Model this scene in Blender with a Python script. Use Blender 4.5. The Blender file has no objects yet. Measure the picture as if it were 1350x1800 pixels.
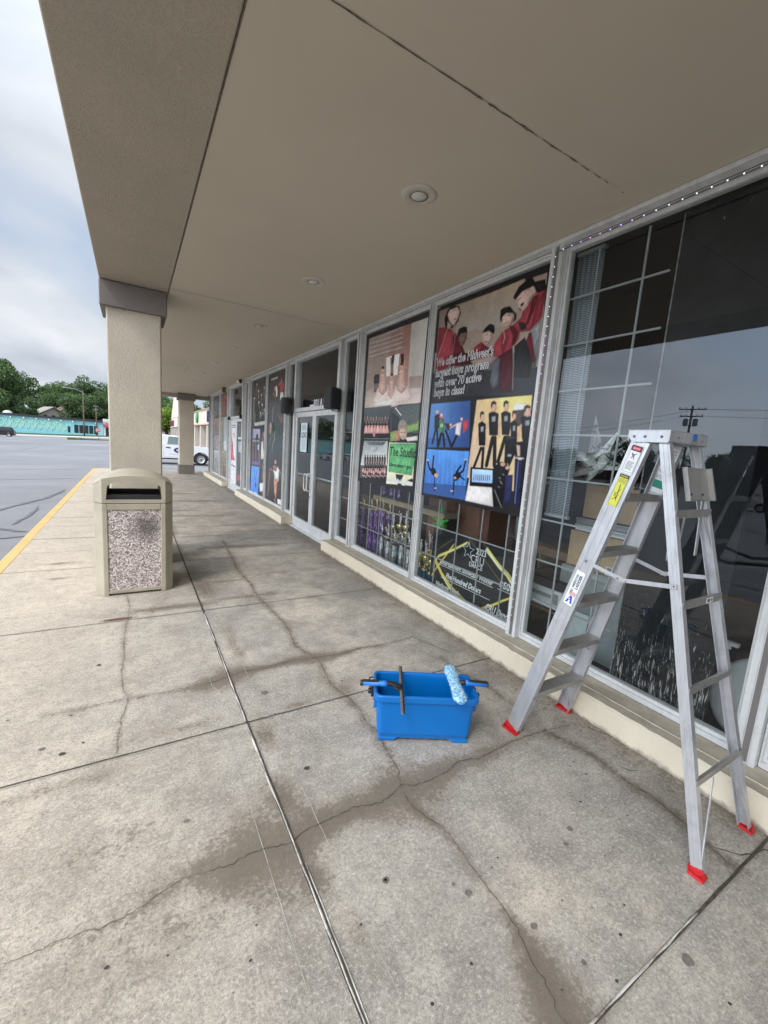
import bpy, bmesh, math, random
import numpy as np
from mathutils import Vector, Matrix, noise as mnoise
R = math.radians
S = bpy.context.scene
COL = S.collection
# ------------------------------------------------------------------ camera
cam = bpy.data.cameras.new('camera'); camo = bpy.data.objects.new('camera', cam); COL.objects.link(camo)
cam.sensor_fit = 'VERTICAL'; cam.sensor_height = 24.0; cam.lens = 738.69 / 1800 * 24.0
cam.clip_start = 0.05; cam.clip_end = 3000
def cam_axes(yaw, pitch, roll):
    f = Vector((math.sin(yaw)*math.cos(pitch), math.cos(yaw)*math.cos(pitch), math.sin(pitch)))
    r = Vector((math.cos(yaw), -math.sin(yaw), 0)); u = r.cross(f)
    r2 = r*math.cos(roll) + u*math.sin(roll); u2 = u*math.cos(roll) - r*math.sin(roll)
    return r2, u2, f
r_, u_, f_ = cam_axes(0.544160, -0.151025, 0.073147)
mw = Matrix((( r_.x, u_.x, -f_.x, 0), (r_.y, u_.y, -f_.y, 0), (r_.z, u_.z, -f_.z, 1.6), (0, 0, 0, 1)))
camo.matrix_world = mw
S.camera = camo
S.render.resolution_x = 768; S.render.resolution_y = 1024
# ------------------------------------------------------------------ world and sun
SUN_EL, SUN_AZ = R(50), R(-122)      # azimuth measured from +Y towards +X
w = bpy.data.worlds.new('World'); S.world = w; w.use_nodes = True
def build_world():
    nt = w.node_tree; N = nt.nodes; L = nt.links; N.clear()
    out = N.new('ShaderNodeOutputWorld'); bg = N.new('ShaderNodeBackground'); L.new(bg.outputs[0], out.inputs[0])
    bg.inputs[1].default_value = 0.1
    sky = N.new('ShaderNodeTexSky'); sky.sky_type = 'NISHITA'; sky.sun_disc = False
    sky.sun_elevation = SUN_EL; sky.sun_rotation = SUN_AZ; sky.air_density = 1.0; sky.dust_density = 2.0; sky.ozone_density = 1.5
    tc = N.new('ShaderNodeTexCoord'); sep = N.new('ShaderNodeSeparateXYZ'); L.new(tc.outputs['Generated'], sep.inputs[0])
    def math_(op, a, b=None):
        m = N.new('ShaderNodeMath'); m.operation = op
        for i, v in enumerate((a, b)):
            if v is None: continue
            if isinstance(v, (int, float)): m.inputs[i].default_value = v
            else: L.new(v, m.inputs[i])
        return m.outputs[0]
    z = math_('MAXIMUM', sep.outputs[2], 0.0); zz = math_('ADD', z, 0.32)
    x = math_('DIVIDE', sep.outputs[0], zz); y = math_('DIVIDE', sep.outputs[1], zz)
    cmb = N.new('ShaderNodeCombineXYZ'); L.new(x, cmb.inputs[0]); L.new(y, cmb.inputs[1])
    def noise(sc, det, rough, off, dist=0.0):
        mp = N.new('ShaderNodeMapping'); mp.inputs['Location'].default_value = off; L.new(cmb.outputs[0], mp.inputs[0])
        n = N.new('ShaderNodeTexNoise'); n.inputs['Scale'].default_value = sc; n.inputs['Detail'].default_value = det
        n.inputs['Roughness'].default_value = rough; n.inputs['Distortion'].default_value = dist; L.new(mp.outputs[0], n.inputs[0]); return n.outputs[0]
    def ramp(fac, stops):
        r = N.new('ShaderNodeValToRGB'); L.new(fac, r.inputs[0]); el = r.color_ramp.elements
        while len(el) < len(stops): el.new(0.5)
        for e, (p, c) in zip(el, stops): e.position = p; e.color = c
        return r.outputs[0]
    def mix(fac, a, b):
        m = N.new('ShaderNodeMix'); m.data_type = 'RGBA'
        if isinstance(fac, (int, float)): m.inputs[0].default_value = fac
        else: L.new(fac, m.inputs[0])
        for s, v in ((6, a), (7, b)):
            if isinstance(v, tuple): m.inputs[s].default_value = v
            else: L.new(v, m.inputs[s])
        return m.outputs[2]
    n1 = noise(0.75, 4, 0.5, (3.1, 1.7, 0), 0.3); n2 = noise(1.9, 5, 0.52, (7.3, 2.2, 4), 0.3)
    cov = ramp(n1, [(0.36, (0, 0, 0, 1)), (0.50, (1, 1, 1, 1))])
    body = ramp(n2, [(0.28, (4.5, 5.0, 5.8, 1)), (0.5, (6.3, 6.7, 7.3, 1)), (0.68, (7.6, 7.8, 8.2, 1))])
    skyb = mix(0.6, sky.outputs[0], (5.8, 6.9, 8.4, 1))
    c = mix(cov, skyb, body)
    # an overcast sky is brighter overhead than at the horizon
    lift = math_('MULTIPLY', math_('MAXIMUM', math_('SUBTRACT', sep.outputs[2], 0.42), 0.0), 3.2)
    gain = math_('ADD', lift, 1.0)
    # cloud thins towards the hidden sun, so that side of the sky is brighter
    GA = R(-98); dp = math_('ADD', math_('MULTIPLY', sep.outputs[0], math.sin(GA)), math_('MULTIPLY', sep.outputs[1], math.cos(GA)))
    mr = N.new('ShaderNodeMapRange'); mr.interpolation_type = 'SMOOTHSTEP'; L.new(dp, mr.inputs[0]); mr.inputs[1].default_value = 0.30; mr.inputs[2].default_value = 0.95; mr.inputs[3].default_value = 0.0; mr.inputs[4].default_value = 4.2
    gain = math_('ADD', gain, mr.outputs[0])
    vm = N.new('ShaderNodeVectorMath'); vm.operation = 'SCALE'; L.new(c, vm.inputs[0]); L.new(gain, vm.inputs[3])
    L.new(vm.outputs[0], bg.inputs[0])
build_world()
sl = bpy.data.lights.new('sun', 'SUN'); sl.energy = 1.3; sl.angle = R(14); sl.color = (1, 0.96, 0.9)
so = bpy.data.objects.new('sun', sl); COL.objects.link(so)
sd = Vector((math.sin(SUN_AZ)*math.cos(SUN_EL), math.cos(SUN_AZ)*math.cos(SUN_EL), math.sin(SUN_EL)))
so.rotation_euler = sd.to_track_quat('Z', 'Y').to_euler(); so.location = (-30, 0, 40)
S.view_settings.view_transform = 'Standard'; S.view_settings.look = 'None'
S.view_settings.exposure = 0.22; S.view_settings.gamma = 1
S.render.engine = 'CYCLES'
S.cycles.max_bounces = 8; S.cycles.diffuse_bounces = 4; S.cycles.glossy_bounces = 4; S.cycles.transparent_max_bounces = 12

# ------------------------------------------------------------------ helpers
def srgb(h):
    v = [int(h[i:i+2], 16)/255 for i in (0, 2, 4)]
    return tuple((c/12.92 if c <= 0.04045 else ((c+0.055)/1.055)**2.4) for c in v)
class MB:
    def __init__(s): s.v = []; s.f = []; s.m = []; s.sm = []
    def add(s, vs, fs, mi=0, smooth=False):
        b = len(s.v); s.v += [tuple(v) for v in vs]
        for f in fs: s.f.append(tuple(b+i for i in f)); s.m.append(mi); s.sm.append(smooth)
        return s
    def box(s, x0, x1, y0, y1, z0, z1, mi=0):
        return s.add([(x0,y0,z0),(x1,y0,z0),(x1,y1,z0),(x0,y1,z0),(x0,y0,z1),(x1,y0,z1),(x1,y1,z1),(x0,y1,z1)],
            [(0,3,2,1),(4,5,6,7),(0,1,5,4),(1,2,6,5),(2,3,7,6),(3,0,4,7)], mi)
    def obox(s, c, ax, ay, az, mi=0):            # oriented box: centre and half-axis vectors
        c, ax, ay, az = map(Vector, (c, ax, ay, az)); vs = []
        for k in (-1, 1):
            for (i, j) in ((-1,-1),(1,-1),(1,1),(-1,1)): vs.append(c+ax*i+ay*j+az*k)
        return s.add(vs, [(0,3,2,1),(4,5,6,7),(0,1,5,4),(1,2,6,5),(2,3,7,6),(3,0,4,7)], mi)
    def bar(s, p, q, w, h, up=(0,0,1), mi=0):    # rectangular bar between p and q
        p, q = Vector(p), Vector(q); d = (q-p); u = Vector(up); sx = d.cross(u)
        if sx.length < 1e-6: sx = d.cross(Vector((0,1,0)))
        sx.normalize(); sy = sx.cross(d).normalized()
        return s.obox((p+q)/2, sx*w/2, sy*h/2, d/2, mi)
    def tube(s, pts, rad, n=8, mi=0, smooth=True, caps=True):
        pts = [Vector(p) for p in pts]; rings = []; b = len(s.v)
        if isinstance(rad, (int, float)): rad = [rad]*len(pts)
        ref = None
        for i, p in enumerate(pts):
            d = (pts[min(i+1, len(pts)-1)] - pts[max(i-1, 0)]).normalized()
            if ref is None: ref = d.orthogonal().normalized()
            ref = (ref - d*ref.dot(d)); ref = ref.normalized() if ref.length > 1e-6 else d.orthogonal().normalized()
            t = d.cross(ref)
            for k in range(n):
                a = 2*math.pi*k/n; s.v.append(tuple(p + (ref*math.cos(a) + t*math.sin(a))*rad[i]))
        for i in range(len(pts)-1):
            for k in range(n):
                a = b+i*n+k; c = b+i*n+(k+1) % n
                s.f.append((a, c, c+n, a+n)); s.m.append(mi); s.sm.append(smooth)
        if caps:
            s.f.append(tuple(b+k for k in reversed(range(n)))); s.m.append(mi); s.sm.append(False)
            e = b+(len(pts)-1)*n; s.f.append(tuple(e+k for k in range(n))); s.m.append(mi); s.sm.append(False)
        return s
    def lathe(s, prof, c=(0,0,0), n=24, mi=0, axis='z', smooth=True):
        b = len(s.v)
        for (r, h) in prof:
            for k in range(n):
                a = 2*math.pi*k/n; x, y = r*math.cos(a), r*math.sin(a)
                if axis == 'z': s.v.append((c[0]+x, c[1]+y, c[2]+h))
                elif axis == 'x': s.v.append((c[0]+h, c[1]+x, c[2]+y))
                else: s.v.append((c[0]+y, c[1]+h, c[2]+x))
        for i in range(len(prof)-1):
            for k in range(n):
                a = b+i*n+k; d = b+i*n+(k+1) % n
                s.f.append((a, d, d+n, a+n)); s.m.append(mi); s.sm.append(smooth)
        return s
    def prism(s, poly, axis, a0, a1, mi=0, mi_cap=None):   # extrude a 2D outline along an axis
        def P(u, v, t):
            return {'x': (t, u, v), 'y': (u, t, v), 'z': (u, v, t)}[axis]
        n = len(poly); vs = [P(u, v, a0) for u, v in poly] + [P(u, v, a1) for u, v in poly]
        s.add(vs, [(i, (i+1) % n, (i+1) % n+n, i+n) for i in range(n)], mi)
        b = len(s.v)-2*n; mc = mi if mi_cap is None else mi_cap
        s.f.append(tuple(b+i for i in reversed(range(n)))); s.m.append(mc); s.sm.append(False)
        s.f.append(tuple(b+n+i for i in range(n))); s.m.append(mc); s.sm.append(False)
        return s
    def xform(s, mat, start=0):
        for i in range(start, len(s.v)): s.v[i] = tuple(mat @ Vector(s.v[i]))
        return s
    def build(s, name, mats, parent=None, bevel=0, loc=None, fix=True, segs=2):
        me = bpy.data.meshes.new(name); me.from_pydata(s.v, [], s.f)
        if not isinstance(mats, (list, tuple)): mats = [mats]
        for m in mats: me.materials.append(m)
        me.polygons.foreach_set('material_index', s.m); me.polygons.foreach_set('use_smooth', s.sm)
        if fix:
            bm = bmesh.new(); bm.from_mesh(me); bmesh.ops.recalc_face_normals(bm, faces=bm.faces); bm.to_mesh(me); bm.free()
        me.update()
        o = bpy.data.objects.new(name, me); COL.objects.link(o)
        if parent is not None: o.parent = parent
        if loc is not None: o.location = loc
        if bevel:
            b = o.modifiers.new('bevel', 'BEVEL'); b.width = bevel; b.segments = segs; b.limit_method = 'ANGLE'; b.angle_limit = R(40); b.harden_normals = True
            for p in me.polygons: p.use_smooth = True
        return o
def tag(o, label=None, cat=None, group=None, kind=None):
    if label: o['label'] = label
    if cat: o['category'] = cat
    if group: o['group'] = group
    if kind: o['kind'] = kind
    return o
def empty(name, loc=(0,0,0), rz=0, **k):
    o = bpy.data.objects.new(name, None); COL.objects.link(o); o.location = loc; o.rotation_euler = (0, 0, rz); o.empty_display_size = 0.2
    return tag(o, **k)
def copy_tree(o, parent=None):
    c = o.copy(); COL.objects.link(c); c.parent = parent
    for ch in list(o.children): copy_tree(ch, c)
    return c
# ------------------------------------------------------------------ materials
MATS = {}
class NT:
    def __init__(s, name):
        s.mat = bpy.data.materials.new(name); s.mat.use_nodes = True; s.nt = s.mat.node_tree; s.N = s.nt.nodes; s.L = s.nt.links
        s.N.clear(); s.out = s.N.new('ShaderNodeOutputMaterial'); s.b = s.N.new('ShaderNodeBsdfPrincipled'); s.L.new(s.b.outputs[0], s.out.inputs[0])
        s.tc = s.N.new('ShaderNodeTexCoord'); s.geo = s.N.new('ShaderNodeNewGeometry')
    def vec(s, world=False, scale=None, loc=None, rot=None):
        v = s.geo.outputs['Position'] if world else s.tc.outputs['Object']
        if scale is None and loc is None and rot is None: return v
        m = s.N.new('ShaderNodeMapping'); s.L.new(v, m.inputs[0])
        if scale is not None: m.inputs['Scale'].default_value = scale
        if loc is not None: m.inputs['Location'].default_value = loc
        if rot is not None: m.inputs['Rotation'].default_value = rot
        return m.outputs[0]
    def noise(s, scale, det=4, rough=0.55, vec=None, dist=0, world=False):
        n = s.N.new('ShaderNodeTexNoise'); n.inputs['Scale'].default_value = scale; n.inputs['Detail'].default_value = det
        n.inputs['Roughness'].default_value = rough; n.inputs['Distortion'].default_value = dist
        s.L.new(vec if vec is not None else s.vec(world), n.inputs[0]); return n.outputs[0]
    def voro(s, scale, vec=None, feat='F1', out='Distance', rnd=1.0, world=False):
        n = s.N.new('ShaderNodeTexVoronoi'); n.feature = feat; n.inputs['Scale'].default_value = scale; n.inputs['Randomness'].default_value = rnd
        s.L.new(vec if vec is not None else s.vec(world), n.inputs[0]); return n.outputs[out]
    def math(s, op, a, b=None, c=None):
        m = s.N.new('ShaderNodeMath'); m.operation = op
        for i, v in enumerate((a, b, c)):
            if v is None: continue
            if isinstance(v, (int, float)): m.inputs[i].default_value = v
            else: s.L.new(v, m.inputs[i])
        return m.outputs[0]
    def ramp(s, fac, stops, interp='LINEAR'):
        r = s.N.new('ShaderNodeValToRGB'); s.L.new(fac, r.inputs[0]); el = r.color_ramp.elements; r.color_ramp.interpolation = interp
        while len(el) < len(stops): el.new(0.5)
        for e, (p, c) in zip(el, stops):
            e.position = p; e.color = (c, c, c, 1) if isinstance(c, (int, float)) else (tuple(c)+(1,))[:4]
        return r.outputs[0]
    def mix(s, fac, a, b, typ='MIX'):
        m = s.N.new('ShaderNodeMix'); m.data_type = 'RGBA'; m.blend_type = typ
        if isinstance(fac, (int, float)): m.inputs[0].default_value = fac
        else: s.L.new(fac, m.inputs[0])
        for k, v in ((6, a), (7, b)):
            if isinstance(v, (tuple, list)): m.inputs[k].default_value = (tuple(v)+(1,))[:4]
            else: s.L.new(v, m.inputs[k])
        return m.outputs[2]
    def attr(s, name, out='Fac'):
        a = s.N.new('ShaderNodeAttribute'); a.attribute_name = name; return a.outputs[out]
    def col(s, v):
        if isinstance(v, (tuple, list)): s.b.inputs['Base Color'].default_value = (tuple(v)+(1,))[:4]
        else: s.L.new(v, s.b.inputs['Base Color'])
        return s
    def set(s, **k):
        for n, v in k.items():
            i = s.b.inputs[{'rough': 'Roughness', 'metal': 'Metallic', 'spec': 'Specular IOR Level', 'coat': 'Coat Weight', 'sheen': 'Sheen Weight', 'emis': 'Emission Color', 'es': 'Emission Strength', 'trans': 'Transmission Weight'}[n]]
            if isinstance(v, (int, float)): i.default_value = v
            elif isinstance(v, tuple): i.default_value = (v+(1,))[:4]
            else: s.L.new(v, i)
        return s
    def bump(s, h, strength=0.5, dist=0.01):
        b = s.N.new('ShaderNodeBump'); b.inputs['Strength'].default_value = strength; b.inputs['Distance'].default_value = dist
        s.L.new(h, b.inputs['Height']); s.L.new(b.outputs[0], s.b.inputs['Normal']); return s
def simple(name, col, rough=0.5, metal=0, var=0.12, vs=6.0, bump=0, bs=60, spec=0.5, world=False):
    t = NT(name); n = t.noise(vs, 4, 0.6, world=world)
    lo = tuple(c*(1-var) for c in col); hi = tuple(min(1, c*(1+var)) for c in col)
    t.col(t.ramp(n, [(0.3, lo), (0.7, hi)])); t.set(metal=metal, spec=spec)
    t.set(rough=t.ramp(t.noise(vs*3, 3, world=world), [(0.3, max(0, rough-0.06)), (0.7, min(1, rough+0.06))]))
    if bump: t.bump(t.noise(bs, 3, world=world), bump, 0.004)
    MATS[name] = t.mat; return t.mat

def m_stucco(name, col, dark=0.8, scale=1.0):
    t = NT(name); v = t.vec(True)
    n = t.noise(55*scale, 3, 0.6, v, 0.8); big = t.noise(1.6, 4, 0.6, v)
    ridge = t.ramp(n, [(0.42, 0.0), (0.5, 1.0), (0.62, 0.6)])
    c = t.mix(t.ramp(big, [(0.3, 0.0), (0.75, 1.0)]), tuple(c*dark for c in col), col)
    c = t.mix(t.math('MULTIPLY', t.math('SUBTRACT', 1.0, ridge), 0.13), c, tuple(c_*0.45 for c_ in col))
    t.col(c).set(rough=0.9, spec=0.2).bump(t.math('ADD', ridge, t.math('MULTIPLY', t.noise(140, 2, 0.5, v), 0.3)), 0.5, 0.006)
    return t.mat
M_STUC = m_stucco('stucco_beige', (0.60, 0.53, 0.42)); M_BEAM = m_stucco('stucco_beam', (0.45, 0.385, 0.305), 0.88)
M_BAND = m_stucco('stucco_brown_band', (0.235, 0.205, 0.185), 0.8); M_FASC = m_stucco('stucco_fascia', (0.50, 0.45, 0.37))
def m_ceiling():
    t = NT('ceiling_paint'); v = t.vec(True)
    c = t.ramp(t.noise(0.9, 5, 0.6, v), [(0.3, (0.50, 0.435, 0.34)), (0.7, (0.545, 0.478, 0.375))])
    t.col(c).set(rough=0.62, spec=0.35).bump(t.noise(220, 2, 0.5, v), 0.12, 0.002); return t.mat
M_CEIL = m_ceiling()
M_SEAM = simple('seam_gap', (0.13, 0.108, 0.08), 0.95, var=0.5, vs=40)
def m_concrete():
    t = NT('sidewalk_concrete'); v = t.vec(True)
    big = t.noise(0.9, 6, 0.62, v, 0.6); mid = t.noise(3.2, 6, 0.65, v, 0.3); fine = t.noise(130, 5, 0.8, v); grit = t.noise(330, 2, 0.7, v)
    base = t.ramp(big, [(0.32, (0.35, 0.325, 0.285)), (0.50, (0.46, 0.418, 0.352)), (0.66, (0.60, 0.525, 0.42))])
    base = t.mix(t.ramp(mid, [(0.40, 0.0), (0.62, 0.85)]), base, (0.25, 0.228, 0.198))
    # pale scoured patches
    base = t.mix(t.ramp(t.noise(1.4, 6, 0.7, t.vec(True, loc=(5, 9, 0)), 0.6), [(0.55, 0.0), (0.72, 0.55)]), base, (0.47, 0.45, 0.415))
    base = t.mix(t.attr('beige'), base, t.mix(0.6, base, (0.66, 0.54, 0.40)))
    # trowel streaks that run across the slab
    m2_ = t.noise(17, 5, 0.72, v, 0.4); base = t.mix(t.ramp(m2_, [(0.46, 0.0), (0.68, 0.5)]), base, (0.20, 0.182, 0.155)); base = t.mix(t.ramp(m2_, [(0.28, 0.5), (0.44, 0.0)]), base, (0.56, 0.51, 0.44))
    g3 = t.noise(75, 4, 0.75, t.vec(True, loc=(3, 1, 0))); base = t.mix(t.ramp(g3, [(0.52, 0.0), (0.66, 0.55)]), base, (0.17, 0.155, 0.132)); base = t.mix(t.ramp(g3, [(0.34, 0.6), (0.47, 0.0)]), base, (0.68, 0.63, 0.55))
    st = t.noise(26, 3, 0.6, t.vec(True, scale=(0.22, 1.6, 1), rot=(0, 0, 0.5)))
    base = t.mix(t.ramp(st, [(0.5, 0.0), (0.8, 0.28)]), base, (0.23, 0.215, 0.195))
    base = t.mix(t.ramp(fine, [(0.32, 0.75), (0.50, 0.0)]), base, (0.15, 0.135, 0.118))
    base = t.mix(t.ramp(grit, [(0.54, 0.0), (0.72, 0.6)]), base, (0.66, 0.62, 0.55))
    # water and dirt stains that follow the cracks
    sn = t.noise(9, 7, 0.75, v, 0.5); sn2 = t.noise(48, 4, 0.7, v)
    k = t.math('ADD', t.attr('stain'), t.math('ADD', t.math('MULTIPLY', t.math('SUBTRACT', sn, 0.5), 1.5), t.math('MULTIPLY', t.math('SUBTRACT', sn2, 0.5), 1.7)))
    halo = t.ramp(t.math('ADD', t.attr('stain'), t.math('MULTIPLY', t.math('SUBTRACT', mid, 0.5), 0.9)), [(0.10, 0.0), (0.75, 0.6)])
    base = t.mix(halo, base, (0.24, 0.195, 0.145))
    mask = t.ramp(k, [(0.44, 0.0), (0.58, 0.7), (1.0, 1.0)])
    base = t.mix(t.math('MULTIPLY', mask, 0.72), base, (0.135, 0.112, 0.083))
    rust = t.math('ADD', t.attr('rust'), t.math('MULTIPLY', t.math('SUBTRACT', sn2, 0.5), 0.8))
    base = t.mix(t.ramp(rust, [(0.32, 0.0), (0.62, 0.92)]), base, (0.10, 0.045, 0.02))
    pit = t.voro(24, t.vec(True), out='Distance'); pm = t.ramp(t.math('ADD', pit, t.math('MULTIPLY', t.noise(2.0, 2, 0.5, v), 0.35)), [(0.19, 1.0), (0.245, 0.0)])
    base = t.mix(t.math('MULTIPLY', pm, t.attr('pits')), base, (0.15, 0.14, 0.125))
    t.col(base).set(rough=t.ramp(mask, [(0, 0.88), (1, 0.7)]), spec=0.3)
    h = t.math('ADD', t.math('MULTIPLY', fine, 0.6), t.math('MULTIPLY', mid, 1.0)); h = t.math('SUBTRACT', h, t.math('MULTIPLY', t.math('MULTIPLY', pm, t.attr('pits')), 0.8)); h = t.math('ADD', h, t.math('MULTIPLY', st, 0.35))
    t.bump(h, 0.7, 0.007); return t.mat
M_CONC = m_concrete()
M_CRACK = simple('crack_dirt', (0.065, 0.052, 0.038), 0.95, var=0.5, vs=30, world=True)
M_CRACKF = simple('faint_crack', (0.15, 0.13, 0.108), 0.95, var=0.4, vs=30, world=True)
M_GUM = simple('old_gum', (0.05, 0.045, 0.042), 0.8, var=0.3, vs=60, world=True)
M_GUMF = simple('faint_spot', (0.16, 0.145, 0.125), 0.85, var=0.3, vs=60, world=True)
def m_sealant():
    t = NT('joint_sealant'); v = t.vec(True); n = t.noise(9, 6, 0.75, v)
    c = t.ramp(n, [(0.36, (0.16, 0.145, 0.125)), (0.46, (0.40, 0.38, 0.345)), (0.62, (0.60, 0.58, 0.54))])
    t.col(c).set(rough=0.8).bump(t.noise(60, 4, 0.6, v), 0.6, 0.004); return t.mat
M_SEAL = m_sealant()
M_EDGE = simple('edger_mark', (0.43, 0.40, 0.35), 0.9, var=0.25, vs=9, world=True)
def m_kerb():
    t = NT('kerb_yellow_paint'); v = t.vec(True)
    c = t.ramp(t.noise(3, 4, 0.6, v), [(0.3, (0.57, 0.37, 0.125)), (0.7, (0.65, 0.43, 0.17))])
    wear = t.ramp(t.noise(22, 6, 0.75, v), [(0.57, 0.0), (0.66, 0.85)])
    t.col(t.mix(wear, c, (0.42, 0.38, 0.30))).set(rough=0.75).bump(t.noise(120, 3, 0.6, v), 0.4, 0.003); return t.mat
M_KERB = m_kerb(); M_KERBC = simple('kerb_concrete', (0.50, 0.47, 0.42), 0.9, var=0.15, vs=4, bump=0.4, bs=90, world=True)
def m_asphalt():
    t = NT('asphalt'); v = t.vec(True)
    c = t.ramp(t.noise(0.12, 6, 0.65, v), [(0.3, (0.19, 0.193, 0.205)), (0.6, (0.27, 0.273, 0.285)), (0.75, (0.40, 0.40, 0.405))])
    c = t.mix(t.ramp(t.noise(1.1, 6, 0.7, t.vec(True, scale=(0.35, 1, 1))), [(0.42, 0.0), (0.70, 0.6)]), c, (0.17, 0.173, 0.185))
    c = t.mix(t.ramp(t.noise(70, 4, 0.8, v), [(0.35, 0.5), (0.55, 0.0)]), c, (0.10, 0.10, 0.11))
    t.col(c).set(rough=0.8, spec=0.4).bump(t.noise(90, 4, 0.7, v), 0.6, 0.006); return t.mat
M_ASPH = m_asphalt(); M_TAR = simple('crack_tar', (0.12, 0.122, 0.13), 0.6, var=0.3, vs=8, world=True)
M_STREET = simple('street_concrete', (0.52, 0.50, 0.47), 0.85, var=0.12, vs=0.2, world=True)
M_GRASS = simple('grass_ground', (0.09, 0.12, 0.04), 0.95, var=0.35, vs=1.2, bump=0.5, bs=30, world=True)
M_HILL = simple('hill_ground', (0.06, 0.085, 0.035), 0.95, var=0.4, vs=0.15, world=True)
def m_ledge():
    t = NT('ledge_paint'); v = t.vec(True)
    c = t.ramp(t.noise(2.2, 5, 0.6, v), [(0.3, (0.63, 0.55, 0.415)), (0.7, (0.72, 0.63, 0.48))])
    up = t.N.new('ShaderNodeSeparateXYZ'); t.L.new(t.geo.outputs['Normal'], up.inputs[0])
    topm = t.ramp(up.outputs[2], [(0.6, 0.0), (0.9, 1.0)])
    c = t.mix(t.math('MULTIPLY', topm, t.ramp(t.noise(9, 6, 0.7, v), [(0.3, 0.75), (0.62, 0.35)])), c, (0.27, 0.235, 0.18))
    chip = t.ramp(t.noise(16, 6, 0.75, t.vec(True, loc=(1, 2, 3))), [(0.67, 0.0), (0.70, 1.0)])
    c = t.mix(chip, c, (0.50, 0.49, 0.46))
    foot = t.N.new('ShaderNodeSeparateXYZ'); t.L.new(v, foot.inputs[0])
    dirt = t.ramp(t.math('ADD', foot.outputs[2], t.math('MULTIPLY', t.noise(14, 5, 0.7, v), 0.09)), [(0.045, 1.0), (0.075, 0.0)])
    c = t.mix(t.math('MULTIPLY', dirt, 0.8), c, (0.13, 0.11, 0.085))
    t.col(c).set(rough=0.7).bump(t.math('ADD', t.noise(40, 4, 0.6, v), t.math('MULTIPLY', chip, -1.0)), 0.4, 0.004); return t.mat
M_LEDGE = m_ledge()
def m_alu(name='aluminium', col=(0.55, 0.56, 0.58), rough=0.42, streak=True, dirt=0.35, metal=0.75):
    t = NT(name); n = t.noise(5, 5, 0.65); sc = t.noise(40, 3, 0.6, t.vec(False, scale=(1, 1, 0.06)))
    c = t.ramp(sc, [(0.3, tuple(k*0.86 for k in col)), (0.7, col)])
    c = t.mix(t.math('MULTIPLY', t.ramp(n, [(0.5, 0.0), (0.75, 1.0)]), dirt), c, (0.25, 0.235, 0.215))
    sp = t.ramp(t.noise(75, 4, 0.75), [(0.64, 0.0), (0.69, 0.6)]); c = t.mix(sp, c, (0.22, 0.2, 0.18))
    t.col(c).set(metal=metal, rough=t.ramp(n, [(0.3, rough-0.06), (0.7, rough+0.14)])).bump(sc, 0.05, 0.002); return t.mat
M_ALU = m_alu('mullion_aluminium', (0.72, 0.72, 0.70), 0.42, metal=0.2, dirt=.35); M_ALUD = m_alu('mullion_channel', (0.22, 0.20, 0.185), 0.5, metal=0.4)
M_LAD = m_alu('ladder_aluminium', (0.58, 0.58, 0.59), 0.38, dirt=0.6, metal=0.55)
M_LADD = m_alu('ladder_step_aluminium', (0.42, 0.40, 0.37), 0.45, dirt=0.7, metal=0.65)
def m_glass():
    t = NT('window_glass'); t.N.remove(t.b)
    tr = t.N.new('ShaderNodeBsdfTransparent'); tr.inputs[0].default_value = (0.80, 0.84, 0.83, 1)
    gl = t.N.new('ShaderNodeBsdfGlossy'); gl.inputs['Roughness'].default_value = 0.0; gl.inputs[0].default_value = (0.93, 0.96, 1, 1)
    dt = t.N.new('ShaderNodeVectorMath'); dt.operation = 'DOT_PRODUCT'; t.L.new(t.geo.outputs['Normal'], dt.inputs[0]); t.L.new(t.geo.outputs['Incoming'], dt.inputs[1])
    fac = t.math('ADD', 0.058, t.math('MULTIPLY', 0.942, t.math('POWER', t.math('SUBTRACT', 1.0, t.math('ABSOLUTE', dt.outputs['Value'])), 4.6)))
    df = t.N.new('ShaderNodeBsdfDiffuse'); df.inputs[0].default_value = (0.35, 0.36, 0.37, 1)
    m1 = t.N.new('ShaderNodeMixShader'); t.L.new(fac, m1.inputs[0]); t.L.new(tr.outputs[0], m1.inputs[1]); t.L.new(gl.outputs[0], m1.inputs[2])
    v = t.vec(True, scale=(1, 1, 0.5)); dirt = t.ramp(t.noise(3.5, 6, 0.7, v), [(0.45, 0.001), (0.8, 0.012)])
    m2 = t.N.new('ShaderNodeMixShader'); t.L.new(dirt, m2.inputs[0]); t.L.new(m1.outputs[0], m2.inputs[1]); t.L.new(df.outputs[0], m2.inputs[2])
    t.L.new(m2.outputs[0], t.out.inputs[0]); return t.mat
M_GLASS = m_glass()
def m_attrcol(name, rough=0.22):
    t = NT(name); t.col(t.attr('print', 'Color')).set(rough=rough, spec=0.3); return t.mat
M_PRINT = m_attrcol('poster_print'); M_CHQ = m_attrcol('cheque_print', .5)
M_WHITE = simple('white_print', (0.78, 0.78, 0.77), 0.5, var=0.05); M_BLACK = simple('black_plastic', (0.018, 0.018, 0.02), 0.4, var=0.2)
M_INK = simple('dark_ink', (0.03, 0.03, 0.032), 0.6, var=0.1); M_MUNT = simple('muntin_bar', (0.34, 0.35, 0.355), 0.5, var=0.1)
M_BLUE = simple('bucket_blue', (0.0, 0.135, 0.44), 0.36, var=0.05, vs=3, bump=0.05, bs=200); M_HBLUE = simple('handle_blue', (0.02, 0.18, 0.62), 0.4, var=0.08)
M_RED = simple('foot_red', (0.48, 0.015, 0.02), 0.45, var=0.25, vs=30)
M_DARKIN = simple('interior_dark', (0.02, 0.021, 0.023), 0.9, var=0.3, vs=1); M_INFLOOR = simple('interior_floor', (0.025, 0.025, 0.027), 0.8, var=0.3, vs=2)
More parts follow.
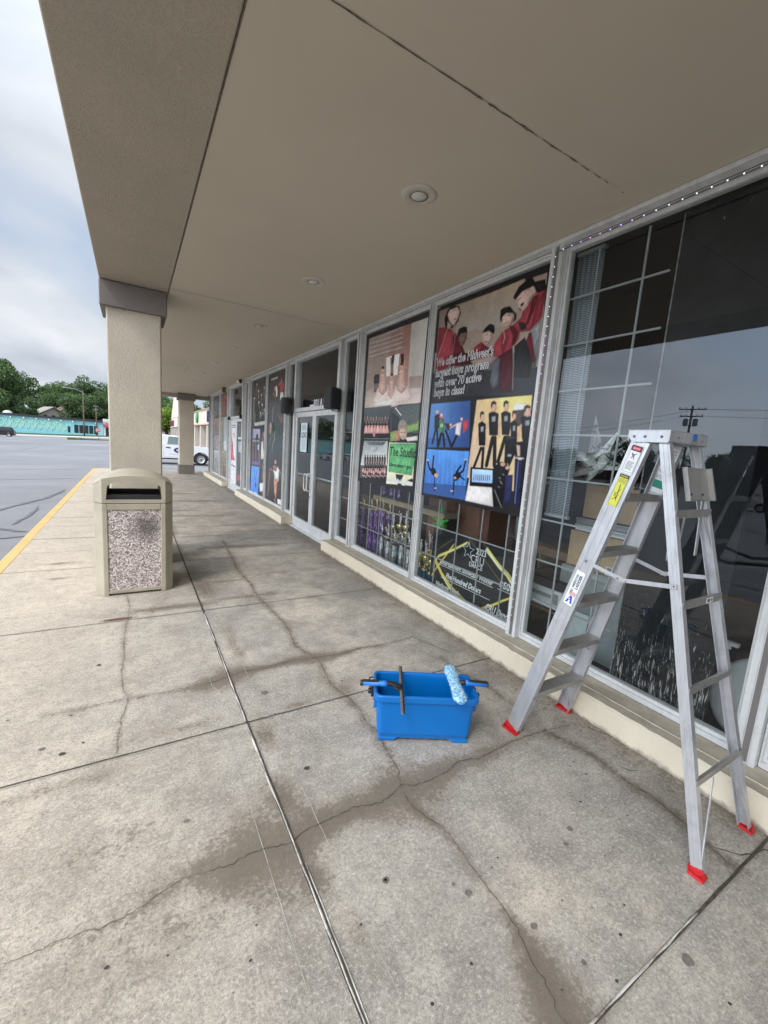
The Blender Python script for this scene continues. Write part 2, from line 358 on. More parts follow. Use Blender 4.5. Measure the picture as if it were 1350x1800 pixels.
M_CARD = simple('cardboard', (0.56, 0.39, 0.235), 0.85, var=0.12, vs=7, bump=0.1, bs=90)
M_GREY = simple('grey_plastic', (0.33, 0.36, 0.36), 0.5, var=0.08)
M_RUBBER = simple('tyre_rubber', (0.02, 0.02, 0.021), 0.85, var=0.3, vs=20)
# ------------------------------------------------------------------ text
FONT = None
def text(name, s, size, mats, loc, rot=(R(90), 0, R(-90)), parent=None, extrude=0.001, offset=0.0, shear=0.0, align='LEFT', sx=1.0, space=1.0, fit=None):
    cu = bpy.data.curves.new(name, 'FONT'); cu.body = s; cu.size = size; cu.extrude = extrude; cu.offset = offset; cu.shear = shear
    cu.align_x = align; cu.space_character = space; cu.resolution_u = 3
    o = bpy.data.objects.new(name, cu); COL.objects.link(o)
    bpy.context.view_layer.update()
    me = bpy.data.meshes.new_from_object(o.evaluated_get(bpy.context.evaluated_depsgraph_get()))
    bpy.data.objects.remove(o); bpy.data.curves.remove(cu)
    if fit: xs_ = [v.co.x for v in me.vertices]; sx = fit/(max(xs_)-min(xs_))
    me.name = name; me.materials.clear(); me.materials.append(mats)
    o = bpy.data.objects.new(name, me); COL.objects.link(o); o.location = loc; o.rotation_euler = rot; o.scale = (sx, 1, 1)
    if parent is not None: o.parent = parent
    return o
# ------------------------------------------------------------------ painted prints
def paint(prims, W, H, base, cell=5.0, gain=1.25, seed=1):
    """draw flat shapes (millimetres, origin lower left) on a grid; returns grid of linear colours"""
    sup = 2; c = cell/sup; nx, ny = int(W/c), int(H/c); nx -= nx % 2; ny -= ny % 2
    img = np.zeros((ny, nx, 3)); img[:] = srgb(base); rng = np.random.RandomState(seed)
    X = (np.arange(nx)+0.5)*W/nx; Y = (np.arange(ny)+0.5)*H/ny
    for kind, col, par, q in prims:
        P = np.array(q, float).reshape(-1, 2)
        pad = (par if kind in ('l', 'p') else 0) + 4
        i0, i1 = np.searchsorted(X, [P[:, 0].min()-pad, P[:, 0].max()+pad]); j0, j1 = np.searchsorted(Y, [P[:, 1].min()-pad, P[:, 1].max()+pad])
        if i1 <= i0 or j1 <= j0: continue
        gx, gy = np.meshgrid(X[i0:i1], Y[j0:j1]); sub = img[j0:j1, i0:i1]
        def inside():
            ins = np.zeros(gx.shape, bool); n = len(P)
            for a in range(n):
                x0, y0 = P[a]; x1, y1 = P[(a+1) % n]
                if y0 == y1: continue
                cr = ((y0 > gy) != (y1 > gy)) & (gx < (x1-x0)*(gy-y0)/(y1-y0)+x0); ins ^= cr
            return ins
        def segd(closed):
            d = np.full(gx.shape, 1e9); n = len(P)
            for a in range(n if closed else n-1):
                p0 = P[a]; p1 = P[(a+1) % n]; e = p1-p0; L2 = max(e@e, 1e-6)
                t = np.clip(((gx-p0[0])*e[0]+(gy-p0[1])*e[1])/L2, 0, 1)
                d = np.minimum(d, np.hypot(gx-p0[0]-t*e[0], gy-p0[1]-t*e[1]))
            return d
        if kind == 'p':
            soft = max(par*1.5, 3.0); d = segd(True); sd_ = np.where(inside(), d, -d); a = np.clip(0.5+sd_/soft, 0, 1)[..., None]
            ext = min(np.ptp(P[:, 0]), np.ptp(P[:, 1])); rnd = 0.66+0.40*np.clip(d/(ext*0.28+1), 0, 1)**0.7; dirn = 1.10-0.24*(gx-P[:, 0].min())/max(1, np.ptp(P[:, 0]))
            sh = (rnd*dirn)[..., None] if ext > 14 else 1.0
            if ext > 22:      # cloth folds and soft modelling inside the printed figure
                lc = np.array(srgb(col)); skin = lc[0] > .25 and lc[0] > lc[2]*1.15; am = .16 if skin else .42; kx, ky = (9, 9) if skin else (6, 34)
                yy = (np.arange(gy.shape[0])[:, None]+np.arange(gy.shape[1])[None]*.8)/ky; xx = (np.arange(gy.shape[1])[None]-np.arange(gy.shape[0])[:, None]*.25)/kx+40
                r = rng.rand(64, 256); y0 = yy.astype(int); x0 = np.floor(xx).astype(int); fy = yy-y0; fx = xx-x0; y0 %= 63; x0 %= 255
                fo = r[y0, x0]*(1-fy)*(1-fx)+r[y0+1, x0]*fy*(1-fx)+r[y0, x0+1]*(1-fy)*fx+r[y0+1, x0+1]*fy*fx
                sh = sh*(1+am*(fo-.55)*1.6)[..., None]
            sub[:] = sub*(1-a) + np.array(srgb(col))*sh*a
        elif kind == 'l':
            a = np.clip((par/2-segd(False))/2.0+0.5, 0, 1)[..., None]; sub[:] = sub*(1-a)+np.array(srgb(col))*a
        elif kind == 'g':
            a = inside()[..., None]*1.0; tl, tr, br, bl = [np.array(srgb(k)) for k in col]
            u = ((gx-P[:, 0].min())/max(1, np.ptp(P[:, 0])))[..., None]; v = ((gy-P[:, 1].min())/max(1, np.ptp(P[:, 1])))[..., None]
            cc = (bl*(1-u)+br*u)*(1-v)+(tl*(1-u)+tr*u)*v; sub[:] = sub*(1-a)+cc*a
        elif kind == 'n':
            amt, ce = par; sy, sx = gx.shape; k = max(1, int(ce/c)); r = rng.rand(sy//k+2, sx//k+2); r2 = rng.rand(sy//max(1, k//3)+2, sx//max(1, k//3)+2)
            def up(r, k):
                yy = np.arange(sy)/k; xx = np.arange(sx)/k; y0 = yy.astype(int); x0 = xx.astype(int); fy = (yy-y0)[:, None]; fx = (xx-x0)[None]
                return (r[y0][:, x0]*(1-fy)*(1-fx)+r[y0+1][:, x0]*fy*(1-fx)+r[y0][:, x0+1]*(1-fy)*fx+r[y0+1][:, x0+1]*fy*fx)
            m = up(r, k)*0.6+up(r2, max(1, k//3))*0.4; a = (inside()*np.clip((m-0.52)*5, 0, 1)*amt)[..., None]
            sub[:] = sub*(1-a)+np.array(srgb(col))*a
    def field(k):
        r = rng.rand(ny//k+2, nx//k+2); yy = np.arange(ny)/k; xx = np.arange(nx)/k; y0 = yy.astype(int); x0 = xx.astype(int); fy = (yy-y0)[:, None]; fx = (xx-x0)[None]
        return r[y0][:, x0]*(1-fy)*(1-fx)+r[y0+1][:, x0]*fy*(1-fx)+r[y0][:, x0+1]*(1-fy)*fx+r[y0+1][:, x0+1]*fy*fx
    img = img*(0.80+0.20*field(30)+0.14*field(9)+0.12*field(4))[..., None]
    for _ in range(1): img[1:-1] = (img[:-2]+2*img[1:-1]+img[2:])/4; img[:, 1:-1] = (img[:, :-2]+2*img[:, 1:-1]+img[:, 2:])/4
    img = img[::2]*0.5+img[1::2]*0.5; img = img[:, ::2]*0.5+img[:, 1::2]*0.5
    lum = img.mean(-1, keepdims=True); img = img*0.88+lum*0.12
    return np.clip(img*gain, 0, 0.9)
def print_mesh(name, img, W, H, origin, du, dv, mat, parent=None, thick=None):
    """grid of colours laid as a sheet from origin along du (right) and dv (up), metres"""
    ny, nx = img.shape[:2]; du = np.array(du, float); dv = np.array(dv, float); o = np.array(origin, float)
    u = np.linspace(0, W, nx+1); v = np.linspace(0, H, ny+1)
    V = (o + u[None, :, None]*du + v[:, None, None]*dv).reshape(-1, 3)
    ii, jj = np.meshgrid(np.arange(nx), np.arange(ny)); a = (jj*(nx+1)+ii).ravel()
    F = np.stack([a, a+1, a+nx+2, a+nx+1], 1)
    me = bpy.data.meshes.new(name); me.vertices.add(len(V)); me.vertices.foreach_set('co', V.ravel())
    me.loops.add(F.size); me.loops.foreach_set('vertex_index', F.ravel()); me.polygons.add(len(F))
    me.polygons.foreach_set('loop_start', np.arange(0, F.size, 4)); me.polygons.foreach_set('loop_total', np.full(len(F), 4))
    pad = np.zeros((ny+1, nx+1, 4)); pad[..., 3] = 1
    g = np.zeros((ny+2, nx+2, 3)); g[1:-1, 1:-1] = img; g[0] = g[1]; g[-1] = g[-2]; g[:, 0] = g[:, 1]; g[:, -1] = g[:, -2]
    pad[..., :3] = (g[:-1, :-1]+g[1:, :-1]+g[:-1, 1:]+g[1:, 1:])/4
    me.update(calc_edges=True)
    at = me.color_attributes.new('print', 'FLOAT_COLOR', 'POINT'); at.data.foreach_set('color', pad.astype(np.float32).ravel())
    me.materials.append(mat)
    ob = bpy.data.objects.new(name, me); COL.objects.link(ob)
    if parent is not None: ob.parent = parent
    return ob
POSTERS={}
POSTERS['A']=(5.235,3.79,1.125,3.05,'222223',[
('g',('a08e86','a9a49c','b3a59b','9b8a80'),0,[90,1873,1392,1863,1376,989,82,984]),
('g',('806258','8a5f52','a07a6c','98887c'),0,[650,1850,1077,1865,1096,1161,538,1263]),
('g',('9b8b82','8d7a72','8d7c72','8e7d73'),0,[90,1873,649,1857,532,1299,94,1195]),
('n','c8b8b0',(0.6,6),[90,1873,934,1855,922,1598,118,1616]),
('n','4e3a36',(0.5,6),[90,1873,934,1855,922,1598,118,1616]),
('l','5a4640',4,[111,1840,458,1823,902,1823]),
('l','c9c0ba',4,[115,1811,461,1797,905,1796]),
('l','5a4640',5,[119,1783,465,1772,909,1770]),
('l','c9c0ba',4,[123,1754,469,1746,913,1743]),
('l','5a4640',4,[127,1725,472,1720,917,1716]),
('l','c9c0ba',4,[131,1696,476,1694,921,1690]),
('l','5a4640',4,[135,1667,480,1668,925,1663]),
('l','c9c0ba',5,[139,1639,483,1642,929,1636]),
('l','5a4640',4,[143,1610,487,1617,933,1610]),
('g',('a6a29a','b5b2ac','a9a49c','a09a90'),0,[1084,1857,1392,1863,1367,1275,1110,1315]),
('l','866d62',4,[1136,1299,1143,1170]),
('l','866d62',4,[1176,1295,1183,1166]),
('l','866d62',4,[1216,1291,1224,1163]),
('l','866d62',4,[1256,1286,1263,1160]),
('l','866d62',4,[1295,1282,1302,1157]),
('l','866d62',4,[1333,1278,1340,1154]),
('g',('8d786c','8a756a','a08c80','9c8a7f'),0,[1114,1289,1372,1274,1366,1133,1121,1159]),
('g',('a58f84','b7a69c','c4b2a8','a8978c'),0,[93,1203,1364,1145,1371,986,81,986]),
('g',('d9d3cd','e2ddd6','d5cdc6','cfc5bd'),0,[566,1569,875,1573,857,1335,598,1342]),
('p','8a6b58',1,[665,1555,746,1558,764,1338,709,1344]),
('p','332c33',1,[288,1373,323,1399,424,1388,433,1272,293,1284]),
('p','6c5f58',1,[296,1284,424,1280,417,1171,311,1175]),
('p','d6bdb2',1,[306,1060,402,1224,653,1203,801,1068,703,1024,432,1009]),
('p','c29a8c',1,[421,1178,463,1377,569,1373,645,1176,543,1119]),
('p','cfa597',1,[447,1357,479,1397,542,1390,569,1330]),
('p','c79b84',1,[545,1421,543,1408,534,1399,520,1395,503,1397,487,1404,475,1416,469,1430,471,1443,480,1452,494,1456,511,1454,527,1447,539,1435]),
('p','4a3128',1,[461,1434,462,1473,505,1479,544,1460,535,1436,484,1449]),
('l','c69a82',10,[457,1378,460,1527]),
('l','c69a82',10,[557,1367,563,1500]),
('p','d6bdb2',1,[586,995,653,1154,846,1140,965,1011,890,967,683,948]),
('p','c29a8c',1,[669,1111,700,1269,781,1268,841,1113,764,1056]),
('p','cfa597',1,[688,1249,712,1288,760,1284,782,1227]),
('p','c79b84',1,[762,1314,761,1304,754,1296,743,1293,731,1294,718,1300,709,1309,704,1320,706,1331,713,1338,724,1342,737,1340,749,1334,758,1325]),
('p','4a3128',1,[697,1324,696,1362,729,1369,760,1352,754,1329,714,1340]),
('l','c69a82',10,[695,1269,694,1414]),
('l','c69a82',10,[773,1262,773,1392]),
('p','d6bdb2',1,[750,1057,843,1208,1086,1188,1229,1061,1133,1021,872,1009]),
('p','c29a8c',1,[862,1166,900,1370,1002,1365,1078,1162,980,1110]),
('p','cfa597',1,[884,1352,915,1389,976,1382,1002,1326]),
('p','c79b84',1,[978,1411,977,1397,968,1388,955,1383,938,1385,923,1393,911,1405,905,1420,907,1433,915,1443,929,1447,946,1445,961,1437,973,1425]),
('p','4a3128',1,[898,1424,899,1460,940,1465,979,1447,970,1425,920,1438]),
('l','c69a82',9,[894,1371,898,1510]),
('l','c69a82',9,[991,1360,997,1483]),
('p','3a2620',1,[895,1563,965,1559,979,1460,917,1455]),
('p','4a3026',1,[703,1577,764,1575,757,1482,705,1468]),
('l','b98a70',10,[832,1418,1098,1393]),
('p','e3d2c4',1,[267,1017,596,1059,869,1070,773,993,546,997]),
('n','f2e2d4',(0.4,6),[71,1120,1363,1077,1371,986,81,986]),
('g',('4c5356','444a4d','3c4144','3f4447'),0,[68,980,773,991,746,803,93,799]),
('p','1c1b1e',1,[91,814,744,817,768,605,113,594]),
('p','d6a196',1,[127,753,178,760,237,656,106,647]),
('p','5a4038',1,[174,790,172,784,167,780,158,777,148,777,139,780,132,785,128,791,130,797,136,801,144,804,154,804,164,801,171,796]),
('l','c99a88',7,[136,783,92,867]),
('l','c99a88',7,[168,783,180,872]),
('l','2b2426',6,[171,648,174,595]),
('p','cc8f84',1,[211,753,261,760,319,656,191,648]),
('p','5a4038',1,[257,789,255,783,250,779,241,776,231,776,222,779,215,784,212,790,214,795,219,800,228,802,238,802,247,800,254,795]),
('l','c99a88',7,[220,782,189,864]),
('l','c99a88',7,[251,782,264,861]),
('l','2b2426',6,[254,648,257,596]),
('p','d6a196',1,[293,752,341,759,398,657,273,649]),
('p','5a4038',1,[337,788,336,782,331,778,322,775,313,776,304,778,297,783,294,789,295,794,301,799,309,801,319,801,328,798,334,794]),
('l','c99a88',7,[301,781,284,862]),
('l','c99a88',7,[332,781,345,850]),
('l','2b2426',6,[335,649,338,598]),
('p','cc8f84',1,[373,751,420,758,476,657,354,649]),
('p','5a4038',1,[416,787,415,781,410,777,402,775,392,775,383,777,377,782,374,788,375,793,380,798,389,800,398,800,407,797,413,793]),
('l','c99a88',6,[381,780,339,861]),
('l','c99a88',7,[411,780,421,866]),
('l','2b2426',6,[414,650,417,599]),
('p','d6a196',1,[451,751,497,757,552,658,432,650]),
('p','5a4038',1,[493,786,492,780,487,776,479,774,470,774,461,776,455,781,452,786,453,792,458,796,466,799,475,799,484,796,490,792]),
('l','c99a88',6,[459,779,430,858]),
('l','c99a88',6,[488,779,499,855]),
('l','2b2426',6,[492,650,494,600]),
('p','cc8f84',1,[527,750,572,757,626,658,509,651]),
('p','5a4038',1,[568,785,567,779,562,775,554,773,545,773,537,775,531,780,528,785,529,791,534,795,542,798,551,798,559,795,565,790]),
('l','c99a88',6,[535,778,518,856]),
('l','c99a88',6,[563,778,575,845]),
('l','2b2426',6,[567,651,570,601]),
('p','d6a196',1,[601,750,645,756,698,659,584,651]),
('p','5a4038',1,[641,784,640,779,635,774,628,772,619,772,611,775,605,779,602,784,603,790,608,794,616,797,624,796,633,794,639,789]),
('l','c99a88',6,[609,777,569,855]),
('l','c99a88',6,[637,777,646,860]),
('l','2b2426',6,[641,652,643,603]),
('p','cc8f84',1,[674,749,717,756,768,659,657,652]),
('p','5a4038',1,[713,783,712,778,707,773,700,771,691,771,683,774,677,778,674,784,676,789,680,793,688,795,696,795,704,793,710,788]),
('l','c99a88',6,[681,777,654,853]),
('l','c99a88',6,[708,776,718,850]),
('l','2b2426',6,[712,652,715,604]),
('p','c88a80',1,[350,664,425,672,419,606,373,613]),
('l','7d7a78',7,[124,578,764,589]),
('g',('8b8f8c','a4a6a2','c9cac4','b8bbb5'),0,[128,549,748,559,769,265,74,215]),
('p','5f6462',1,[178,542,714,552,638,504,280,500]),
('g',('8d928f','999d99','b2b5b0','aaada8'),0,[264,500,652,504,679,414,199,392]),
('p','9ba19d',1,[514,464,507,448,484,435,450,426,409,424,372,430,344,442,333,457,340,474,364,487,399,496,440,497,476,491,503,479]),
('p','232123',1,[74,215,771,251,758,52,81,43]),
('p','17161a',1,[163,329,189,345,220,332,244,189,179,184]),
('p','7a5548',1,[207,354,206,349,201,344,194,341,185,341,177,343,171,347,168,352,170,357,175,362,182,365,191,365,199,363,205,359]),
('l','b98a78',6,[167,314,222,248]),
('l','b98a78',6,[229,272,192,208]),
('p','17161a',1,[233,333,258,349,289,336,312,194,248,189]),
('p','7a5548',1,[276,358,275,352,270,348,263,345,254,345,246,347,241,350,238,356,239,361,244,365,251,368,260,368,268,367,273,363]),
('l','b98a78',6,[237,318,291,253]),
('l','b98a78',6,[297,276,261,213]),
('p','17161a',1,[301,336,326,353,356,339,379,199,316,195]),
('p','7a5548',1,[343,361,342,356,338,352,331,349,322,348,314,350,309,354,306,359,307,364,312,369,319,371,327,372,335,370,341,366]),
('l','b98a78',6,[305,322,358,258]),
('l','b98a78',6,[364,280,329,218]),
('p','17161a',1,[368,340,392,356,421,343,444,204,383,200]),
('p','7a5548',1,[409,365,408,359,404,355,397,352,389,352,381,354,375,358,373,363,374,368,378,372,385,375,393,375,401,373,407,370]),
('l','b98a78',6,[372,326,424,262]),
('l','b98a78',6,[430,285,395,223]),
('p','17161a',1,[433,344,457,360,486,347,508,209,449,205]),
('p','7a5548',1,[474,368,473,363,468,359,462,356,454,355,446,357,440,361,438,366,439,371,443,376,450,378,458,379,466,377,471,373]),
('l','b98a78',6,[437,329,488,267]),
('l','b98a78',6,[494,289,460,228]),
('p','17161a',1,[498,347,521,363,549,350,571,214,513,210]),
('p','7a5548',1,[537,371,536,366,532,362,525,359,517,359,510,361,504,365,502,369,503,375,507,379,514,381,522,382,529,380,535,376]),
('l','b98a78',6,[501,333,551,271]),
('l','b98a78',6,[557,293,524,233]),
('p','17161a',1,[560,351,583,367,611,354,633,219,575,215]),
('p','7a5548',1,[599,375,598,370,594,365,587,363,580,362,572,364,567,368,565,373,566,378,570,382,577,385,584,385,591,383,597,379]),
('l','b98a78',6,[564,337,613,275]),
('l','b98a78',6,[619,297,587,237]),
('p','17161a',1,[622,354,644,370,671,357,693,224,637,219]),
('p','7a5548',1,[660,378,659,373,655,369,648,366,641,366,634,367,629,371,626,376,627,381,631,385,638,388,645,388,652,386,658,383]),
('l','b98a78',6,[625,340,674,279]),
('l','b98a78',6,[679,301,648,242]),
('p','17161a',1,[682,358,704,373,731,360,752,228,697,224]),
('p','7a5548',1,[720,381,719,376,715,372,708,369,701,369,694,371,689,374,686,379,687,384,691,388,698,391,705,391,712,389,717,386]),
('l','b98a78',6,[686,344,733,283]),
('l','b98a78',6,[739,305,708,246]),
('p','c98f85',1,[180,153,179,140,172,128,161,121,148,120,135,125,125,135,120,148,121,162,128,173,139,180,153,181,165,176,175,166]),
('p','2a2022',1,[173,187,172,182,167,178,159,176,151,175,142,176,136,180,134,184,135,189,140,193,148,196,157,196,165,195,171,192]),
('l','e0b8ac',7,[134,87,202,74]),
('p','c4a090',1,[172,176,171,171,167,168,161,166,155,165,149,166,144,169,142,173,143,177,147,181,152,183,159,184,165,182,170,179]),
('p','c98f85',1,[243,145,242,131,236,120,225,113,212,112,199,117,190,127,185,140,186,153,193,164,204,171,217,172,229,167,239,157]),
('p','2a2022',1,[237,177,236,172,231,168,223,165,215,165,207,166,201,169,198,174,200,179,204,183,212,185,221,186,229,185,235,181]),
('l','e0b8ac',7,[196,93,266,65]),
('p','c4a090',1,[233,180,232,176,229,173,223,171,217,170,211,171,206,174,204,178,205,182,209,186,214,188,221,188,227,187,231,184]),
('p','c98f85',1,[306,136,305,123,298,112,288,105,275,104,262,109,253,118,248,131,249,145,256,156,267,162,279,164,292,159,301,149]),
('p','2a2022',1,[295,197,294,192,289,188,282,185,274,185,266,186,260,189,257,194,259,198,263,202,271,205,279,206,287,204,293,201]),
('l','e0b8ac',7,[258,98,324,86]),
('p','c4a090',1,[294,185,293,181,290,178,284,176,278,175,272,176,267,179,265,183,266,187,270,190,275,193,282,193,288,192,292,189]),
('p','c98f85',1,[361,168,360,155,354,144,343,137,331,136,319,141,310,151,305,163,306,177,312,188,323,194,335,195,347,190,357,181]),
('p','2a2022',1,[357,186,356,182,351,178,344,175,336,174,328,176,322,179,320,183,321,188,326,192,333,195,341,195,349,194,354,191]),
('l','e0b8ac',7,[318,104,385,76]),
('p','c4a090',1,[353,190,353,186,349,182,344,180,337,180,332,181,327,184,325,188,326,192,330,195,335,197,341,198,347,196,351,194]),
('p','c98f85',1,[421,160,420,147,414,136,404,129,392,128,380,133,371,142,366,155,367,168,373,179,384,186,396,187,408,182,417,172]),
('p','2a2022',1,[413,206,412,201,407,197,400,195,392,194,385,195,379,199,377,203,378,208,382,212,389,214,398,215,405,213,411,210]),
('l','e0b8ac',6,[377,109,441,97]),
('p','c4a090',1,[412,194,411,191,408,187,402,185,396,185,390,186,386,189,384,192,385,196,388,200,394,202,400,202,406,201,410,198]),
('p','c98f85',1,[480,151,479,138,473,128,463,121,451,120,440,125,431,134,426,147,427,160,433,170,443,177,455,178,467,173,476,164]),
('p','2a2022',1,[473,196,471,191,467,187,460,185,452,184,444,185,439,188,437,193,438,197,442,201,449,204,457,204,465,203,470,200]),
('l','e0b8ac',7,[435,115,500,87]),
('p','c4a090',1,[469,199,468,195,465,192,460,190,454,189,448,190,444,193,442,197,443,201,446,204,451,206,457,207,463,205,467,203]),
('p','c98f85',1,[533,182,532,169,526,159,516,152,504,151,493,156,484,165,480,178,481,191,487,201,496,208,508,209,520,204,528,194]),
('p','2a2022',1,[527,215,526,210,521,206,514,204,507,203,499,204,494,208,491,212,493,216,497,220,504,223,512,223,519,222,524,219]),
('l','e0b8ac',7,[492,120,554,107]),
('p','c4a090',1,[525,203,525,200,521,196,516,194,510,194,505,195,501,198,499,201,500,205,503,209,508,211,514,211,519,210,524,207]),
('p','c98f85',1,[590,174,589,161,583,151,574,144,562,143,551,148,542,157,538,169,538,182,544,193,554,199,566,200,577,195,586,186]),
('p','2a2022',1,[584,205,583,200,579,196,572,194,564,193,557,194,552,198,549,202,550,206,555,210,562,213,569,213,577,212,582,209]),
('l','e0b8ac',6,[548,125,611,98]),
('p','c4a090',1,[581,208,580,204,577,201,572,199,566,198,561,199,556,202,555,206,555,210,559,213,564,215,569,215,575,214,579,211]),
('p','c98f85',1,[646,166,645,153,640,143,630,136,619,135,608,140,599,149,595,161,595,174,601,184,611,191,622,192,633,187,642,178]),
('p','2a2022',1,[636,223,635,219,631,215,625,212,617,212,610,213,605,216,602,220,603,225,608,229,614,231,622,232,629,230,634,227]),
('l','e0b8ac',6,[603,130,663,118]),
('p','c4a090',1,[635,212,634,208,631,205,626,203,621,203,615,204,611,207,609,210,610,214,613,217,618,219,624,220,629,218,633,216]),
('p','c98f85',1,[696,196,695,183,689,173,680,166,669,166,658,170,649,179,645,191,646,204,652,214,661,221,672,222,683,217,692,208]),
('p','2a2022',1,[692,213,691,209,687,205,680,202,673,202,666,203,661,206,658,210,659,215,663,219,670,221,677,222,684,220,690,217]),
('l','e0b8ac',6,[658,135,718,109]),
('p','c4a090',1,[689,216,688,213,685,209,680,207,674,207,669,208,665,211,663,214,664,218,667,221,672,223,678,224,683,223,687,220]),
('p','c98f85',1,[750,187,749,175,744,165,735,158,724,158,713,162,705,171,700,183,701,196,707,206,716,212,727,213,738,208,746,199]),
('p','2a2022',1,[742,231,741,227,737,223,731,221,724,220,717,221,712,225,709,229,710,233,714,237,721,239,728,240,735,238,740,235]),
('l','e0b8ac',6,[711,140,768,128]),
('p','c4a090',1,[741,221,740,217,737,214,733,212,727,211,722,212,718,215,716,219,717,222,720,226,725,228,730,228,735,227,739,224]),
('n','e0dcd8',(0.3,6),[48,275,165,283,197,54,72,42]),
('n','e0dcd8',(0.3,6),[684,280,766,286,772,146,690,138]),
('g',('3a4446','4a5254','46514a','343c3c'),0,[775,971,1367,981,1383,658,779,666]),
('n','9ba29e',(0.25,8),[789,971,1368,975,1374,793,1081,772]),
('p','7c9a52',1,[1119,752,1374,793,1383,694,1156,662]),
('l','2c3228',8,[1144,745,1343,778]),
('p','7d9e50',1,[793,666,932,694,924,574,803,550]),
('p','cfc4b8',1,[1128,610,1375,633,1377,583,1170,566]),
('l','e8e4dc',11,[869,954,1007,864]),
('p','2c2a30',1,[798,903,960,845,1007,694,829,687]),
('p','2e3133',1,[1097,662,1270,669,1278,619,1115,617]),
('p','b07a5a',1,[895,680,982,694,1024,576,900,560]),
('p','8f8578',1,[1165,720,1162,678,1139,645,1101,625,1055,625,1010,643,976,677,959,720,964,763,988,797,1027,815,1073,814,1117,795,1149,761]),
('p','c3a08c',1,[1161,656,1157,625,1138,600,1108,586,1071,585,1036,598,1009,623,996,654,1000,686,1020,711,1051,725,1088,725,1122,711,1148,686]),
('l','3c2c28',10,[1029,668,1062,668]),
('l','3c2c28',10,[1096,668,1129,668]),
('l','7a4a44',8,[1057,616,1111,617]),
('l','97705f',5,[1079,662,1086,639]),
('p','8d7d68',1,[982,694,1011,753,1119,752,1157,694,1100,720,1028,720]),
('p','17171b',1,[928,540,999,575,1089,551,1155,592,1208,548]),
('g',('d5cdb2','cfc6a8','c9be9e','d8cfae'),0,[784,543,1343,552,1357,78,787,41]),
('p','57a565',1,[798,533,1364,549,1359,370,1329,190,814,191]),
('p','5fb06c',12,[826,524,1334,539,1324,381,824,352]),
('p','23282e',1,[980,178,1166,182,1135,146,1124,58,1049,56]),
('p','25262b',1,[1345,160,1234,129,1305,117,1373,118]),
])
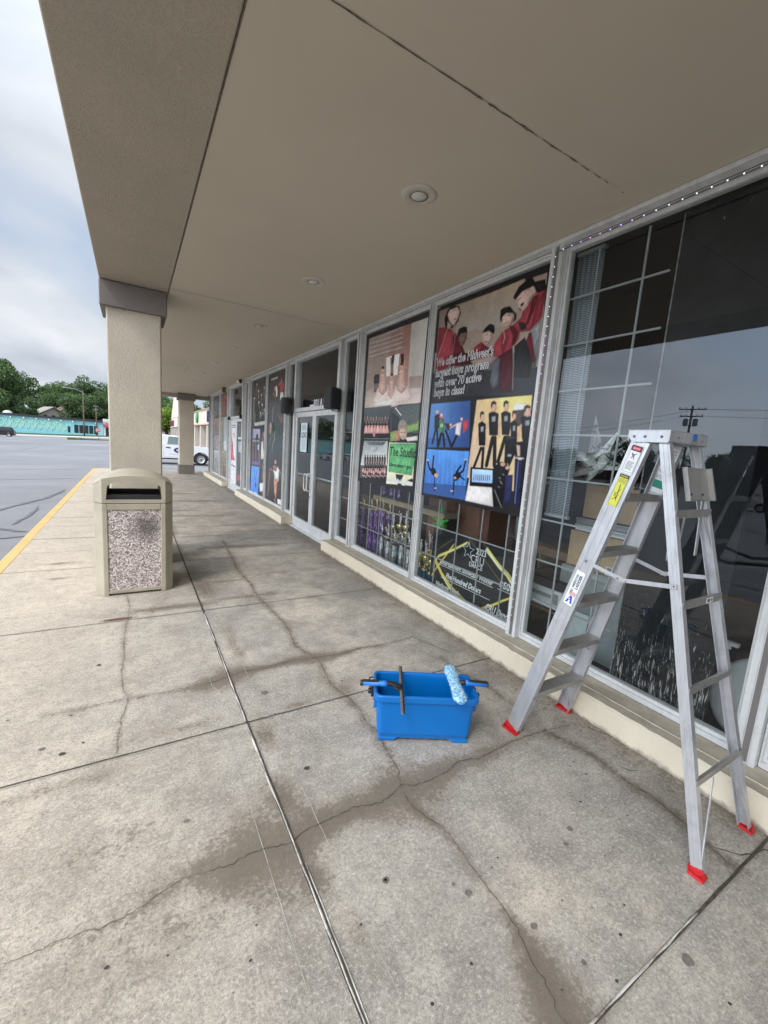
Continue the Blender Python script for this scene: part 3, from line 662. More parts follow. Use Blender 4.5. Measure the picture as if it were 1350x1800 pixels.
POSTERS['B']=(3.69,2.3,1.125,3.03,'201f21',[
('g',('7a6a5c','9a8474','8c7f74','84766a'),0,[38,1882,1345,1861,1375,1176,51,1273]),
('g',('8c7c6a','a59078','8d8883','8b8178'),0,[354,1861,1131,1879,1058,1544,323,1615]),
('n','6a665f',(0.25,30),[510,1605,902,1620,976,1413,536,1428]),
('g',('807c78','5f5c5b','2a2a2d','2c2b2d'),0,[20,1479,1341,1284,1361,983,35,1060]),
('g',('2d2c2e','33353a','2c2e33','29292c'),0,[19,1276,1363,1171,1346,967,22,1042]),
('p','1a181a',1,[1238,1828,1335,1818,1359,1730,1270,1736]),
('p','93323c',1,[1270,1736,1351,1738,1348,1540,1259,1463,1152,1469,1058,1544,1134,1586,1149,1639]),
('p','7c2530',1,[1351,1738,1354,1638,1322,1519,1241,1466,1262,1558,1279,1677]),
('p','5a1a24',1,[1228,1723,1291,1714,1256,1601,1215,1513,1194,1531,1219,1609]),
('p','262427',1,[1114,1562,1204,1526,1201,1488,1155,1483,1124,1524]),
('p','77787c',1,[1249,1472,1341,1535,1356,1213,1314,1288]),
('p','8d8f93',1,[1285,1472,1333,1503,1339,1380,1314,1398]),
('p','5a1a24',1,[1238,1453,1262,1449,1338,1216,1306,1220,1209,1374]),
('p','232326',1,[1099,1371,1201,1425,1305,1227,1297,1102,1138,1117]),
('p','c3a396',1,[1045,1755,1111,1822,1218,1787,1252,1798,1270,1736,1202,1716,1192,1663,1150,1631,1104,1656,1062,1708]),
('p','8a6a62',1,[1202,1716,1259,1749,1270,1736,1214,1699,1192,1663]),
('p','17161a',1,[1024,1764,1072,1833,1151,1866,1205,1871,1250,1812,1225,1798,1117,1786,1052,1739]),
('p','17161a',1,[1201,1812,1247,1826,1282,1743,1261,1742,1236,1789]),
('l','2a2020',6,[1074,1727,1114,1743]),
('p','2b1c20',1,[1108,1690,1144,1703,1152,1683,1125,1671]),
('l','55302f',4,[1103,1660,1144,1675]),
('p','d0b0a2',1,[1232,1773,1228,1766,1222,1763,1215,1763,1208,1766,1203,1772,1201,1780,1203,1788,1207,1794,1213,1798,1220,1798,1226,1794,1231,1788,1233,1780]),
('l','8a6a62',3,[1212,1768,1219,1790]),
('p','2c2024',1,[1092,1673,1139,1641,1115,1643]),
('l','7d5c54',5,[1080,1718,1067,1703,1089,1691]),
('p','93323c',1,[867,1431,950,1514,1058,1544,1147,1498,1136,1415,1067,1354,973,1301,952,1296,883,1321,851,1387]),
('p','7c2530',1,[951,1506,989,1529,1033,1447,982,1307,949,1387]),
('p','5a1a24',1,[1017,1545,1058,1544,1127,1474,1101,1392,1064,1376,1071,1455]),
('l','b9b2ac',4,[960,1520,980,1457,966,1414]),
('p','481620',1,[928,1315,1085,1366,1138,1117,1131,1007,995,1017]),
('l','9a9694',4,[1084,1373,1113,1216,1133,1022]),
('p','54565c',1,[876,1299,952,1296,964,1081,914,1047,861,1106]),
('p','c0a194',1,[910,1641,970,1657,1049,1633,1053,1574,1016,1553,966,1548,922,1594]),
('p','8f7067',1,[1024,1566,1051,1618,1059,1566,1019,1538,987,1544]),
('p','16151a',1,[902,1620,896,1696,930,1710,1003,1704,1039,1664,1084,1625,1086,1582,1059,1566,1061,1616,1043,1641,970,1657,931,1636,923,1586]),
('l','2a2020',5,[931,1607,951,1610]),
('l','2a2020',5,[984,1631,1012,1630]),
('l','55302f',6,[962,1575,1007,1580]),
('l','7a5a52',4,[964,1615,975,1594]),
('p','7c2530',1,[47,1719,183,1702,276,1649,399,1559,441,1417,314,1401,257,1304,51,1273]),
('p','93323c',1,[186,1684,323,1615,299,1403,140,1399,74,1435]),
('p','5a1a24',1,[279,1631,402,1541,519,1372,425,1386,311,1419]),
('p','481620',1,[241,1412,439,1426,607,1376,607,1294,466,1296,299,1307]),
('l','a8a09c',4,[187,1675,144,1568,62,1409]),
('l','a8a09c',3,[278,1640,321,1581,304,1420]),
('p','17161a',1,[143,1727,126,1792,172,1869,241,1887,341,1860,378,1789,348,1720,259,1670,153,1708]),
('p','c6aa9c',1,[196,1855,314,1857,353,1819,356,1760,309,1711,277,1692,212,1748,173,1817]),
('p','a18478',1,[182,1754,254,1705,237,1674,186,1684]),
('p','a07c72',1,[309,1711,356,1760,356,1802,329,1758,286,1699]),
('l','2a2020',5,[259,1836,304,1832]),
('l','2a2020',4,[332,1824,349,1818]),
('p','4a2a2c',1,[308,1753,309,1750,306,1747,300,1746,292,1746,285,1747,278,1749,274,1753,274,1756,277,1758,283,1760,290,1760,298,1759,304,1756]),
('l','8d6c62',4,[321,1810,337,1777,315,1776]),
('p','664c44',1,[372,1606,483,1610,500,1541,464,1481,425,1479,383,1536]),
('p','17161a',1,[351,1609,372,1648,437,1656,485,1642,504,1573,486,1593,406,1599,374,1563]),
('l','1a1414',5,[419,1564,438,1564]),
('l','1a1414',4,[466,1555,486,1552]),
('p','3a1c20',1,[467,1509,467,1506,462,1504,456,1504,447,1504,440,1506,434,1508,431,1511,431,1513,436,1515,443,1516,451,1516,458,1514,464,1512]),
('p','7c2530',1,[610,1441,701,1474,778,1422,827,1329,727,1303,607,1376]),
('p','5a1a24',1,[705,1450,778,1422,876,1368,861,1324,721,1344]),
('p','b39689',1,[702,1545,769,1556,830,1529,827,1476,798,1442,754,1434,710,1488]),
('p','16151a',1,[696,1546,730,1586,784,1611,843,1587,857,1532,843,1511,782,1550,725,1549]),
('l','2a2020',5,[754,1521,777,1521]),
('l','2a2020',5,[801,1510,820,1505]),
('p','5a3435',1,[779,1460,778,1458,774,1456,767,1456,758,1456,751,1459,745,1461,742,1464,743,1467,748,1469,755,1469,763,1468,771,1466,777,1463]),
('p','7f5f57',1,[798,1442,827,1476,832,1513,811,1471,777,1430]),
('p','8d7c74',1,[578,1323,858,1340,908,1302,827,1251,661,1263]),
('p','3a3a3e',1,[452,1297,733,1263,791,1192,741,1052,543,1042]),
('g',('3f78b8','25467f','1f3f74','2b5a9c'),0,[34,963,635,964,682,537,34,513]),
('g',('4f84bd','3b6ba8','38639b','4173ae'),0,[34,963,341,963,366,612,28,606]),
('l','24406e',4,[28,606,678,602]),
('l','16181d',31,[150,717,112,562]),
('l','16181d',31,[165,717,206,538]),
('l','16181d',40,[250,681,213,538]),
('l','16181d',36,[274,664,314,541]),
('l','16181d',29,[313,690,417,544]),
('l','16181d',32,[494,657,431,541]),
('p','2a2228',1,[108,843,188,859,216,717,121,708]),
('p','3a7a4e',1,[191,788,269,795,296,664,208,672]),
('p','33242c',1,[281,764,372,759,404,725,341,690]),
('p','cfc3c0',1,[465,758,540,774,535,641,461,657]),
('p','c0373c',1,[553,773,630,797,636,715,582,666]),
('l','c79a88',14,[378,716,467,749]),
('l','b04a48',14,[192,832,282,804]),
('p','c9a28f',1,[173,879,172,870,166,864,156,860,145,860,134,865,126,872,122,880,124,889,130,895,139,899,151,898,161,894,169,887]),
('p','d0a898',1,[245,844,243,836,238,830,229,827,219,827,209,831,202,837,198,845,199,853,205,859,214,862,224,861,234,858,241,851]),
('p','c9a28f',1,[556,798,555,791,550,785,543,782,535,782,527,786,520,792,517,799,518,806,523,812,530,815,538,814,547,811,553,805]),
('p','c9a28f',1,[399,746,398,740,394,735,387,733,378,733,370,735,364,740,361,746,362,752,367,757,374,760,383,759,391,757,397,752]),
('l','d8e070',9,[225,752,234,725]),
('l','d8e070',9,[249,756,257,730]),
('l','2a2228',9,[119,825,269,795]),
('g',('3f88d2','3f82cc','2f66ad','2c62ab'),0,[32,495,687,500,694,174,26,135]),
('l','5a9fdd',4,[92,488,112,144]),
('l','5a9fdd',4,[169,488,189,149]),
('l','5a9fdd',4,[243,489,263,153]),
('l','5a9fdd',4,[315,489,335,158]),
('l','5a9fdd',4,[385,489,406,162]),
('l','5a9fdd',4,[453,490,474,166]),
('l','5a9fdd',4,[519,490,541,170]),
('l','5a9fdd',4,[583,491,605,174]),
('l','5a9fdd',4,[646,491,668,177]),
('g',('264a80','2a4f88','2a5490','22467b'),0,[21,135,692,169,701,44,21,24]),
('l','14161a',25,[155,427,151,297]),
('l','14161a',25,[56,365,107,285,184,282]),
('p','14161a',1,[106,294,188,309,243,241,194,218,144,241]),
('l','14161a',18,[191,236,223,73]),
('p','c98f74',1,[257,238,255,227,247,218,235,212,220,211,207,214,196,222,192,232,193,242,201,251,214,257,228,258,242,255,252,247]),
('l','c9b0a8',11,[219,100,241,103]),
('l','b5a49c',13,[38,378,69,380]),
('l','14161a',22,[652,412,634,319,565,270]),
('l','14161a',24,[590,357,535,293]),
('p','14161a',1,[493,264,560,304,617,267,548,209,501,212]),
('l','14161a',19,[513,222,518,75]),
('l','14161a',15,[593,256,660,233]),
('p','c48a70',1,[545,238,544,232,539,227,531,224,521,223,512,224,506,229,503,234,504,240,509,246,517,249,527,250,535,248,542,244]),
('l','b5a49c',10,[625,423,669,421]),
('l','c9b0a8',9,[476,105,510,105]),
('g',('c7ad86','e2cc72','c0a480','b59a80'),0,[720,964,1342,966,1384,189,693,257]),
('g',('cdb27e','d8b870','bda284','c2a688'),0,[720,964,1010,966,1042,489,734,392]),
('g',('e6d070','dcc468','b29a78','c4aa74'),0,[1010,966,1342,966,1355,575,1056,535]),
('p','d8d4cc',1,[1167,903,1289,911,1294,852,1169,857]),
('p','4a4038',1,[1183,856,1284,859,1295,727,1194,728]),
('p','cfc8c2',1,[727,260,1044,206,1064,38,701,40]),
('l','121317',33,[838,534,774,363]),
('l','121317',35,[868,536,877,370]),
('p','121317',1,[768,754,815,777,868,749,890,560,806,557]),
('l','c0917f',12,[779,683,774,564]),
('l','c0917f',13,[878,684,911,545]),
('p','8c8d92',1,[806,723,842,730,846,684,815,680]),
('p','cb9b86',1,[842,808,841,794,835,783,825,776,813,777,801,783,792,795,787,809,788,823,794,834,804,840,816,840,828,833,837,822]),
('p','2b211f',1,[781,817,781,852,806,867,834,846,831,831,801,836,795,793]),
('l','121317',44,[967,627,930,390]),
('l','121317',44,[995,628,1025,397]),
('p','121317',1,[885,841,944,862,1008,833,1027,651,923,649]),
('l','c0917f',16,[895,772,884,657]),
('l','c0917f',16,[1018,770,1053,636]),
('p','8c8d92',1,[930,809,975,816,979,771,940,768]),
('p','cb9b86',1,[977,890,976,872,969,858,957,851,942,851,927,860,915,875,909,893,910,911,917,925,929,933,944,932,959,923,971,908]),
('p','2b211f',1,[904,901,905,935,936,948,970,928,966,913,929,919,920,878]),
('l','121317',39,[1110,633,1062,430]),
('l','121317',42,[1136,634,1152,436]),
('p','121317',1,[1034,840,1087,860,1145,833,1164,656,1071,655]),
('l','c0917f',14,[1044,773,1035,662]),
('l','c0917f',14,[1155,771,1188,642]),
('p','8c8d92',1,[1075,809,1115,816,1119,772,1084,769]),
('p','cb9b86',1,[1116,888,1116,871,1110,858,1099,851,1085,851,1072,859,1061,873,1055,890,1056,907,1062,920,1073,927,1087,926,1100,918,1111,905]),
('p','2b211f',1,[1050,898,1051,931,1079,944,1110,924,1106,910,1073,915,1065,875]),
('l','121317',30,[1209,556,1179,452]),
('l','121317',30,[1235,557,1264,457]),
('p','121317',1,[1151,757,1186,778,1228,753,1249,579,1185,577]),
('l','c0917f',10,[1161,692,1161,583]),
('l','c0917f',10,[1237,692,1266,565]),
('p','8c8d92',1,[1181,728,1208,735,1213,692,1189,689]),
('p','cb9b86',1,[1206,806,1206,794,1202,785,1194,780,1185,780,1176,786,1168,795,1165,807,1165,819,1169,828,1177,833,1186,833,1195,827,1202,818]),
('p','2b211f',1,[1160,814,1158,847,1177,860,1199,842,1197,828,1174,832,1171,793]),
('l','121317',49,[1340,602,1303,502]),
('l','121317',49,[1364,603,1383,506]),
('p','121317',1,[1257,798,1317,817,1382,791,1399,624,1294,622]),
('l','c0917f',19,[1267,735,1255,629]),
('l','c0917f',16,[1391,733,1425,611]),
('p','8c8d92',1,[1303,769,1348,775,1352,734,1312,731]),
('p','cb9b86',1,[1350,843,1350,824,1343,808,1331,800,1316,800,1301,809,1289,826,1282,846,1282,866,1289,881,1302,890,1317,889,1332,879,1344,863]),
('p','2b211f',1,[1277,853,1279,884,1311,896,1345,877,1341,864,1303,869,1293,831]),
('p','101116',1,[727,359,1020,366,1045,202,739,183]),
('g',('a9c6e2','9dbfe0','7c9cc4','7f9fc8'),0,[754,341,1009,350,1026,239,765,223]),
('l','1a2438',10,[785,290,789,246]),
('l','1a2438',10,[811,292,815,248]),
('l','1a2438',10,[836,294,840,250]),
('l','1a2438',10,[861,295,865,251]),
('l','1a2438',10,[886,297,890,253]),
('l','1a2438',10,[910,298,915,255]),
('l','1a2438',9,[935,299,939,256]),
('l','1a2438',10,[958,301,963,258]),
('l','1a2438',9,[982,302,987,260]),
('p','14151b',1,[1017,381,1092,432,1153,428,1209,381,1177,274,1167,77,1080,110,1022,211]),
('p','14151b',1,[1119,648,1215,649,1239,499,1197,395,1140,450]),
('p','0f1014',1,[1223,599,1305,608,1338,483,1243,470]),
('p','c8a48c',1,[1245,578,1283,572,1296,488,1269,486]),
('p','1c1d3c',1,[1245,456,1337,462,1358,91,1285,80]),
('p','23264a',1,[1169,326,1245,333,1265,84,1175,93]),
('p','101116',1,[1299,643,1377,658,1412,93,1359,84]),
('l','5f70b0',6,[1285,444,1300,104]),
('p','14151b',1,[1022,211,1168,138,1166,54,1064,38]),
('l','7d7a74',6,[1058,185,1162,46]),
('p','b08a70',1,[1150,413,1149,405,1141,399,1130,394,1117,393,1104,396,1095,402,1091,409,1093,417,1100,424,1112,428,1125,429,1137,426,1146,421]),
('p','b39078',1,[1204,388,1203,381,1197,374,1187,371,1176,370,1166,372,1158,377,1154,384,1155,391,1162,397,1171,401,1182,402,1193,400,1201,394]),
('l','8b8e98',4,[1093,296,1115,287]),
('l','8b8e98',4,[1120,253,1142,244]),
('l','8b8e98',4,[1094,220,1116,211]),
('l','8b8e98',4,[1128,329,1150,320]),
('l','8b8e98',4,[1108,267,1129,258]),
('l','b9bcc4',7,[1243,474,1335,472]),
('l','303138',15,[1131,634,1208,635]),
('p','8f9098',1,[1208,490,1206,486,1200,482,1190,479,1179,479,1168,480,1161,483,1158,488,1160,492,1166,496,1176,499,1187,499,1197,498,1205,495]),
])
POSTERS['C']=(11.5,10.02,0.15,3.04,'2b2b2d',[
('l','8d877e',24,[486,2778,463,2690,530,2595]),
('p','b8b0a5',1,[543,2781,539,2769,524,2761,501,2758,476,2760,452,2767,435,2778,428,2791,432,2803,447,2811,470,2815,495,2812,519,2805,536,2794]),
('l','8d877e',27,[666,2605,643,2528,707,2445]),
('p','b8b0a5',1,[721,2609,717,2597,703,2589,681,2585,656,2587,633,2594,616,2605,609,2617,613,2629,628,2637,650,2641,675,2639,698,2632,715,2621]),
('l','8d877e',25,[952,2487,934,2372,1000,2253]),
('p','b8b0a5',1,[1004,2492,1000,2480,987,2472,966,2468,942,2469,920,2476,904,2487,897,2499,901,2510,915,2519,936,2522,960,2521,982,2514,998,2504]),
('l','8d877e',27,[1196,2641,1178,2538,1241,2430]),
('p','b8b0a5',1,[1246,2644,1242,2633,1229,2625,1209,2622,1186,2623,1165,2630,1150,2641,1143,2653,1147,2664,1160,2672,1181,2675,1203,2673,1225,2667,1240,2656]),
('l','8d877e',27,[1381,2589,1359,2535,1415,2475]),
('p','b8b0a5',1,[1430,2592,1426,2581,1413,2573,1394,2570,1372,2572,1351,2578,1336,2588,1330,2600,1334,2611,1347,2619,1366,2623,1388,2621,1409,2614,1424,2604]),
('l','8d877e',22,[1053,2250,1035,2145,1099,2036]),
('p','b8b0a5',1,[1105,2255,1101,2244,1088,2235,1067,2231,1044,2232,1022,2238,1006,2248,999,2260,1003,2272,1017,2281,1038,2285,1061,2284,1083,2277,1099,2267]),
('l','8d877e',22,[1253,2127,1229,2070,1287,2011]),
('p','b8b0a5',1,[1303,2132,1299,2121,1286,2112,1266,2108,1243,2109,1222,2115,1207,2124,1200,2136,1204,2148,1217,2157,1237,2161,1260,2160,1281,2154,1297,2144]),
('l','8d877e',31,[271,2451,261,2216,346,1976]),
('p','b8b0a5',1,[330,2456,325,2444,310,2435,286,2431,259,2432,235,2439,217,2450,210,2463,214,2475,230,2484,254,2488,280,2487,305,2480,322,2469]),
('l','8d877e',23,[1412,2308,1390,2253,1446,2194]),
('p','b8b0a5',1,[1461,2312,1457,2301,1445,2293,1425,2289,1403,2290,1383,2296,1368,2306,1361,2318,1365,2329,1378,2337,1397,2341,1420,2340,1440,2334,1455,2324]),
('l','8d877e',24,[921,2061,897,2003,957,1942]),
('p','b8b0a5',1,[975,2067,971,2055,957,2046,935,2042,911,2042,889,2048,873,2058,866,2071,870,2082,884,2092,905,2096,930,2095,952,2089,968,2079]),
('l','8d877e',31,[736,2324,711,2266,773,2204]),
('p','b8b0a5',1,[791,2329,787,2318,772,2309,751,2305,726,2306,703,2312,686,2323,679,2335,684,2347,698,2356,720,2360,745,2359,768,2352,784,2342]),
('l','a8a298',18,[184,2456,232,2000,319,1832]),
('l','a8a298',18,[378,2078,404,1831]),
('l','9b958c',17,[1293,2087,891,1983]),
('l','8d877e',18,[835,2143,865,1865]),
('p','b9b4aa',1,[292,1843,1353,1877,1441,1856,1449,1790,343,1760]),
('l','4a4844',8,[352,1840,375,1780]),
('l','4a4844',8,[453,1843,476,1783]),
('l','4a4844',8,[553,1846,576,1787]),
('l','4a4844',8,[651,1848,673,1790]),
('l','4a4844',8,[747,1851,770,1793]),
('l','4a4844',8,[842,1854,864,1796]),
('l','4a4844',8,[936,1856,958,1799]),
('l','4a4844',8,[1028,1859,1049,1802]),
('l','4a4844',8,[1119,1861,1140,1805]),
('l','4a4844',8,[1208,1864,1229,1808]),
('l','4a4844',8,[1296,1866,1317,1811]),
('l','4a4844',8,[1383,1869,1403,1813]),
('g',('9088a8','a89fbb','5a5070','4a3f58'),0,[176,1698,907,1687,942,785,184,772]),
('p','6d5a90',1,[184,1455,908,1468,925,794,184,772]),
('p','1c1820',1,[535,1544,738,1566,790,1304,477,1295]),
('p','a87f76',1,[695,1586,690,1572,673,1560,648,1554,619,1553,592,1559,572,1571,564,1585,569,1599,586,1610,612,1617,641,1617,668,1611,687,1600]),
('p','6a4038',1,[197,1329,315,1374,368,870,230,840]),
('p','b08878',1,[305,1384,301,1373,288,1364,267,1359,244,1358,222,1362,207,1371,201,1382,205,1393,218,1402,239,1407,262,1408,284,1403,299,1395]),
('p','231c26',1,[337,1332,452,1377,504,879,370,849]),
('p','b08878',1,[442,1387,438,1376,425,1367,405,1362,382,1361,361,1366,346,1374,340,1385,344,1396,357,1405,377,1410,400,1411,421,1406,436,1398]),
('p','6a4038',1,[473,1336,586,1380,638,887,507,858]),
('p','b08878',1,[576,1390,573,1379,560,1371,540,1365,518,1365,497,1369,482,1377,476,1388,480,1399,493,1408,513,1413,535,1413,556,1409,570,1401]),
('p','231c26',1,[607,1340,717,1383,769,895,640,867]),
('p','b08878',1,[708,1393,704,1383,691,1374,672,1369,650,1368,630,1372,615,1380,609,1391,613,1402,626,1411,645,1416,667,1416,687,1412,702,1404]),
('p','6a4038',1,[737,1343,845,1386,897,904,771,875]),
('p','b08878',1,[836,1396,833,1386,820,1377,801,1372,780,1371,760,1375,746,1384,740,1394,744,1405,756,1413,775,1418,796,1419,816,1415,830,1407]),
('p','c9c2ba',1,[726,1302,821,1315,835,1184,740,1170]),
('g',('3d86d6','3f86d0','2f70c0','3278c8'),0,[143,737,929,753,877,37,82,-3]),
('l','16243c',25,[461,644,527,417,675,222]),
('l','16243c',20,[750,688,570,421]),
('p','5a4038',1,[685,286,680,258,659,233,627,217,590,213,555,221,529,241,518,267,523,295,544,320,577,336,614,340,649,331,674,312]),
('l','d8dce4',15,[563,81,774,76]),
('p','8e3038',1,[1124,1608,1342,1648,1469,1610,1496,1364,1346,1282,1114,1353]),
('p','c8c0aa',1,[1071,1392,1222,1395,1337,1029,1233,954,1055,974]),
('p','a87868',1,[1416,1572,1408,1547,1383,1527,1343,1515,1297,1514,1255,1525,1224,1545,1211,1570,1218,1595,1245,1616,1285,1627,1331,1627,1373,1616,1403,1597]),
('l','b08070',27,[1210,824,1299,693,1208,485]),
('p','d2d4cc',1,[988,361,1440,430,1464,215,1049,163]),
('n','2a5a4c',(0.4,12),[988,361,1440,430,1464,215,1049,163]),
('l','a87464',24,[1205,162,1274,30]),
('l','b08070',18,[968,908,986,747]),
])
POSTERS['D']=(9.96,8.47,0.15,3.04,'343437',[
('p','2d2d30',30,[52,2862,1415,2896,1473,2205,50,2280]),
('p','47474a',40,[50,2280,1463,2286,1517,1174,91,1292]),
('p','303033',30,[53,1005,1473,1088,1437,-11,20,11]),
('p','a8a4a0',1,[207,2793,728,2793,733,2755,212,2748]),
('l','3a3a3c',5,[247,2785,264,2755]),
('l','3a3a3c',5,[306,2785,322,2755]),
('l','3a3a3c',5,[364,2785,380,2755]),
('l','3a3a3c',5,[421,2784,437,2755]),
('l','3a3a3c',5,[478,2784,494,2754]),
('l','3a3a3c',5,[534,2783,550,2754]),
('l','3a3a3c',5,[590,2783,606,2754]),
('l','3a3a3c',5,[645,2782,661,2753]),
('l','3a3a3c',5,[700,2782,715,2753]),
('p','a02238',1,[894,2641,1093,2648,1138,2504,1120,2423,929,2445]),
('l','a02238',20,[995,2765,1022,2630]),
('l','c08474',12,[751,2603,952,2645]),
('l','c08474',13,[1096,2623,1207,2482]),
('p','b47a68',1,[1051,2669,1048,2657,1037,2649,1019,2646,998,2648,979,2655,965,2665,959,2677,962,2688,974,2697,992,2700,1013,2698,1032,2691,1046,2681]),
('p','c9c9c6',1,[946,2444,1146,2438,1152,2388,1050,2294,936,2284]),
('p','b8b8b4',1,[1098,2375,1221,2366,1159,2329,1074,2335]),
('p','b47058',1,[488,2591,629,2610,725,2563,580,2496,498,2503]),
('p','d0cfca',1,[587,2600,691,2595,747,2484,734,2382,638,2371]),
('l','b0705c',22,[425,2473,596,2356]),
('l','c0b0a4',16,[460,2169,433,2010,419,1848]),
('p','33423c',1,[334,1850,565,1811,663,1615,528,1578,388,1668]),
('p','b08a78',1,[204,1815,335,1841,380,1740,283,1539,212,1630]),
('l','b58a78',25,[598,1632,621,1435]),
('l','b58a78',18,[577,1434,482,1305,464,1176]),
('l','a87c6c',15,[303,1539,279,1335]),
('l','a87468',10,[819,2016,982,1891,1068,1804]),
('l','a87468',10,[1309,2000,1169,1870,1068,1804]),
('p','8d4a48',1,[1136,1905,1133,1883,1119,1866,1098,1856,1072,1857,1048,1867,1029,1885,1021,1907,1024,1929,1038,1947,1060,1956,1086,1955,1110,1945,1128,1927]),
('p','b5846e',1,[830,979,826,956,807,936,779,923,746,921,714,929,691,946,681,969,686,993,705,1013,734,1025,767,1027,798,1019,820,1002]),
('p','3a2a26',1,[853,1052,846,1037,823,1025,789,1017,751,1014,715,1018,689,1028,679,1042,686,1056,709,1069,744,1077,782,1079,817,1075,843,1065]),
('p','c4c6c4',1,[619,783,952,881,1063,801,1019,567,773,559]),
('l','c08c76',23,[609,873,723,718,718,590]),
('p','8a5a48',1,[639,894,920,896,843,765,651,785]),
('l','b8826c',20,[367,799,284,509,233,158]),
('l','b8826c',15,[1174,758,1330,513,1371,310]),
('l','b8826c',15,[353,798,589,762]),
('l','b8826c',14,[986,848,1174,758]),
('p','b47a64',1,[674,586,953,614,925,323,854,131,727,298]),
('l','b47a64',22,[724,150,891,82]),
('p','d8d8d6',1,[1002,189,1411,212,1397,88,1015,82]),
('l','3a3a3c',7,[1053,169,1062,89]),
('l','3a3a3c',7,[1113,172,1122,93]),
('l','3a3a3c',7,[1172,175,1181,97]),
('l','3a3a3c',7,[1231,179,1240,100]),
('l','3a3a3c',7,[1289,182,1298,104]),
('l','3a3a3c',7,[1346,185,1355,107]),
])
POSTERS['E']=(17.6,16.08,0.15,3.02,'4a4a48',[
('g',('4a6470','4a6470','5f6a70','5f6a70'),0,[117,2812,1341,2808,1331,2174,95,2166]),
('n','b8aca0',(0.45,60),[117,2812,1341,2808,1331,2174,95,2166]),
('n','3a2a2a',(0.45,70),[117,2812,1341,2808,1331,2174,95,2166]),
('n','8a6058',(0.35,45),[117,2812,1341,2808,1331,2174,95,2166]),
('g',('9a8078','9a8078','6f5650','6f5650'),0,[101,2081,1338,2084,1323,1522,141,1501]),
('n','b8aca0',(0.45,60),[101,2081,1338,2084,1323,1522,141,1501]),
('n','3a2a2a',(0.45,70),[101,2081,1338,2084,1323,1522,141,1501]),
('n','8a6058',(0.35,45),[101,2081,1338,2084,1323,1522,141,1501]),
('g',('8a6a70','8a6a70','705560','705560'),0,[144,1458,1383,1492,1367,945,179,961]),
('n','b8aca0',(0.45,60),[144,1458,1383,1492,1367,945,179,961]),
('n','3a2a2a',(0.45,70),[144,1458,1383,1492,1367,945,179,961]),
('n','8a6058',(0.35,45),[144,1458,1383,1492,1367,945,179,961]),
('g',('8a948e','8a948e','6a7068','6a7068'),0,[183,896,1426,927,1379,-1,246,-19]),
('n','b8aca0',(0.45,60),[183,896,1426,927,1379,-1,246,-19]),
('n','3a2a2a',(0.45,70),[183,896,1426,927,1379,-1,246,-19]),
('n','8a6058',(0.35,45),[183,896,1426,927,1379,-1,246,-19]),
])
POSTERS['F']=(16.0,14.5,0.15,3.02,'4c4a48',[
('g',('8a4238','8a4238','5a2c28','5a2c28'),0,[25,2770,1145,2773,1122,2117,20,2127]),
('n','b8aca0',(0.45,60),[25,2770,1145,2773,1122,2117,20,2127]),
('n','3a2a2a',(0.45,70),[25,2770,1145,2773,1122,2117,20,2127]),
('n','8a6058',(0.35,45),[25,2770,1145,2773,1122,2117,20,2127]),
('g',('8a8478','8a8478','6a6458','6a6458'),0,[-34,2089,1075,2091,1116,1000,-4,974]),
('n','b8aca0',(0.45,60),[-34,2089,1075,2091,1116,1000,-4,974]),
('n','3a2a2a',(0.45,70),[-34,2089,1075,2091,1116,1000,-4,974]),
('n','8a6058',(0.35,45),[-34,2089,1075,2091,1116,1000,-4,974]),
('g',('7a7468','7a7468','5a5448','5a5448'),0,[-58,932,1068,979,1099,-11,-46,16]),
('n','b8aca0',(0.45,60),[-58,932,1068,979,1099,-11,-46,16]),
('n','3a2a2a',(0.45,70),[-58,932,1068,979,1099,-11,-46,16]),
('n','8a6058',(0.35,45),[-58,932,1068,979,1099,-11,-46,16]),
('p','9fa6a4',1,[565,2094,1075,2091,1146,1001,621,999]),
('l','c8ccca',27,[633,1251,1095,1253]),
('l','c8ccca',27,[638,1186,1101,1190]),
('l','c8ccca',27,[643,1120,1106,1126]),
('l','c8ccca',27,[649,1054,1111,1062]),
('l','c8ccca',27,[654,989,1116,998]),
])
POSTERS['G']=(13.9,13.28,0.14,2.04,'d8d5d2',[
('l','5a6a80',28,[22,1806,568,1810]),
('l','5a6a80',28,[27,1750,573,1755]),
('p','b93558',1,[-120,1419,6,1491,222,1217,315,942,543,747,-60,736]),
('p','c95a78',1,[44,1070,268,992,500,761,161,740]),
('p','c8a294',1,[423,1514,415,1480,385,1453,339,1437,286,1437,237,1451,202,1477,187,1511,196,1545,226,1572,273,1587,325,1588,374,1573,408,1547]),
('l','d8b8a8',51,[314,1426,467,1121]),
('p','2b2a2e',1,[-94,617,641,581,603,544,-91,581]),
('n','3a3436',(0.6,50),[-41,530,353,525,365,-74,-32,-84]),
('n','3a3436',(0.5,40),[-100,688,337,699,345,612,-94,617]),
])
POSTERS['H']=(13.12,12.46,0.14,2.04,'45424a',[
('g',('5a5660','6a6068','4a4850','3f3d45'),0,[100,1865,730,1881,770,1479,136,1486]),
('n','b59a98',(0.5,40),[100,1865,730,1881,770,1479,136,1486]),
('p','b8bcc4',1,[138,1470,736,1463,742,1400,144,1404]),
('g',('88888c','a8a8ac','c0c0c4','8a8a8e'),0,[150,1338,747,1352,742,1033,178,1040]),
('n','222226',(0.5,50),[150,1338,747,1352,742,1033,178,1040]),
('n','5a4a52',(0.5,60),[143,1005,745,1001,734,-6,122,-46]),
('p','8a4452',8,[122,381,656,412,638,213,102,174]),
('n','c87880',(0.4,40),[122,381,656,412,638,213,102,174]),
])
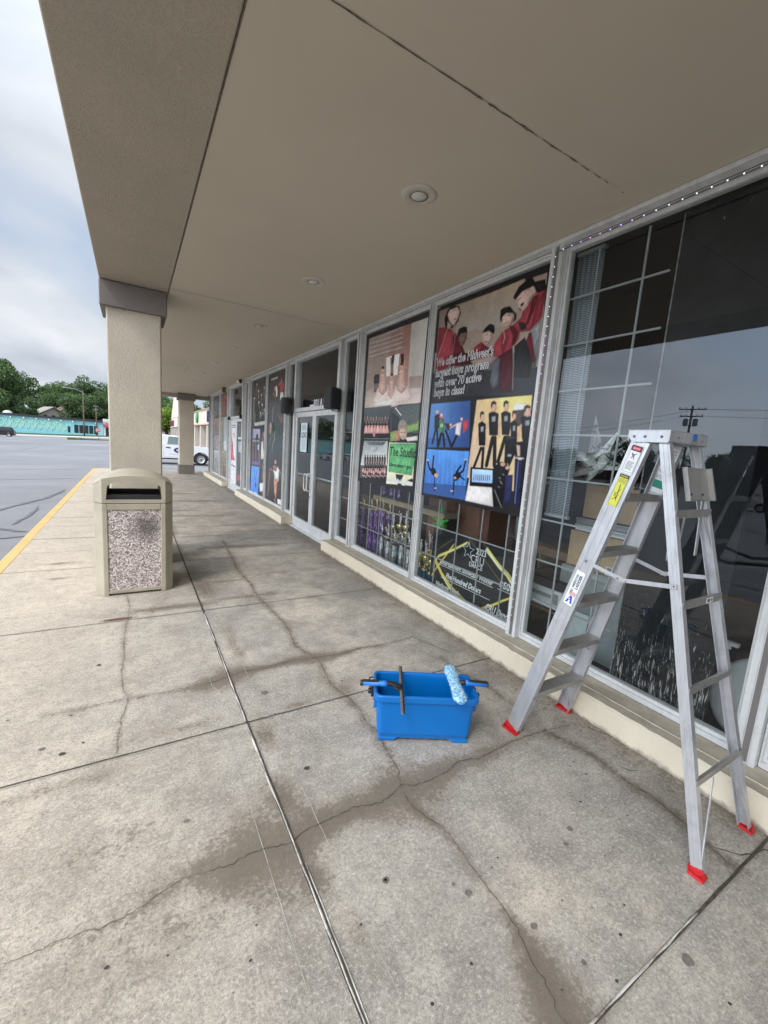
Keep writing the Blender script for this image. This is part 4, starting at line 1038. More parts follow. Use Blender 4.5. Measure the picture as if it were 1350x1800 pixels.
C1 = [(-0.362,1.411),(-0.292,1.404),(-0.221,1.406),(-0.117,1.393),(-0.023,1.393),(0.039,1.414),(0.076,1.428),(0.134,1.444),(0.212,1.429),(0.304,1.419),(0.373,1.431),(0.44,1.424),(0.534,1.398),(0.561,1.421),(0.629,1.432),(0.753,1.435),(0.828,1.441),(0.947,1.408),(1.033,1.431),(1.086,1.454),(1.147,1.428),(1.229,1.419),(1.366,1.427),(1.449,1.455),(1.565,1.423),(1.704,1.431),(1.879,1.441),(2.108,1.419),(2.312,1.384)]
C2 = [(1.086,1.454),(1.063,1.355),(1.088,1.273),(1.125,1.173),(1.129,1.08),(1.116,0.978),(1.119,0.901),(1.115,0.823),(1.116,0.769),(1.102,0.717),(1.083,0.653),(1.073,0.599),(1.046,0.537),(1.045,0.516)]
C3 = [(1.086,1.454),(1.126,1.542),(1.149,1.725),(1.172,1.847),(1.155,1.941),(1.18,2.084),(1.158,2.231),(1.125,2.394),(1.17,2.719),(1.085,3.006),(1.126,3.28),(1.134,3.472),(1.106,3.85),(1.08,4.201),(1.11,4.584),(1.08,5.052),(1.134,5.859),(1.187,6.722)]
C4 = [(-0.442,2.731),(-0.241,2.727),(-0.052,2.737),(0.056,2.722),(0.218,2.719),(0.372,2.706),(0.505,2.743),(0.626,2.772),(0.788,2.767),(0.964,2.782),(1.186,2.76),(1.349,2.741),(1.541,2.766),(1.722,2.746),(1.902,2.758),(2.06,2.776),(2.127,2.579),(2.211,2.386)]
C5 = [(-0.069,4.602),(-0.043,4.271),(-0.063,3.932),(-0.079,3.587),(-0.078,3.29),(-0.085,3.078),(-0.077,2.885),(-0.044,2.733),(-0.072,2.561),(-0.088,2.381),(-0.091,2.24)]
C6 = [(2.096,1.409),(2.147,1.248),(2.168,1.136),(2.153,1.026),(2.152,0.919),(2.177,0.846),(2.157,0.744),(2.139,0.65),(2.106,0.558),(2.107,0.487)]
C7 = [(2.062,2.372),(2.06,2.165),(2.086,2.068),(2.126,1.949),(2.127,1.852),(2.106,1.753),(2.117,1.713)]
GUMA = [(-0.22,3.23),(-0.32,2.68),(-0.6,2.76),(-0.32,2.35),(-0.72,3.22),(0.7,2.47),(0.7,2.23),(0.72,1.75),(-0.08,2.02),(0.17,1.69),(0.07,1.21),(-0.09,1.26),(0.29,1.08),(0.79,1.1),(0.64,1.01),(0.33,1.17),(-0.24,2.4),(-0.41,2.43),(1.27,2.86),(1.21,2.39),(0.79,4.49),(0.13,4.09),(0.25,4.36)]
GUMB = [(1.81,0.99),(1.94,0.84),(2.0,1.09),(1.63,0.92),(1.55,0.88),(1.24,0.97),(1.01,0.97),(1.04,0.92),(0.79,1.1),(0.73,0.73),(1.17,0.73),(1.42,0.57),(1.53,0.62),(1.28,0.5),(1.55,0.42),(1.54,0.3),(1.65,0.77),(1.23,1.33),(1.23,0.58),(0.9,0.75)]
CHQ = [[(545, 655), (334, 521), (125, 407), (78, 341)],[(78, 341), (207, 227), (340, 138), (474, 89), (602, 43)],[(808, 655), (987, 538), (1088, 494), (1182, 416)],[(1183, 323), (1061, 242), (992, 187), (783, 54)],[(45, 178), (103, 267), (350, 584)]]
# ------------------------------------------------------------------ ground
Z_LOT = -0.15
def lot_z(x, y):
    a = 0.045*min(0.0, x+1.35); a = -2.6*(1-math.exp(a/2.6))
    return Z_LOT + a - 0.005*max(0.0, y-25)*(1 if y < 260 else 0) - (0 if y < 260 else 1.175)
XG = 2.70          # glass plane
XL = 2.43          # front of the ledge
def densify(pl, step=0.04, jit=0.006, seed=0):
    rng = random.Random(seed); out = []
    for (x0, y0), (x1, y1) in zip(pl, pl[1:]):
        n = max(1, int(math.hypot(x1-x0, y1-y0)/step))
        for k in range(n):
            t = k/n; out.append((x0+(x1-x0)*t+rng.uniform(-jit, jit), y0+(y1-y0)*t+rng.uniform(-jit, jit)))
    out.append(pl[-1]); return out
def ribbon(mb, pl, w0, z, mi, seed=0, taper=True, var=0.5):
    rng = random.Random(seed); n = len(pl); vs = []
    for i, (x, y) in enumerate(pl):
        a = pl[max(0, i-1)]; b = pl[min(n-1, i+1)]; dx, dy = b[0]-a[0], b[1]-a[1]; l = math.hypot(dx, dy) or 1
        wd = w0*(1+rng.uniform(-var, var))*(min(1, min(i, n-1-i)/4+0.25) if taper else 1)/2
        vs += [(x-dy/l*wd, y+dx/l*wd, z), (x+dy/l*wd, y-dx/l*wd, z)]
    mb.add(vs, [(2*i, 2*i+1, 2*i+3, 2*i+2) for i in range(n-1)], mi)
KERB_IN = -1.212; KERB_OUT = -1.33; SW_END = 20.0
def build_sidewalk():
    xs = np.arange(KERB_IN, 2.60, 0.016); ys = np.concatenate([np.arange(-3.0, 0.0, 0.05), np.arange(0.0, 6.4, 0.016), np.arange(6.4, SW_END+0.01, 0.06)])
    ys[-1] = SW_END
    X, Y = np.meshgrid(xs, ys)
    # rounded far left corner
    rr = 0.55; t = np.clip((Y-(SW_END-rr))/rr, 0, 1); left = KERB_IN + rr*(1-np.sqrt(1-t*t)); fr = (X-KERB_IN)/(xs[-1]-KERB_IN); X = left+fr*(xs[-1]-left)
    # very slight unevenness of the slabs
    Z = 0.0012*np.sin(X*2.1+Y*1.3)
    V = np.stack([X, Y, Z], -1).reshape(-1, 3); ny, nx = X.shape
    ii, jj = np.meshgrid(np.arange(nx-1), np.arange(ny-1)); a = (jj*nx+ii).ravel(); F = np.stack([a, a+1, a+nx+1, a+nx], 1)
    me = bpy.data.meshes.new('sidewalk'); me.vertices.add(len(V)); me.vertices.foreach_set('co', V.ravel())
    me.loops.add(F.size); me.loops.foreach_set('vertex_index', F.ravel()); me.polygons.add(len(F))
    me.polygons.foreach_set('loop_start', np.arange(0, F.size, 4)); me.polygons.foreach_set('loop_total', np.full(len(F), 4)); me.update(calc_edges=True)
    px, py = V[:, 0], V[:, 1]; stain = np.zeros(len(V))
    def dist(pl):
        d = np.full(len(V), 1e9)
        for (x0, y0), (x1, y1) in zip(pl, pl[1:]):
            ex, ey = x1-x0, y1-y0; L2 = ex*ex+ey*ey+1e-9; tt = np.clip(((px-x0)*ex+(py-y0)*ey)/L2, 0, 1); d = np.minimum(d, np.hypot(px-x0-tt*ex, py-y0-tt*ey))
        return d
    def g(c, s, lo): return np.exp(-((c-lo)/s)**2)
    for pl, wd, amp in ((C1, 0.10, 0.85), (C2, 0.05, 0.7), (C3, 0.05, 0.62), (C4, 0.065, 0.8), (C5, 0.03, 0.45), (C6, 0.06, 0.7), (C7, 0.045, 0.62)):
        d = dist(pl)
        if pl is C1: W = 0.05 + 0.17*g(px, 0.22, 0.42) + 0.10*g(px, 0.22, 1.1) + 0.03*g(px, 0.3, 1.6); A = 0.35+0.75*g(px, 0.42, 0.5)+0.6*g(px, 0.5, 1.3); A = np.clip(A, 0, 1.05)
        elif pl is C4: W = 0.035+0.09*g(px, 0.22, 0.5)+0.07*g(px, 0.2, 1.15); A = 0.45+0.6*g(px, 0.35, 0.55)+0.5*g(px, 0.4, 1.2)
        elif pl is C2: W = 0.03+0.11*np.clip((0.78-py)/0.3, 0, 1)+0.05*g(py, 0.15, 1.4); A = 0.45+0.65*np.clip((0.85-py)/0.2, 0, 1)+0.5*g(py, 0.2, 1.4)
        else: W = wd; A = amp
        stain = np.maximum(stain, A*np.exp(-(d/W)**1.6))
    # blotches along the long joint and where the joints cross
    for (cx, cy, rx, ry, am) in ((0.56, 1.62, .10, .16, .8), (0.60, 2.1, .07, .18, .62), (0.66, 3.2, .06, .5, .55), (0.55, 1.25, .09, .12, .8), (0.62, 1.0, .04, .15, .4), (0.3, 4.15, .5, .08, .8), (1.0, 4.2, .5, .07, .7), (0.9, 4.75, .4, .05, .6), (1.5, 4.9, .3, .05, .5), (0.2, 2.32, .3, .05, .45), (-0.3, 2.12, .35, .05, .5), (0.85, 2.27, .12, .03, .6), (1.2, 2.3, .08, .1, .6), (0.62, 4.6, .12, .4, .75), (0.6, 5.3, .1, .3, .7), (-0.1, 1.7, .3, .2, .4), (0.05, 1.3, .4, .16, .42)):
        stain = np.maximum(stain, am*np.exp(-(((px-cx)/rx)**2+((py-cy)/ry)**2)))
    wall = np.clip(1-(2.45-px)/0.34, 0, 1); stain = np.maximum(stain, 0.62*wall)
    far = np.clip((py-5.7)/2.0, 0, 1)*np.clip((px+0.1)/0.5, 0, 1)*0.40; stain = np.maximum(stain, far)
    for k, (cx, cy, rx, ry) in enumerate(((1.3, 6.3, .9, .12), (1.0, 7.1, .7, .1), (1.6, 7.9, .8, .12), (1.2, 8.9, .9, .15), (0.9, 9.6, .6, .15), (1.4, 11, .9, .3), (1.0, 12.4, .8, .3), (-.75, 5.95, .22, .06), (-.7, 5.35, .1, .04), (0.45, 6.4, .2, .6), (0.5, 7.8, .2, .7))):
        stain = np.maximum(stain, 0.75*np.exp(-(((px-cx)/rx)**2+((py-cy)/ry)**2)))
    rust = 0.9*np.exp(-(((px+0.13)/.16)**2+((py-4.02)/.035)**2)) + 0.5*np.exp(-(((px-0.1)/.3)**2+((py-4.16)/.02)**2))
    beige = np.clip((0.55-px)/1.0, 0, 1)*0.75 + np.clip((py-3)/3, 0, 1)*np.clip((0.3-px)/0.6, 0, 1)*0.25  # beige slab tone towards the kerb, partly daylight falloff put into the colour
    pits = np.clip((px-0.8)/0.5, 0, 1)*np.clip((1.45-py)/0.2, 0, 1)*1.0
    for n, v in (('stain', stain), ('rust', rust), ('beige', beige), ('pits', pits)):
        me.attributes.new(n, 'FLOAT', 'POINT').data.foreach_set('value', v.astype(np.float32))
    for m in (M_CONC, M_CRACK, M_SEAL, M_GUM, M_EDGE, M_CRACKF, M_GUMF): me.materials.append(m)
    o = bpy.data.objects.new('sidewalk', me); COL.objects.link(o); tag(o, kind='structure')
    # joints, cracks, sealant and old gum lie on the slab
    mb = MB(); z = 0.0035
    for i, (pl, wd, mi) in enumerate(((C1[:9], .0022, 5), (C1[8:], .0028, 1), (C2, .0022, 1), (C3, .0028, 1), (C4[:6], .002, 5), (C4[5:], .0034, 1), (C5, .0028, 5), (C6, .0035, 1), (C7, .003, 5))):
        ribbon(mb, densify(pl, 0.014, 0.0055, i), wd, z, mi, i)
    rb = random.Random(5)
    for k, (pl, mi) in enumerate((([(1.045, .52), (1.03, .40), (1.05, .2), (1.0, .0)], 1), ([(2.2, 1.1), (2.24, 1.0), (2.3, 0.98), (2.32, 1.05)], 1), ([(2.38, .9), (2.34, .87), (2.3, .8)], 1), ([(2.1, .6), (2.2, .5), (2.35, .45), (2.42, .38)], 1), ([(1.13, 4.2), (1.5, 4.35), (1.7, 4.2), (2.0, 4.3)], 5), ([(1.1, 6.7), (1.4, 7.0), (1.45, 7.5)], 5), ([(1.2, 5.1), (1.6, 5.15), (1.8, 5.4)], 5), ([(2.35, 1.38), (2.42, 1.2)], 1), ([(1.3, 9.5), (1.6, 9.2), (2.2, 9.4)], 5), ([(-0.9, 6.2), (-.75, 6.25)], 5), ([(1.2, 7.2), (1.9, 6.9), (2.3, 7.3)], 1))):
        ribbon(mb, densify(pl, 0.03, 0.008, 20+k), .0045, z+.0005, mi, 30+k)
    for y in (-1.26, 0.475, 2.215, 3.965, 5.68, 7.3, 9.0, 10.9, 12.7, 14.5, 16.3, 18.1):
        if y == 0.475: ribbon(mb, densify([(0.54, y), (2.43, y)], 0.05, 0.001, 9), 0.011, z+.001, 1, 9, False, .12)
        else:
            ribbon(mb, densify([(KERB_IN if y > 0 else .54, y), (2.43, y+.01)], 0.05, 0.0015, int(y*10)), 0.0075 if y < 6 else .012, z+.001, 1, 9, False, .2)
    for y in (6.5, 8.2): ribbon(mb, densify([(KERB_IN, y), (0.4, y)], 0.05, 0.001, 3), 0.006, z+.001, 5, 9, False)
    ribbon(mb, densify([(0.535, -3), (0.535, 19.6)], 0.05, 0.0012, 2), 0.015, z+.0015, 1, 9, False, .15)
    for (y0, y1, dx) in ((-0.5, 2.2, .004), (2.23, 3.2, -.003), (3.3, 3.9, .0)):      # white sealant beads squeezed out of the joint
        pl = densify([(0.535+dx, y0), (0.535-dx, y1)], 0.08, 0.0014, 7); mb.tube([(x, y, 0.0028) for x, y in pl], [0.0048*(1+rb.uniform(-.3, .2)) for _ in pl], 6, 2)
        if y0 < 2: pl = densify([(0.547-dx, y0), (0.545+dx, y1-.9)], 0.09, 0.0012, 8); mb.tube([(x, y, 0.002) for x, y in pl], [0.0028*(1+rb.uniform(-.4, .2)) for _ in pl], 6, 2)
    pl = densify([(1.05, 0.477), (1.75, 0.476)], 0.07, 0.001, 11); mb.tube([(x, y, 0.002) for x, y in pl], [0.0045*(1+rb.uniform(-.3, .2)) for _ in pl], 6, 2)
    
    ribbon(mb, densify([(-1.0, 2.206), (0.45, 2.206)], 0.05, 0.001, 77), 0.004, z+.0004, 4, 5, True, .6)
    for (a, b) in (((0.42, 0.6), (0.42, 2.1)), ((0.655, 0.5), (0.66, 2.1)), ((0.42, 2.35), (0.41, 3.9)), ((0.65, 2.4), (0.655, 3.9)), ((-0.2, 2.06), (0.40, 2.06)), ((0.40, 4.1), (0.40, 5.6)), ((0.65, 4.1), (0.65, 5.6))):
        ribbon(mb, densify([a, b], 0.05, 0.0012, int(a[1]*7)), 0.0022, z-.001, 4, 3)
    for k, (x, y) in enumerate(GUMA+GUMB):
        r = rb.uniform(.0025, .006) if k not in (5, 0, 7, 3, 37) else .011
        faint = (x, y) in ((1.55, .88), (1.63, .92), (1.04, .92)) or k % 4 == 1; r = min(.017, r*2) if faint else r
        n = 16; ph = rb.random()*6; mb.add([(x+math.cos(a)*r*(1+.12*math.sin(2*a+ph))*1.25, y+math.sin(a)*r*(1+.1*math.sin(3*a+ph)), z+.001) for a in [2*math.pi*i/n for i in range(n)]], [tuple(range(n))], 6 if faint else 3)
    for _ in range(150):
        x, y = rb.uniform(KERB_IN+.1, 2.4), rb.uniform(0.2, 9); r = rb.uniform(.0015, .0045)*(1 if y < 4 else 1.6); n = 7; ph = rb.random()*6
        mb.add([(x+math.cos(a)*r*(1+.3*math.sin(2*a+ph)), y+math.sin(a)*r*(1+.3*math.sin(3*a+ph)), z+.0008) for a in [2*math.pi*i/n for i in range(n)]], [tuple(range(n))], rb.choice((3, 6, 6, 4)))
    m = mb.build('marks', [M_CONC, M_CRACK, M_SEAL, M_GUM, M_EDGE, M_CRACKF, M_GUMF])
    for n in ('stain', 'rust', 'beige', 'pits'): pass
    bpy.ops.object.select_all(action='DESELECT'); m.select_set(True); o.select_set(True); bpy.context.view_layer.objects.active = o; bpy.ops.object.join()
    return o
build_sidewalk()
# side pavement past the building end, and slab under the shop
mb = MB(); mb.add([(2.58, 18.25, 0), (9.5, 18.25, 0), (9.5, SW_END, 0), (2.58, SW_END, 0)], [(0, 1, 2, 3)])
tag(mb.build('side_pavement', simple('side_pavement', (0.45, 0.43, 0.39), 0.9, var=0.12, vs=2, world=True)), kind='structure')
def build_kerb():
    arc = [(KERB_OUT, -30.0), (KERB_OUT, 5), (KERB_OUT, 8.16), (KERB_OUT, 12), (KERB_OUT, SW_END-.40)]
    cx, cy, r = KERB_OUT+0.7, SW_END+0.16-0.7, 0.7
    arc[-1] = (KERB_OUT, cy)
    c2 = [(cx-r*math.cos(a), cy+r*math.sin(a)) for a in [math.pi/2*k/8 for k in range(1, 9)]]
    def sweep(pts, name, mat):
        prof = [(0, -0.3), (0, -0.012), (0.004, -0.004), (0.014, 0.003), (0.112, 0.004), (0.121, 0.001), (0.121, -0.3)]; mb = MB(); vs = []
        pts2 = []
        for p, q in zip(pts, pts[1:]):
            n = max(1, int(math.hypot(q[0]-p[0], q[1]-p[1])/0.5)); pts2 += [(p[0]+(q[0]-p[0])*k/n, p[1]+(q[1]-p[1])*k/n) for k in range(n)]
        pts2.append(pts[-1]); rng = random.Random(3)
        for i, (x, y) in enumerate(pts2):
            a = pts2[max(0, i-1)]; b = pts2[min(len(pts2)-1, i+1)]; dx, dy = b[0]-a[0], b[1]-a[1]; l = math.hypot(dx, dy); nx, ny = dy/l, -dx/l; j = rng.uniform(-.003, .003)
            for (u, z) in prof: vs.append((x+nx*(u+j), y+ny*(u+j), z))
        k = len(prof); mb.add(vs, [(i*k+j, i*k+j+1, (i+1)*k+j+1, (i+1)*k+j) for i in range(len(pts2)-1) for j in range(k-1)])
        return tag(mb.build(name, mat), kind='structure')
    sweep(arc+c2[:4], 'kerb', M_KERB); sweep(c2[3:]+[(0.5, SW_END+.16), (9.5, SW_END+.16)], 'side_kerb', M_KERBC)
build_kerb()
def build_lot():
    xs = [-260, -200, -150, -120, -100, -85, -70, -60, -50, -40, -32, -26, -20, -15, -11, -8, -5, -3, -1.3, 0, 4, 10, 20, 40, 80, 150, 260]
    ys = [-120, -60, -30, -10, 0, 5, 10, 15, 20, 25, 30, 40, 50, 60, 72, 84, 100, 114]
    nx = len(xs); mb = MB(); mb.add([(x, y, lot_z(x, y)-(0.06 if x > 2 and y < 19 else 0)) for y in ys for x in xs], [(j*nx+i, j*nx+i+1, (j+1)*nx+i+1, (j+1)*nx+i) for j in range(len(ys)-1) for i in range(nx-1)], 0, True)
    rb = random.Random(8)
    def tar(pl, wd, seed):
        p = densify(pl, 0.15, 0.02, seed); n = len(p); vs = []
        for i, (x, y) in enumerate(p):
            a = p[max(0, i-1)]; b = p[min(n-1, i+1)]; dx, dy = b[0]-a[0], b[1]-a[1]; l = math.hypot(dx, dy) or 1; h = wd*(1+rb.uniform(-.25, .25))*min(1, .3+min(i, n-1-i)*.25)*.36
            for s in (-1, 1): xx, yy = x-dy/l*h*s, y+dx/l*h*s; vs.append((xx, yy, lot_z(xx, yy)+.008))
        mb.add(vs, [(2*i, 2*i+1, 2*i+3, 2*i+2) for i in range(n-1)], 1)
    tar([(-1.36, 8.3), (-2.2, 8.1), (-4.5, 7.7), (-9, 7.6)], .10, 1); tar([(-1.5, 8.6), (-2.1, 9.2), (-2.6, 10.0), (-2.3, 11.2), (-1.8, 12.6), (-1.6, 14.2)], .14, 2)
    tar([(-2.3, 11.3), (-4.5, 11.0), (-8, 10.4)], .07, 3); tar([(-1.5, 17.4), (-6, 17.2), (-14, 17.6)], .08, 4); tar([(-1.8, 9.3), (-1.7, 10.5), (-1.75, 11.4)], .08, 5)
    for k in range(16):
        y = 20+k*4.1+rb.uniform(-1, 1); x = rb.uniform(-22, -6); tar([(x-rb.uniform(4, 9), y+rb.uniform(-1, 1)), (x, y), (x+rb.uniform(3, 8), y+rb.uniform(-1, 1))], rb.uniform(.05, .12), 10+k)
    for k in range(7): tar([(rb.uniform(-20, -3), 18+k*7), (rb.uniform(-20, -3), 26+k*7)], .07, 40+k)
    for k in range(7): tar([(-3-k*3.2, rb.uniform(-8, -2)), (-3.5-k*3.4, rb.uniform(4, 12))], .09, 60+k)
    tag(mb.build('parking_lot', [M_ASPH, M_TAR]), kind='structure')
    mb = MB(); mb.add([(x, y, lot_z(x, min(y, 250))+(.03 if y < 133 else .05)) for y in (113, 118, 124, 132) for x in xs], [(j*nx+i, j*nx+i+1, (j+1)*nx+i+1, (j+1)*nx+i) for j in range(3) for i in range(nx-1)], 0, True)
    tag(mb.build('street', M_STREET), kind='structure')
    mb = MB(); mb.add([(x, y, z) for (y, dz) in ((131.9, .08), (140, .2), (160, .8), (200, 4.6), (300, 9)) for x, z in [(x, lot_z(x, 131)+dz*(1 if x < 30 else .5)) for x in xs]], [(j*nx+i, j*nx+i+1, (j+1)*nx+i+1, (j+1)*nx+i) for j in range(4) for i in range(nx-1)], 0, True)
    tag(mb.build('hill', M_HILL), kind='structure')
    mb = MB(); mb.box(-1500, 1500, -1500, 1500, -4.6, -4.4); tag(mb.build('ground', M_HILL), kind='structure')
    mb = MB(); mb.prism([(-9, 85), (-2.5, 84.5), (4, 85.5), (4, 87.5), (-2, 87.3), (-9, 86.6)], 'z', -1.1, lot_z(-4, 86)+.14); tag(mb.build('grass_island', M_GRASS), kind='structure')
build_lot()
# ------------------------------------------------------------------ the shop building
SHOP = empty('shop_building', (0, 0, 0), label='long shop building with beige stucco canopy and aluminium glass storefront', cat='building')
ZC = 3.13; XB0, XB1 = -0.275, 0.37; YE = 19.3; Y0 = -8.0
mb = MB(); mb.box(XB1+.002, 2.62, Y0, YE-.35, ZC, ZC+.06)
mb.build('canopy_ceiling', M_CEIL, SHOP)
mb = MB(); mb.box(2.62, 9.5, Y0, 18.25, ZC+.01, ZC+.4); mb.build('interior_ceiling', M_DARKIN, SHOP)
# panel seams of the ceiling
mb = MB()
def seam(pl, wd, mi=0, seed=0, z=ZC-.0025, var=.3):
    ribbon(mb, pl, wd, z, mi, seed, False, var)
seam([(XB1+.001, Y0), (XB1+.001, YE-.4)], .005)
seam(densify([(0.38, 1.63), (1.3, 1.63)], .05, .0012, 1), .006, 0, 1, var=.6); seam(densify([(1.3, 1.63), (2.0, 1.632)], .02, .002, 2), .0065, 0, 2, var=.95)
for a, b in ((2.03, 2.1), (2.14, 2.2), (2.24, 2.27), (2.4, 2.42)): seam([(a, 1.633), (b, 1.633)], .006, 0, 3, var=.9)
for y in (5.4, 9.2, 12.9, 16.6): seam(densify([(0.38, y), (2.0 if y > 6 else 2.3, y)], .1, .001, 4), .006)
seam([(0.38, -2.1), (2.5, -2.1)], .005)
seam([(0.4, 11.05), (1.15, 11.05)], .014); seam([(0.4, 12.3), (1.15, 12.3)], .008); seam([(1.15, 11.05), (1.15, 12.3)], .005)
mb.build('ceiling_seam', M_SEAM, SHOP)
mb = MB(); mb.box(XB0, XB1-.001, Y0, YE, ZC-.002, ZC+.5); mb.build('canopy_beam', M_BEAM, SHOP, bevel=.012)
mb = MB(); mb.box(XB0, 9.5, YE-.35, YE-.001, ZC-.14, ZC+.5); mb.build('end_beam', M_BEAM, SHOP, bevel=.012)
mb = MB(); mb.box(XB0-.03, XB0+.2, Y0, YE+.03, ZC+.5, ZC+1.55); mb.box(XB0+.2, 9.5, YE-.17, YE+.03, ZC+.5, ZC+1.55); mb.box(XB0+.2, 9.5, Y0, YE-.17, ZC+1.3, ZC+1.4); mb.build('fascia', M_FASC, SHOP, bevel=.01)
def column(x0, x1, y0, y1):
    mb = MB(); mb.box(x0, x1, y0, y1, 0, ZC-.02); c = mb.build('column', M_STUC, SHOP, bevel=.018)
    mb = MB(); e = .055; mb.box(x0-e, x1+e, y0-e, y1+e, ZC-.262, ZC-.006); mb.build('column_cap', M_BAND, c, bevel=.012)
    mb = MB(); e = .03; mb.box(x0-e, x1+e, y0-e, y1+e, 0, .37); mb.build('column_base', M_BAND if y0 > 10 else M_STUC, c, bevel=.012)
column(-0.222, 0.300, 5.62, 6.17); column(1.58, 2.10, 18.42, 18.94); column(-0.222, 0.300, -4.6, -4.05)
for (ya, yb) in ((Y0, 5.79), (7.80, 12.12), (14.12, 18.25)):
    mb = MB(); n = max(2, int((yb-ya)/.05)); rng = random.Random(int(ya*10)+5); vs = []
    for i in range(n+1):
        y = ya+(yb-ya)*i/n; j = rng.uniform(-.0035, .0035)+.004*math.sin(y*3.1); k = rng.uniform(-.002, .002)
        if rng.random() < .03: k -= .008
        vs += [(XL+j, y, -.02), (XL+j+.002, y, .145+k), (XL+.015+j, y, .160+k), (2.66, y, .163), (2.66, y, -.02)]
    mb.add(vs, [(5*i+j, 5*i+(j+1) % 5, 5*i+5+(j+1) % 5, 5*i+5+j) for i in range(n) for j in range(5)]); mb.add(vs[:5], [(0, 1, 2, 3, 4)]); mb.add(vs[-5:], [(4, 3, 2, 1, 0)])
    mb.box(2.52, 2.524, ya+.02, yb-.02, .158, .1645)
    mb.build('window_ledge', M_LEDGE, SHOP)
ZT = 3.10; ZB = .165
def ring(mb, x0, x1, y0, y1, z0, z1, w, wb=None, wt=None, mi=0):
    wb = w if wb is None else wb; wt = w if wt is None else wt
    mb.box(x0, x1, y0, y0+w, z0, z1, mi); mb.box(x0, x1, y1-w, y1, z0, z1, mi); mb.box(x0, x1, y0+w, y1-w, z0, z0+wb, mi); mb.box(x0, x1, y0+w, y1-w, z1-wt, z1, mi)
MZ = (0.49, 0.815, 1.14, 1.465, 1.79, 2.11, 2.435, 2.76)
def window(y0, y1, z0=ZB, z1=ZT, cols=(), rows=MZ, xg=XG, name='window', wb=.05):
    mb = MB(); ring(mb, xg-.022, xg+.03, y0, y1, z0, z1, .024, wb, .035); ring(mb, xg-.040, xg-.022, y0, y1, z0, z1, .010, .03, .016)
    f = mb.build(name, M_ALU, SHOP, bevel=.002)
    mb = MB(); mb.add([(xg, y1-.02, z0+.03), (xg, y0+.02, z0+.03), (xg, y0+.02, z1-.03), (xg, y1-.02, z1-.03)], [(0, 1, 2, 3)]); mb.build('pane', M_GLASS, f, fix=False)
    if cols:
        mb = MB(); xa, xb = xg+.045, xg+.053
        for c in cols: mb.box(xa, xb, c-.006, c+.006, z0+.05, z1-.04)
        for r in rows: mb.box(xa+.0015, xb+.0015, max(y0, min(cols)-.5), min(y1, max(cols)+.45), r-.006, r+.006)
        mb.build('muntin_grid', M_MUNT, f)
    return f
# window bays from the near end to the far end
window(-7.6, -4.2); window(-4.1, -0.98)
window(-0.88, 0.62)
def right_window():
    y0, y1 = 0.72, 2.165
    f = window(y0, y1)
    mb = MB(); xa, xb = XG+.045, XG+.053
    for c in (1.965, 1.64): mb.box(xa, xb, c-.0065, c+.0065, ZB+.05, ZT-.04)
    for r in MZ: mb.box(xa+.0015, xb+.0015, 1.485, y1, r-.0065, r+.0065)
    mb.build('muntin_grid', M_MUNT, f)
right_window()
window(2.265, 3.715, cols=(3.43, 3.12, 2.79, 2.48), rows=(.49, .815, 1.14)); window(3.765, 5.24, cols=(4.94, 4.65, 4.33, 4.0), rows=(.49, .815, 1.14))
window(5.34, 5.83, cols=(5.55,), rows=(.49, .815, 1.14, 1.465, 1.79)); window(7.93, 8.37); window(8.47, 9.97); window(10.01, 11.53)
window(11.63, 12.20); window(14.10, 14.37); window(14.47, 16.04); window(16.08, 17.66)
def mull(y, w=.094, x0=2.625, z0=.163):
    mb = MB(); mb.box(x0, 2.735, y-w/2, y+w/2, z0, ZT+.028)
    mb.box(x0-.006, x0, y-w/2, y-w/2+.026, z0, ZT+.02); mb.box(x0-.006, x0, y+w/2-.03, y+w/2, z0, ZT+.02)
    m = mb.build('mullion', M_ALU, SHOP, bevel=.002); mb = MB(); mb.box(x0-.0015, x0, y-.014, y+.012, z0+.01, ZT); mb.build('channel', M_ALUD, m)
for y in (-4.15, -.93, .67, 2.215, 5.29, 8.42, 11.58, 14.42, 17.71): mull(y)
for y in (3.74, 9.99, 16.06): mull(y, .040, 2.655)
mb = MB(); mb.box(2.62, 2.735, 17.757, 18.25, .0, ZT+.03); mb.build('end_post', M_ALUD, SHOP, bevel=.003)
mb = MB(); mb.box(2.59, 2.66, Y0, 18.0, ZT+.002, ZC-.002); mb.build('head_trim', M_ALU, SHOP, bevel=.003)
mb = MB(); mb.box(2.735, 9.5, 18.0, 18.25, -.1, 4.4); mb.build('end_wall', M_STUC, SHOP)
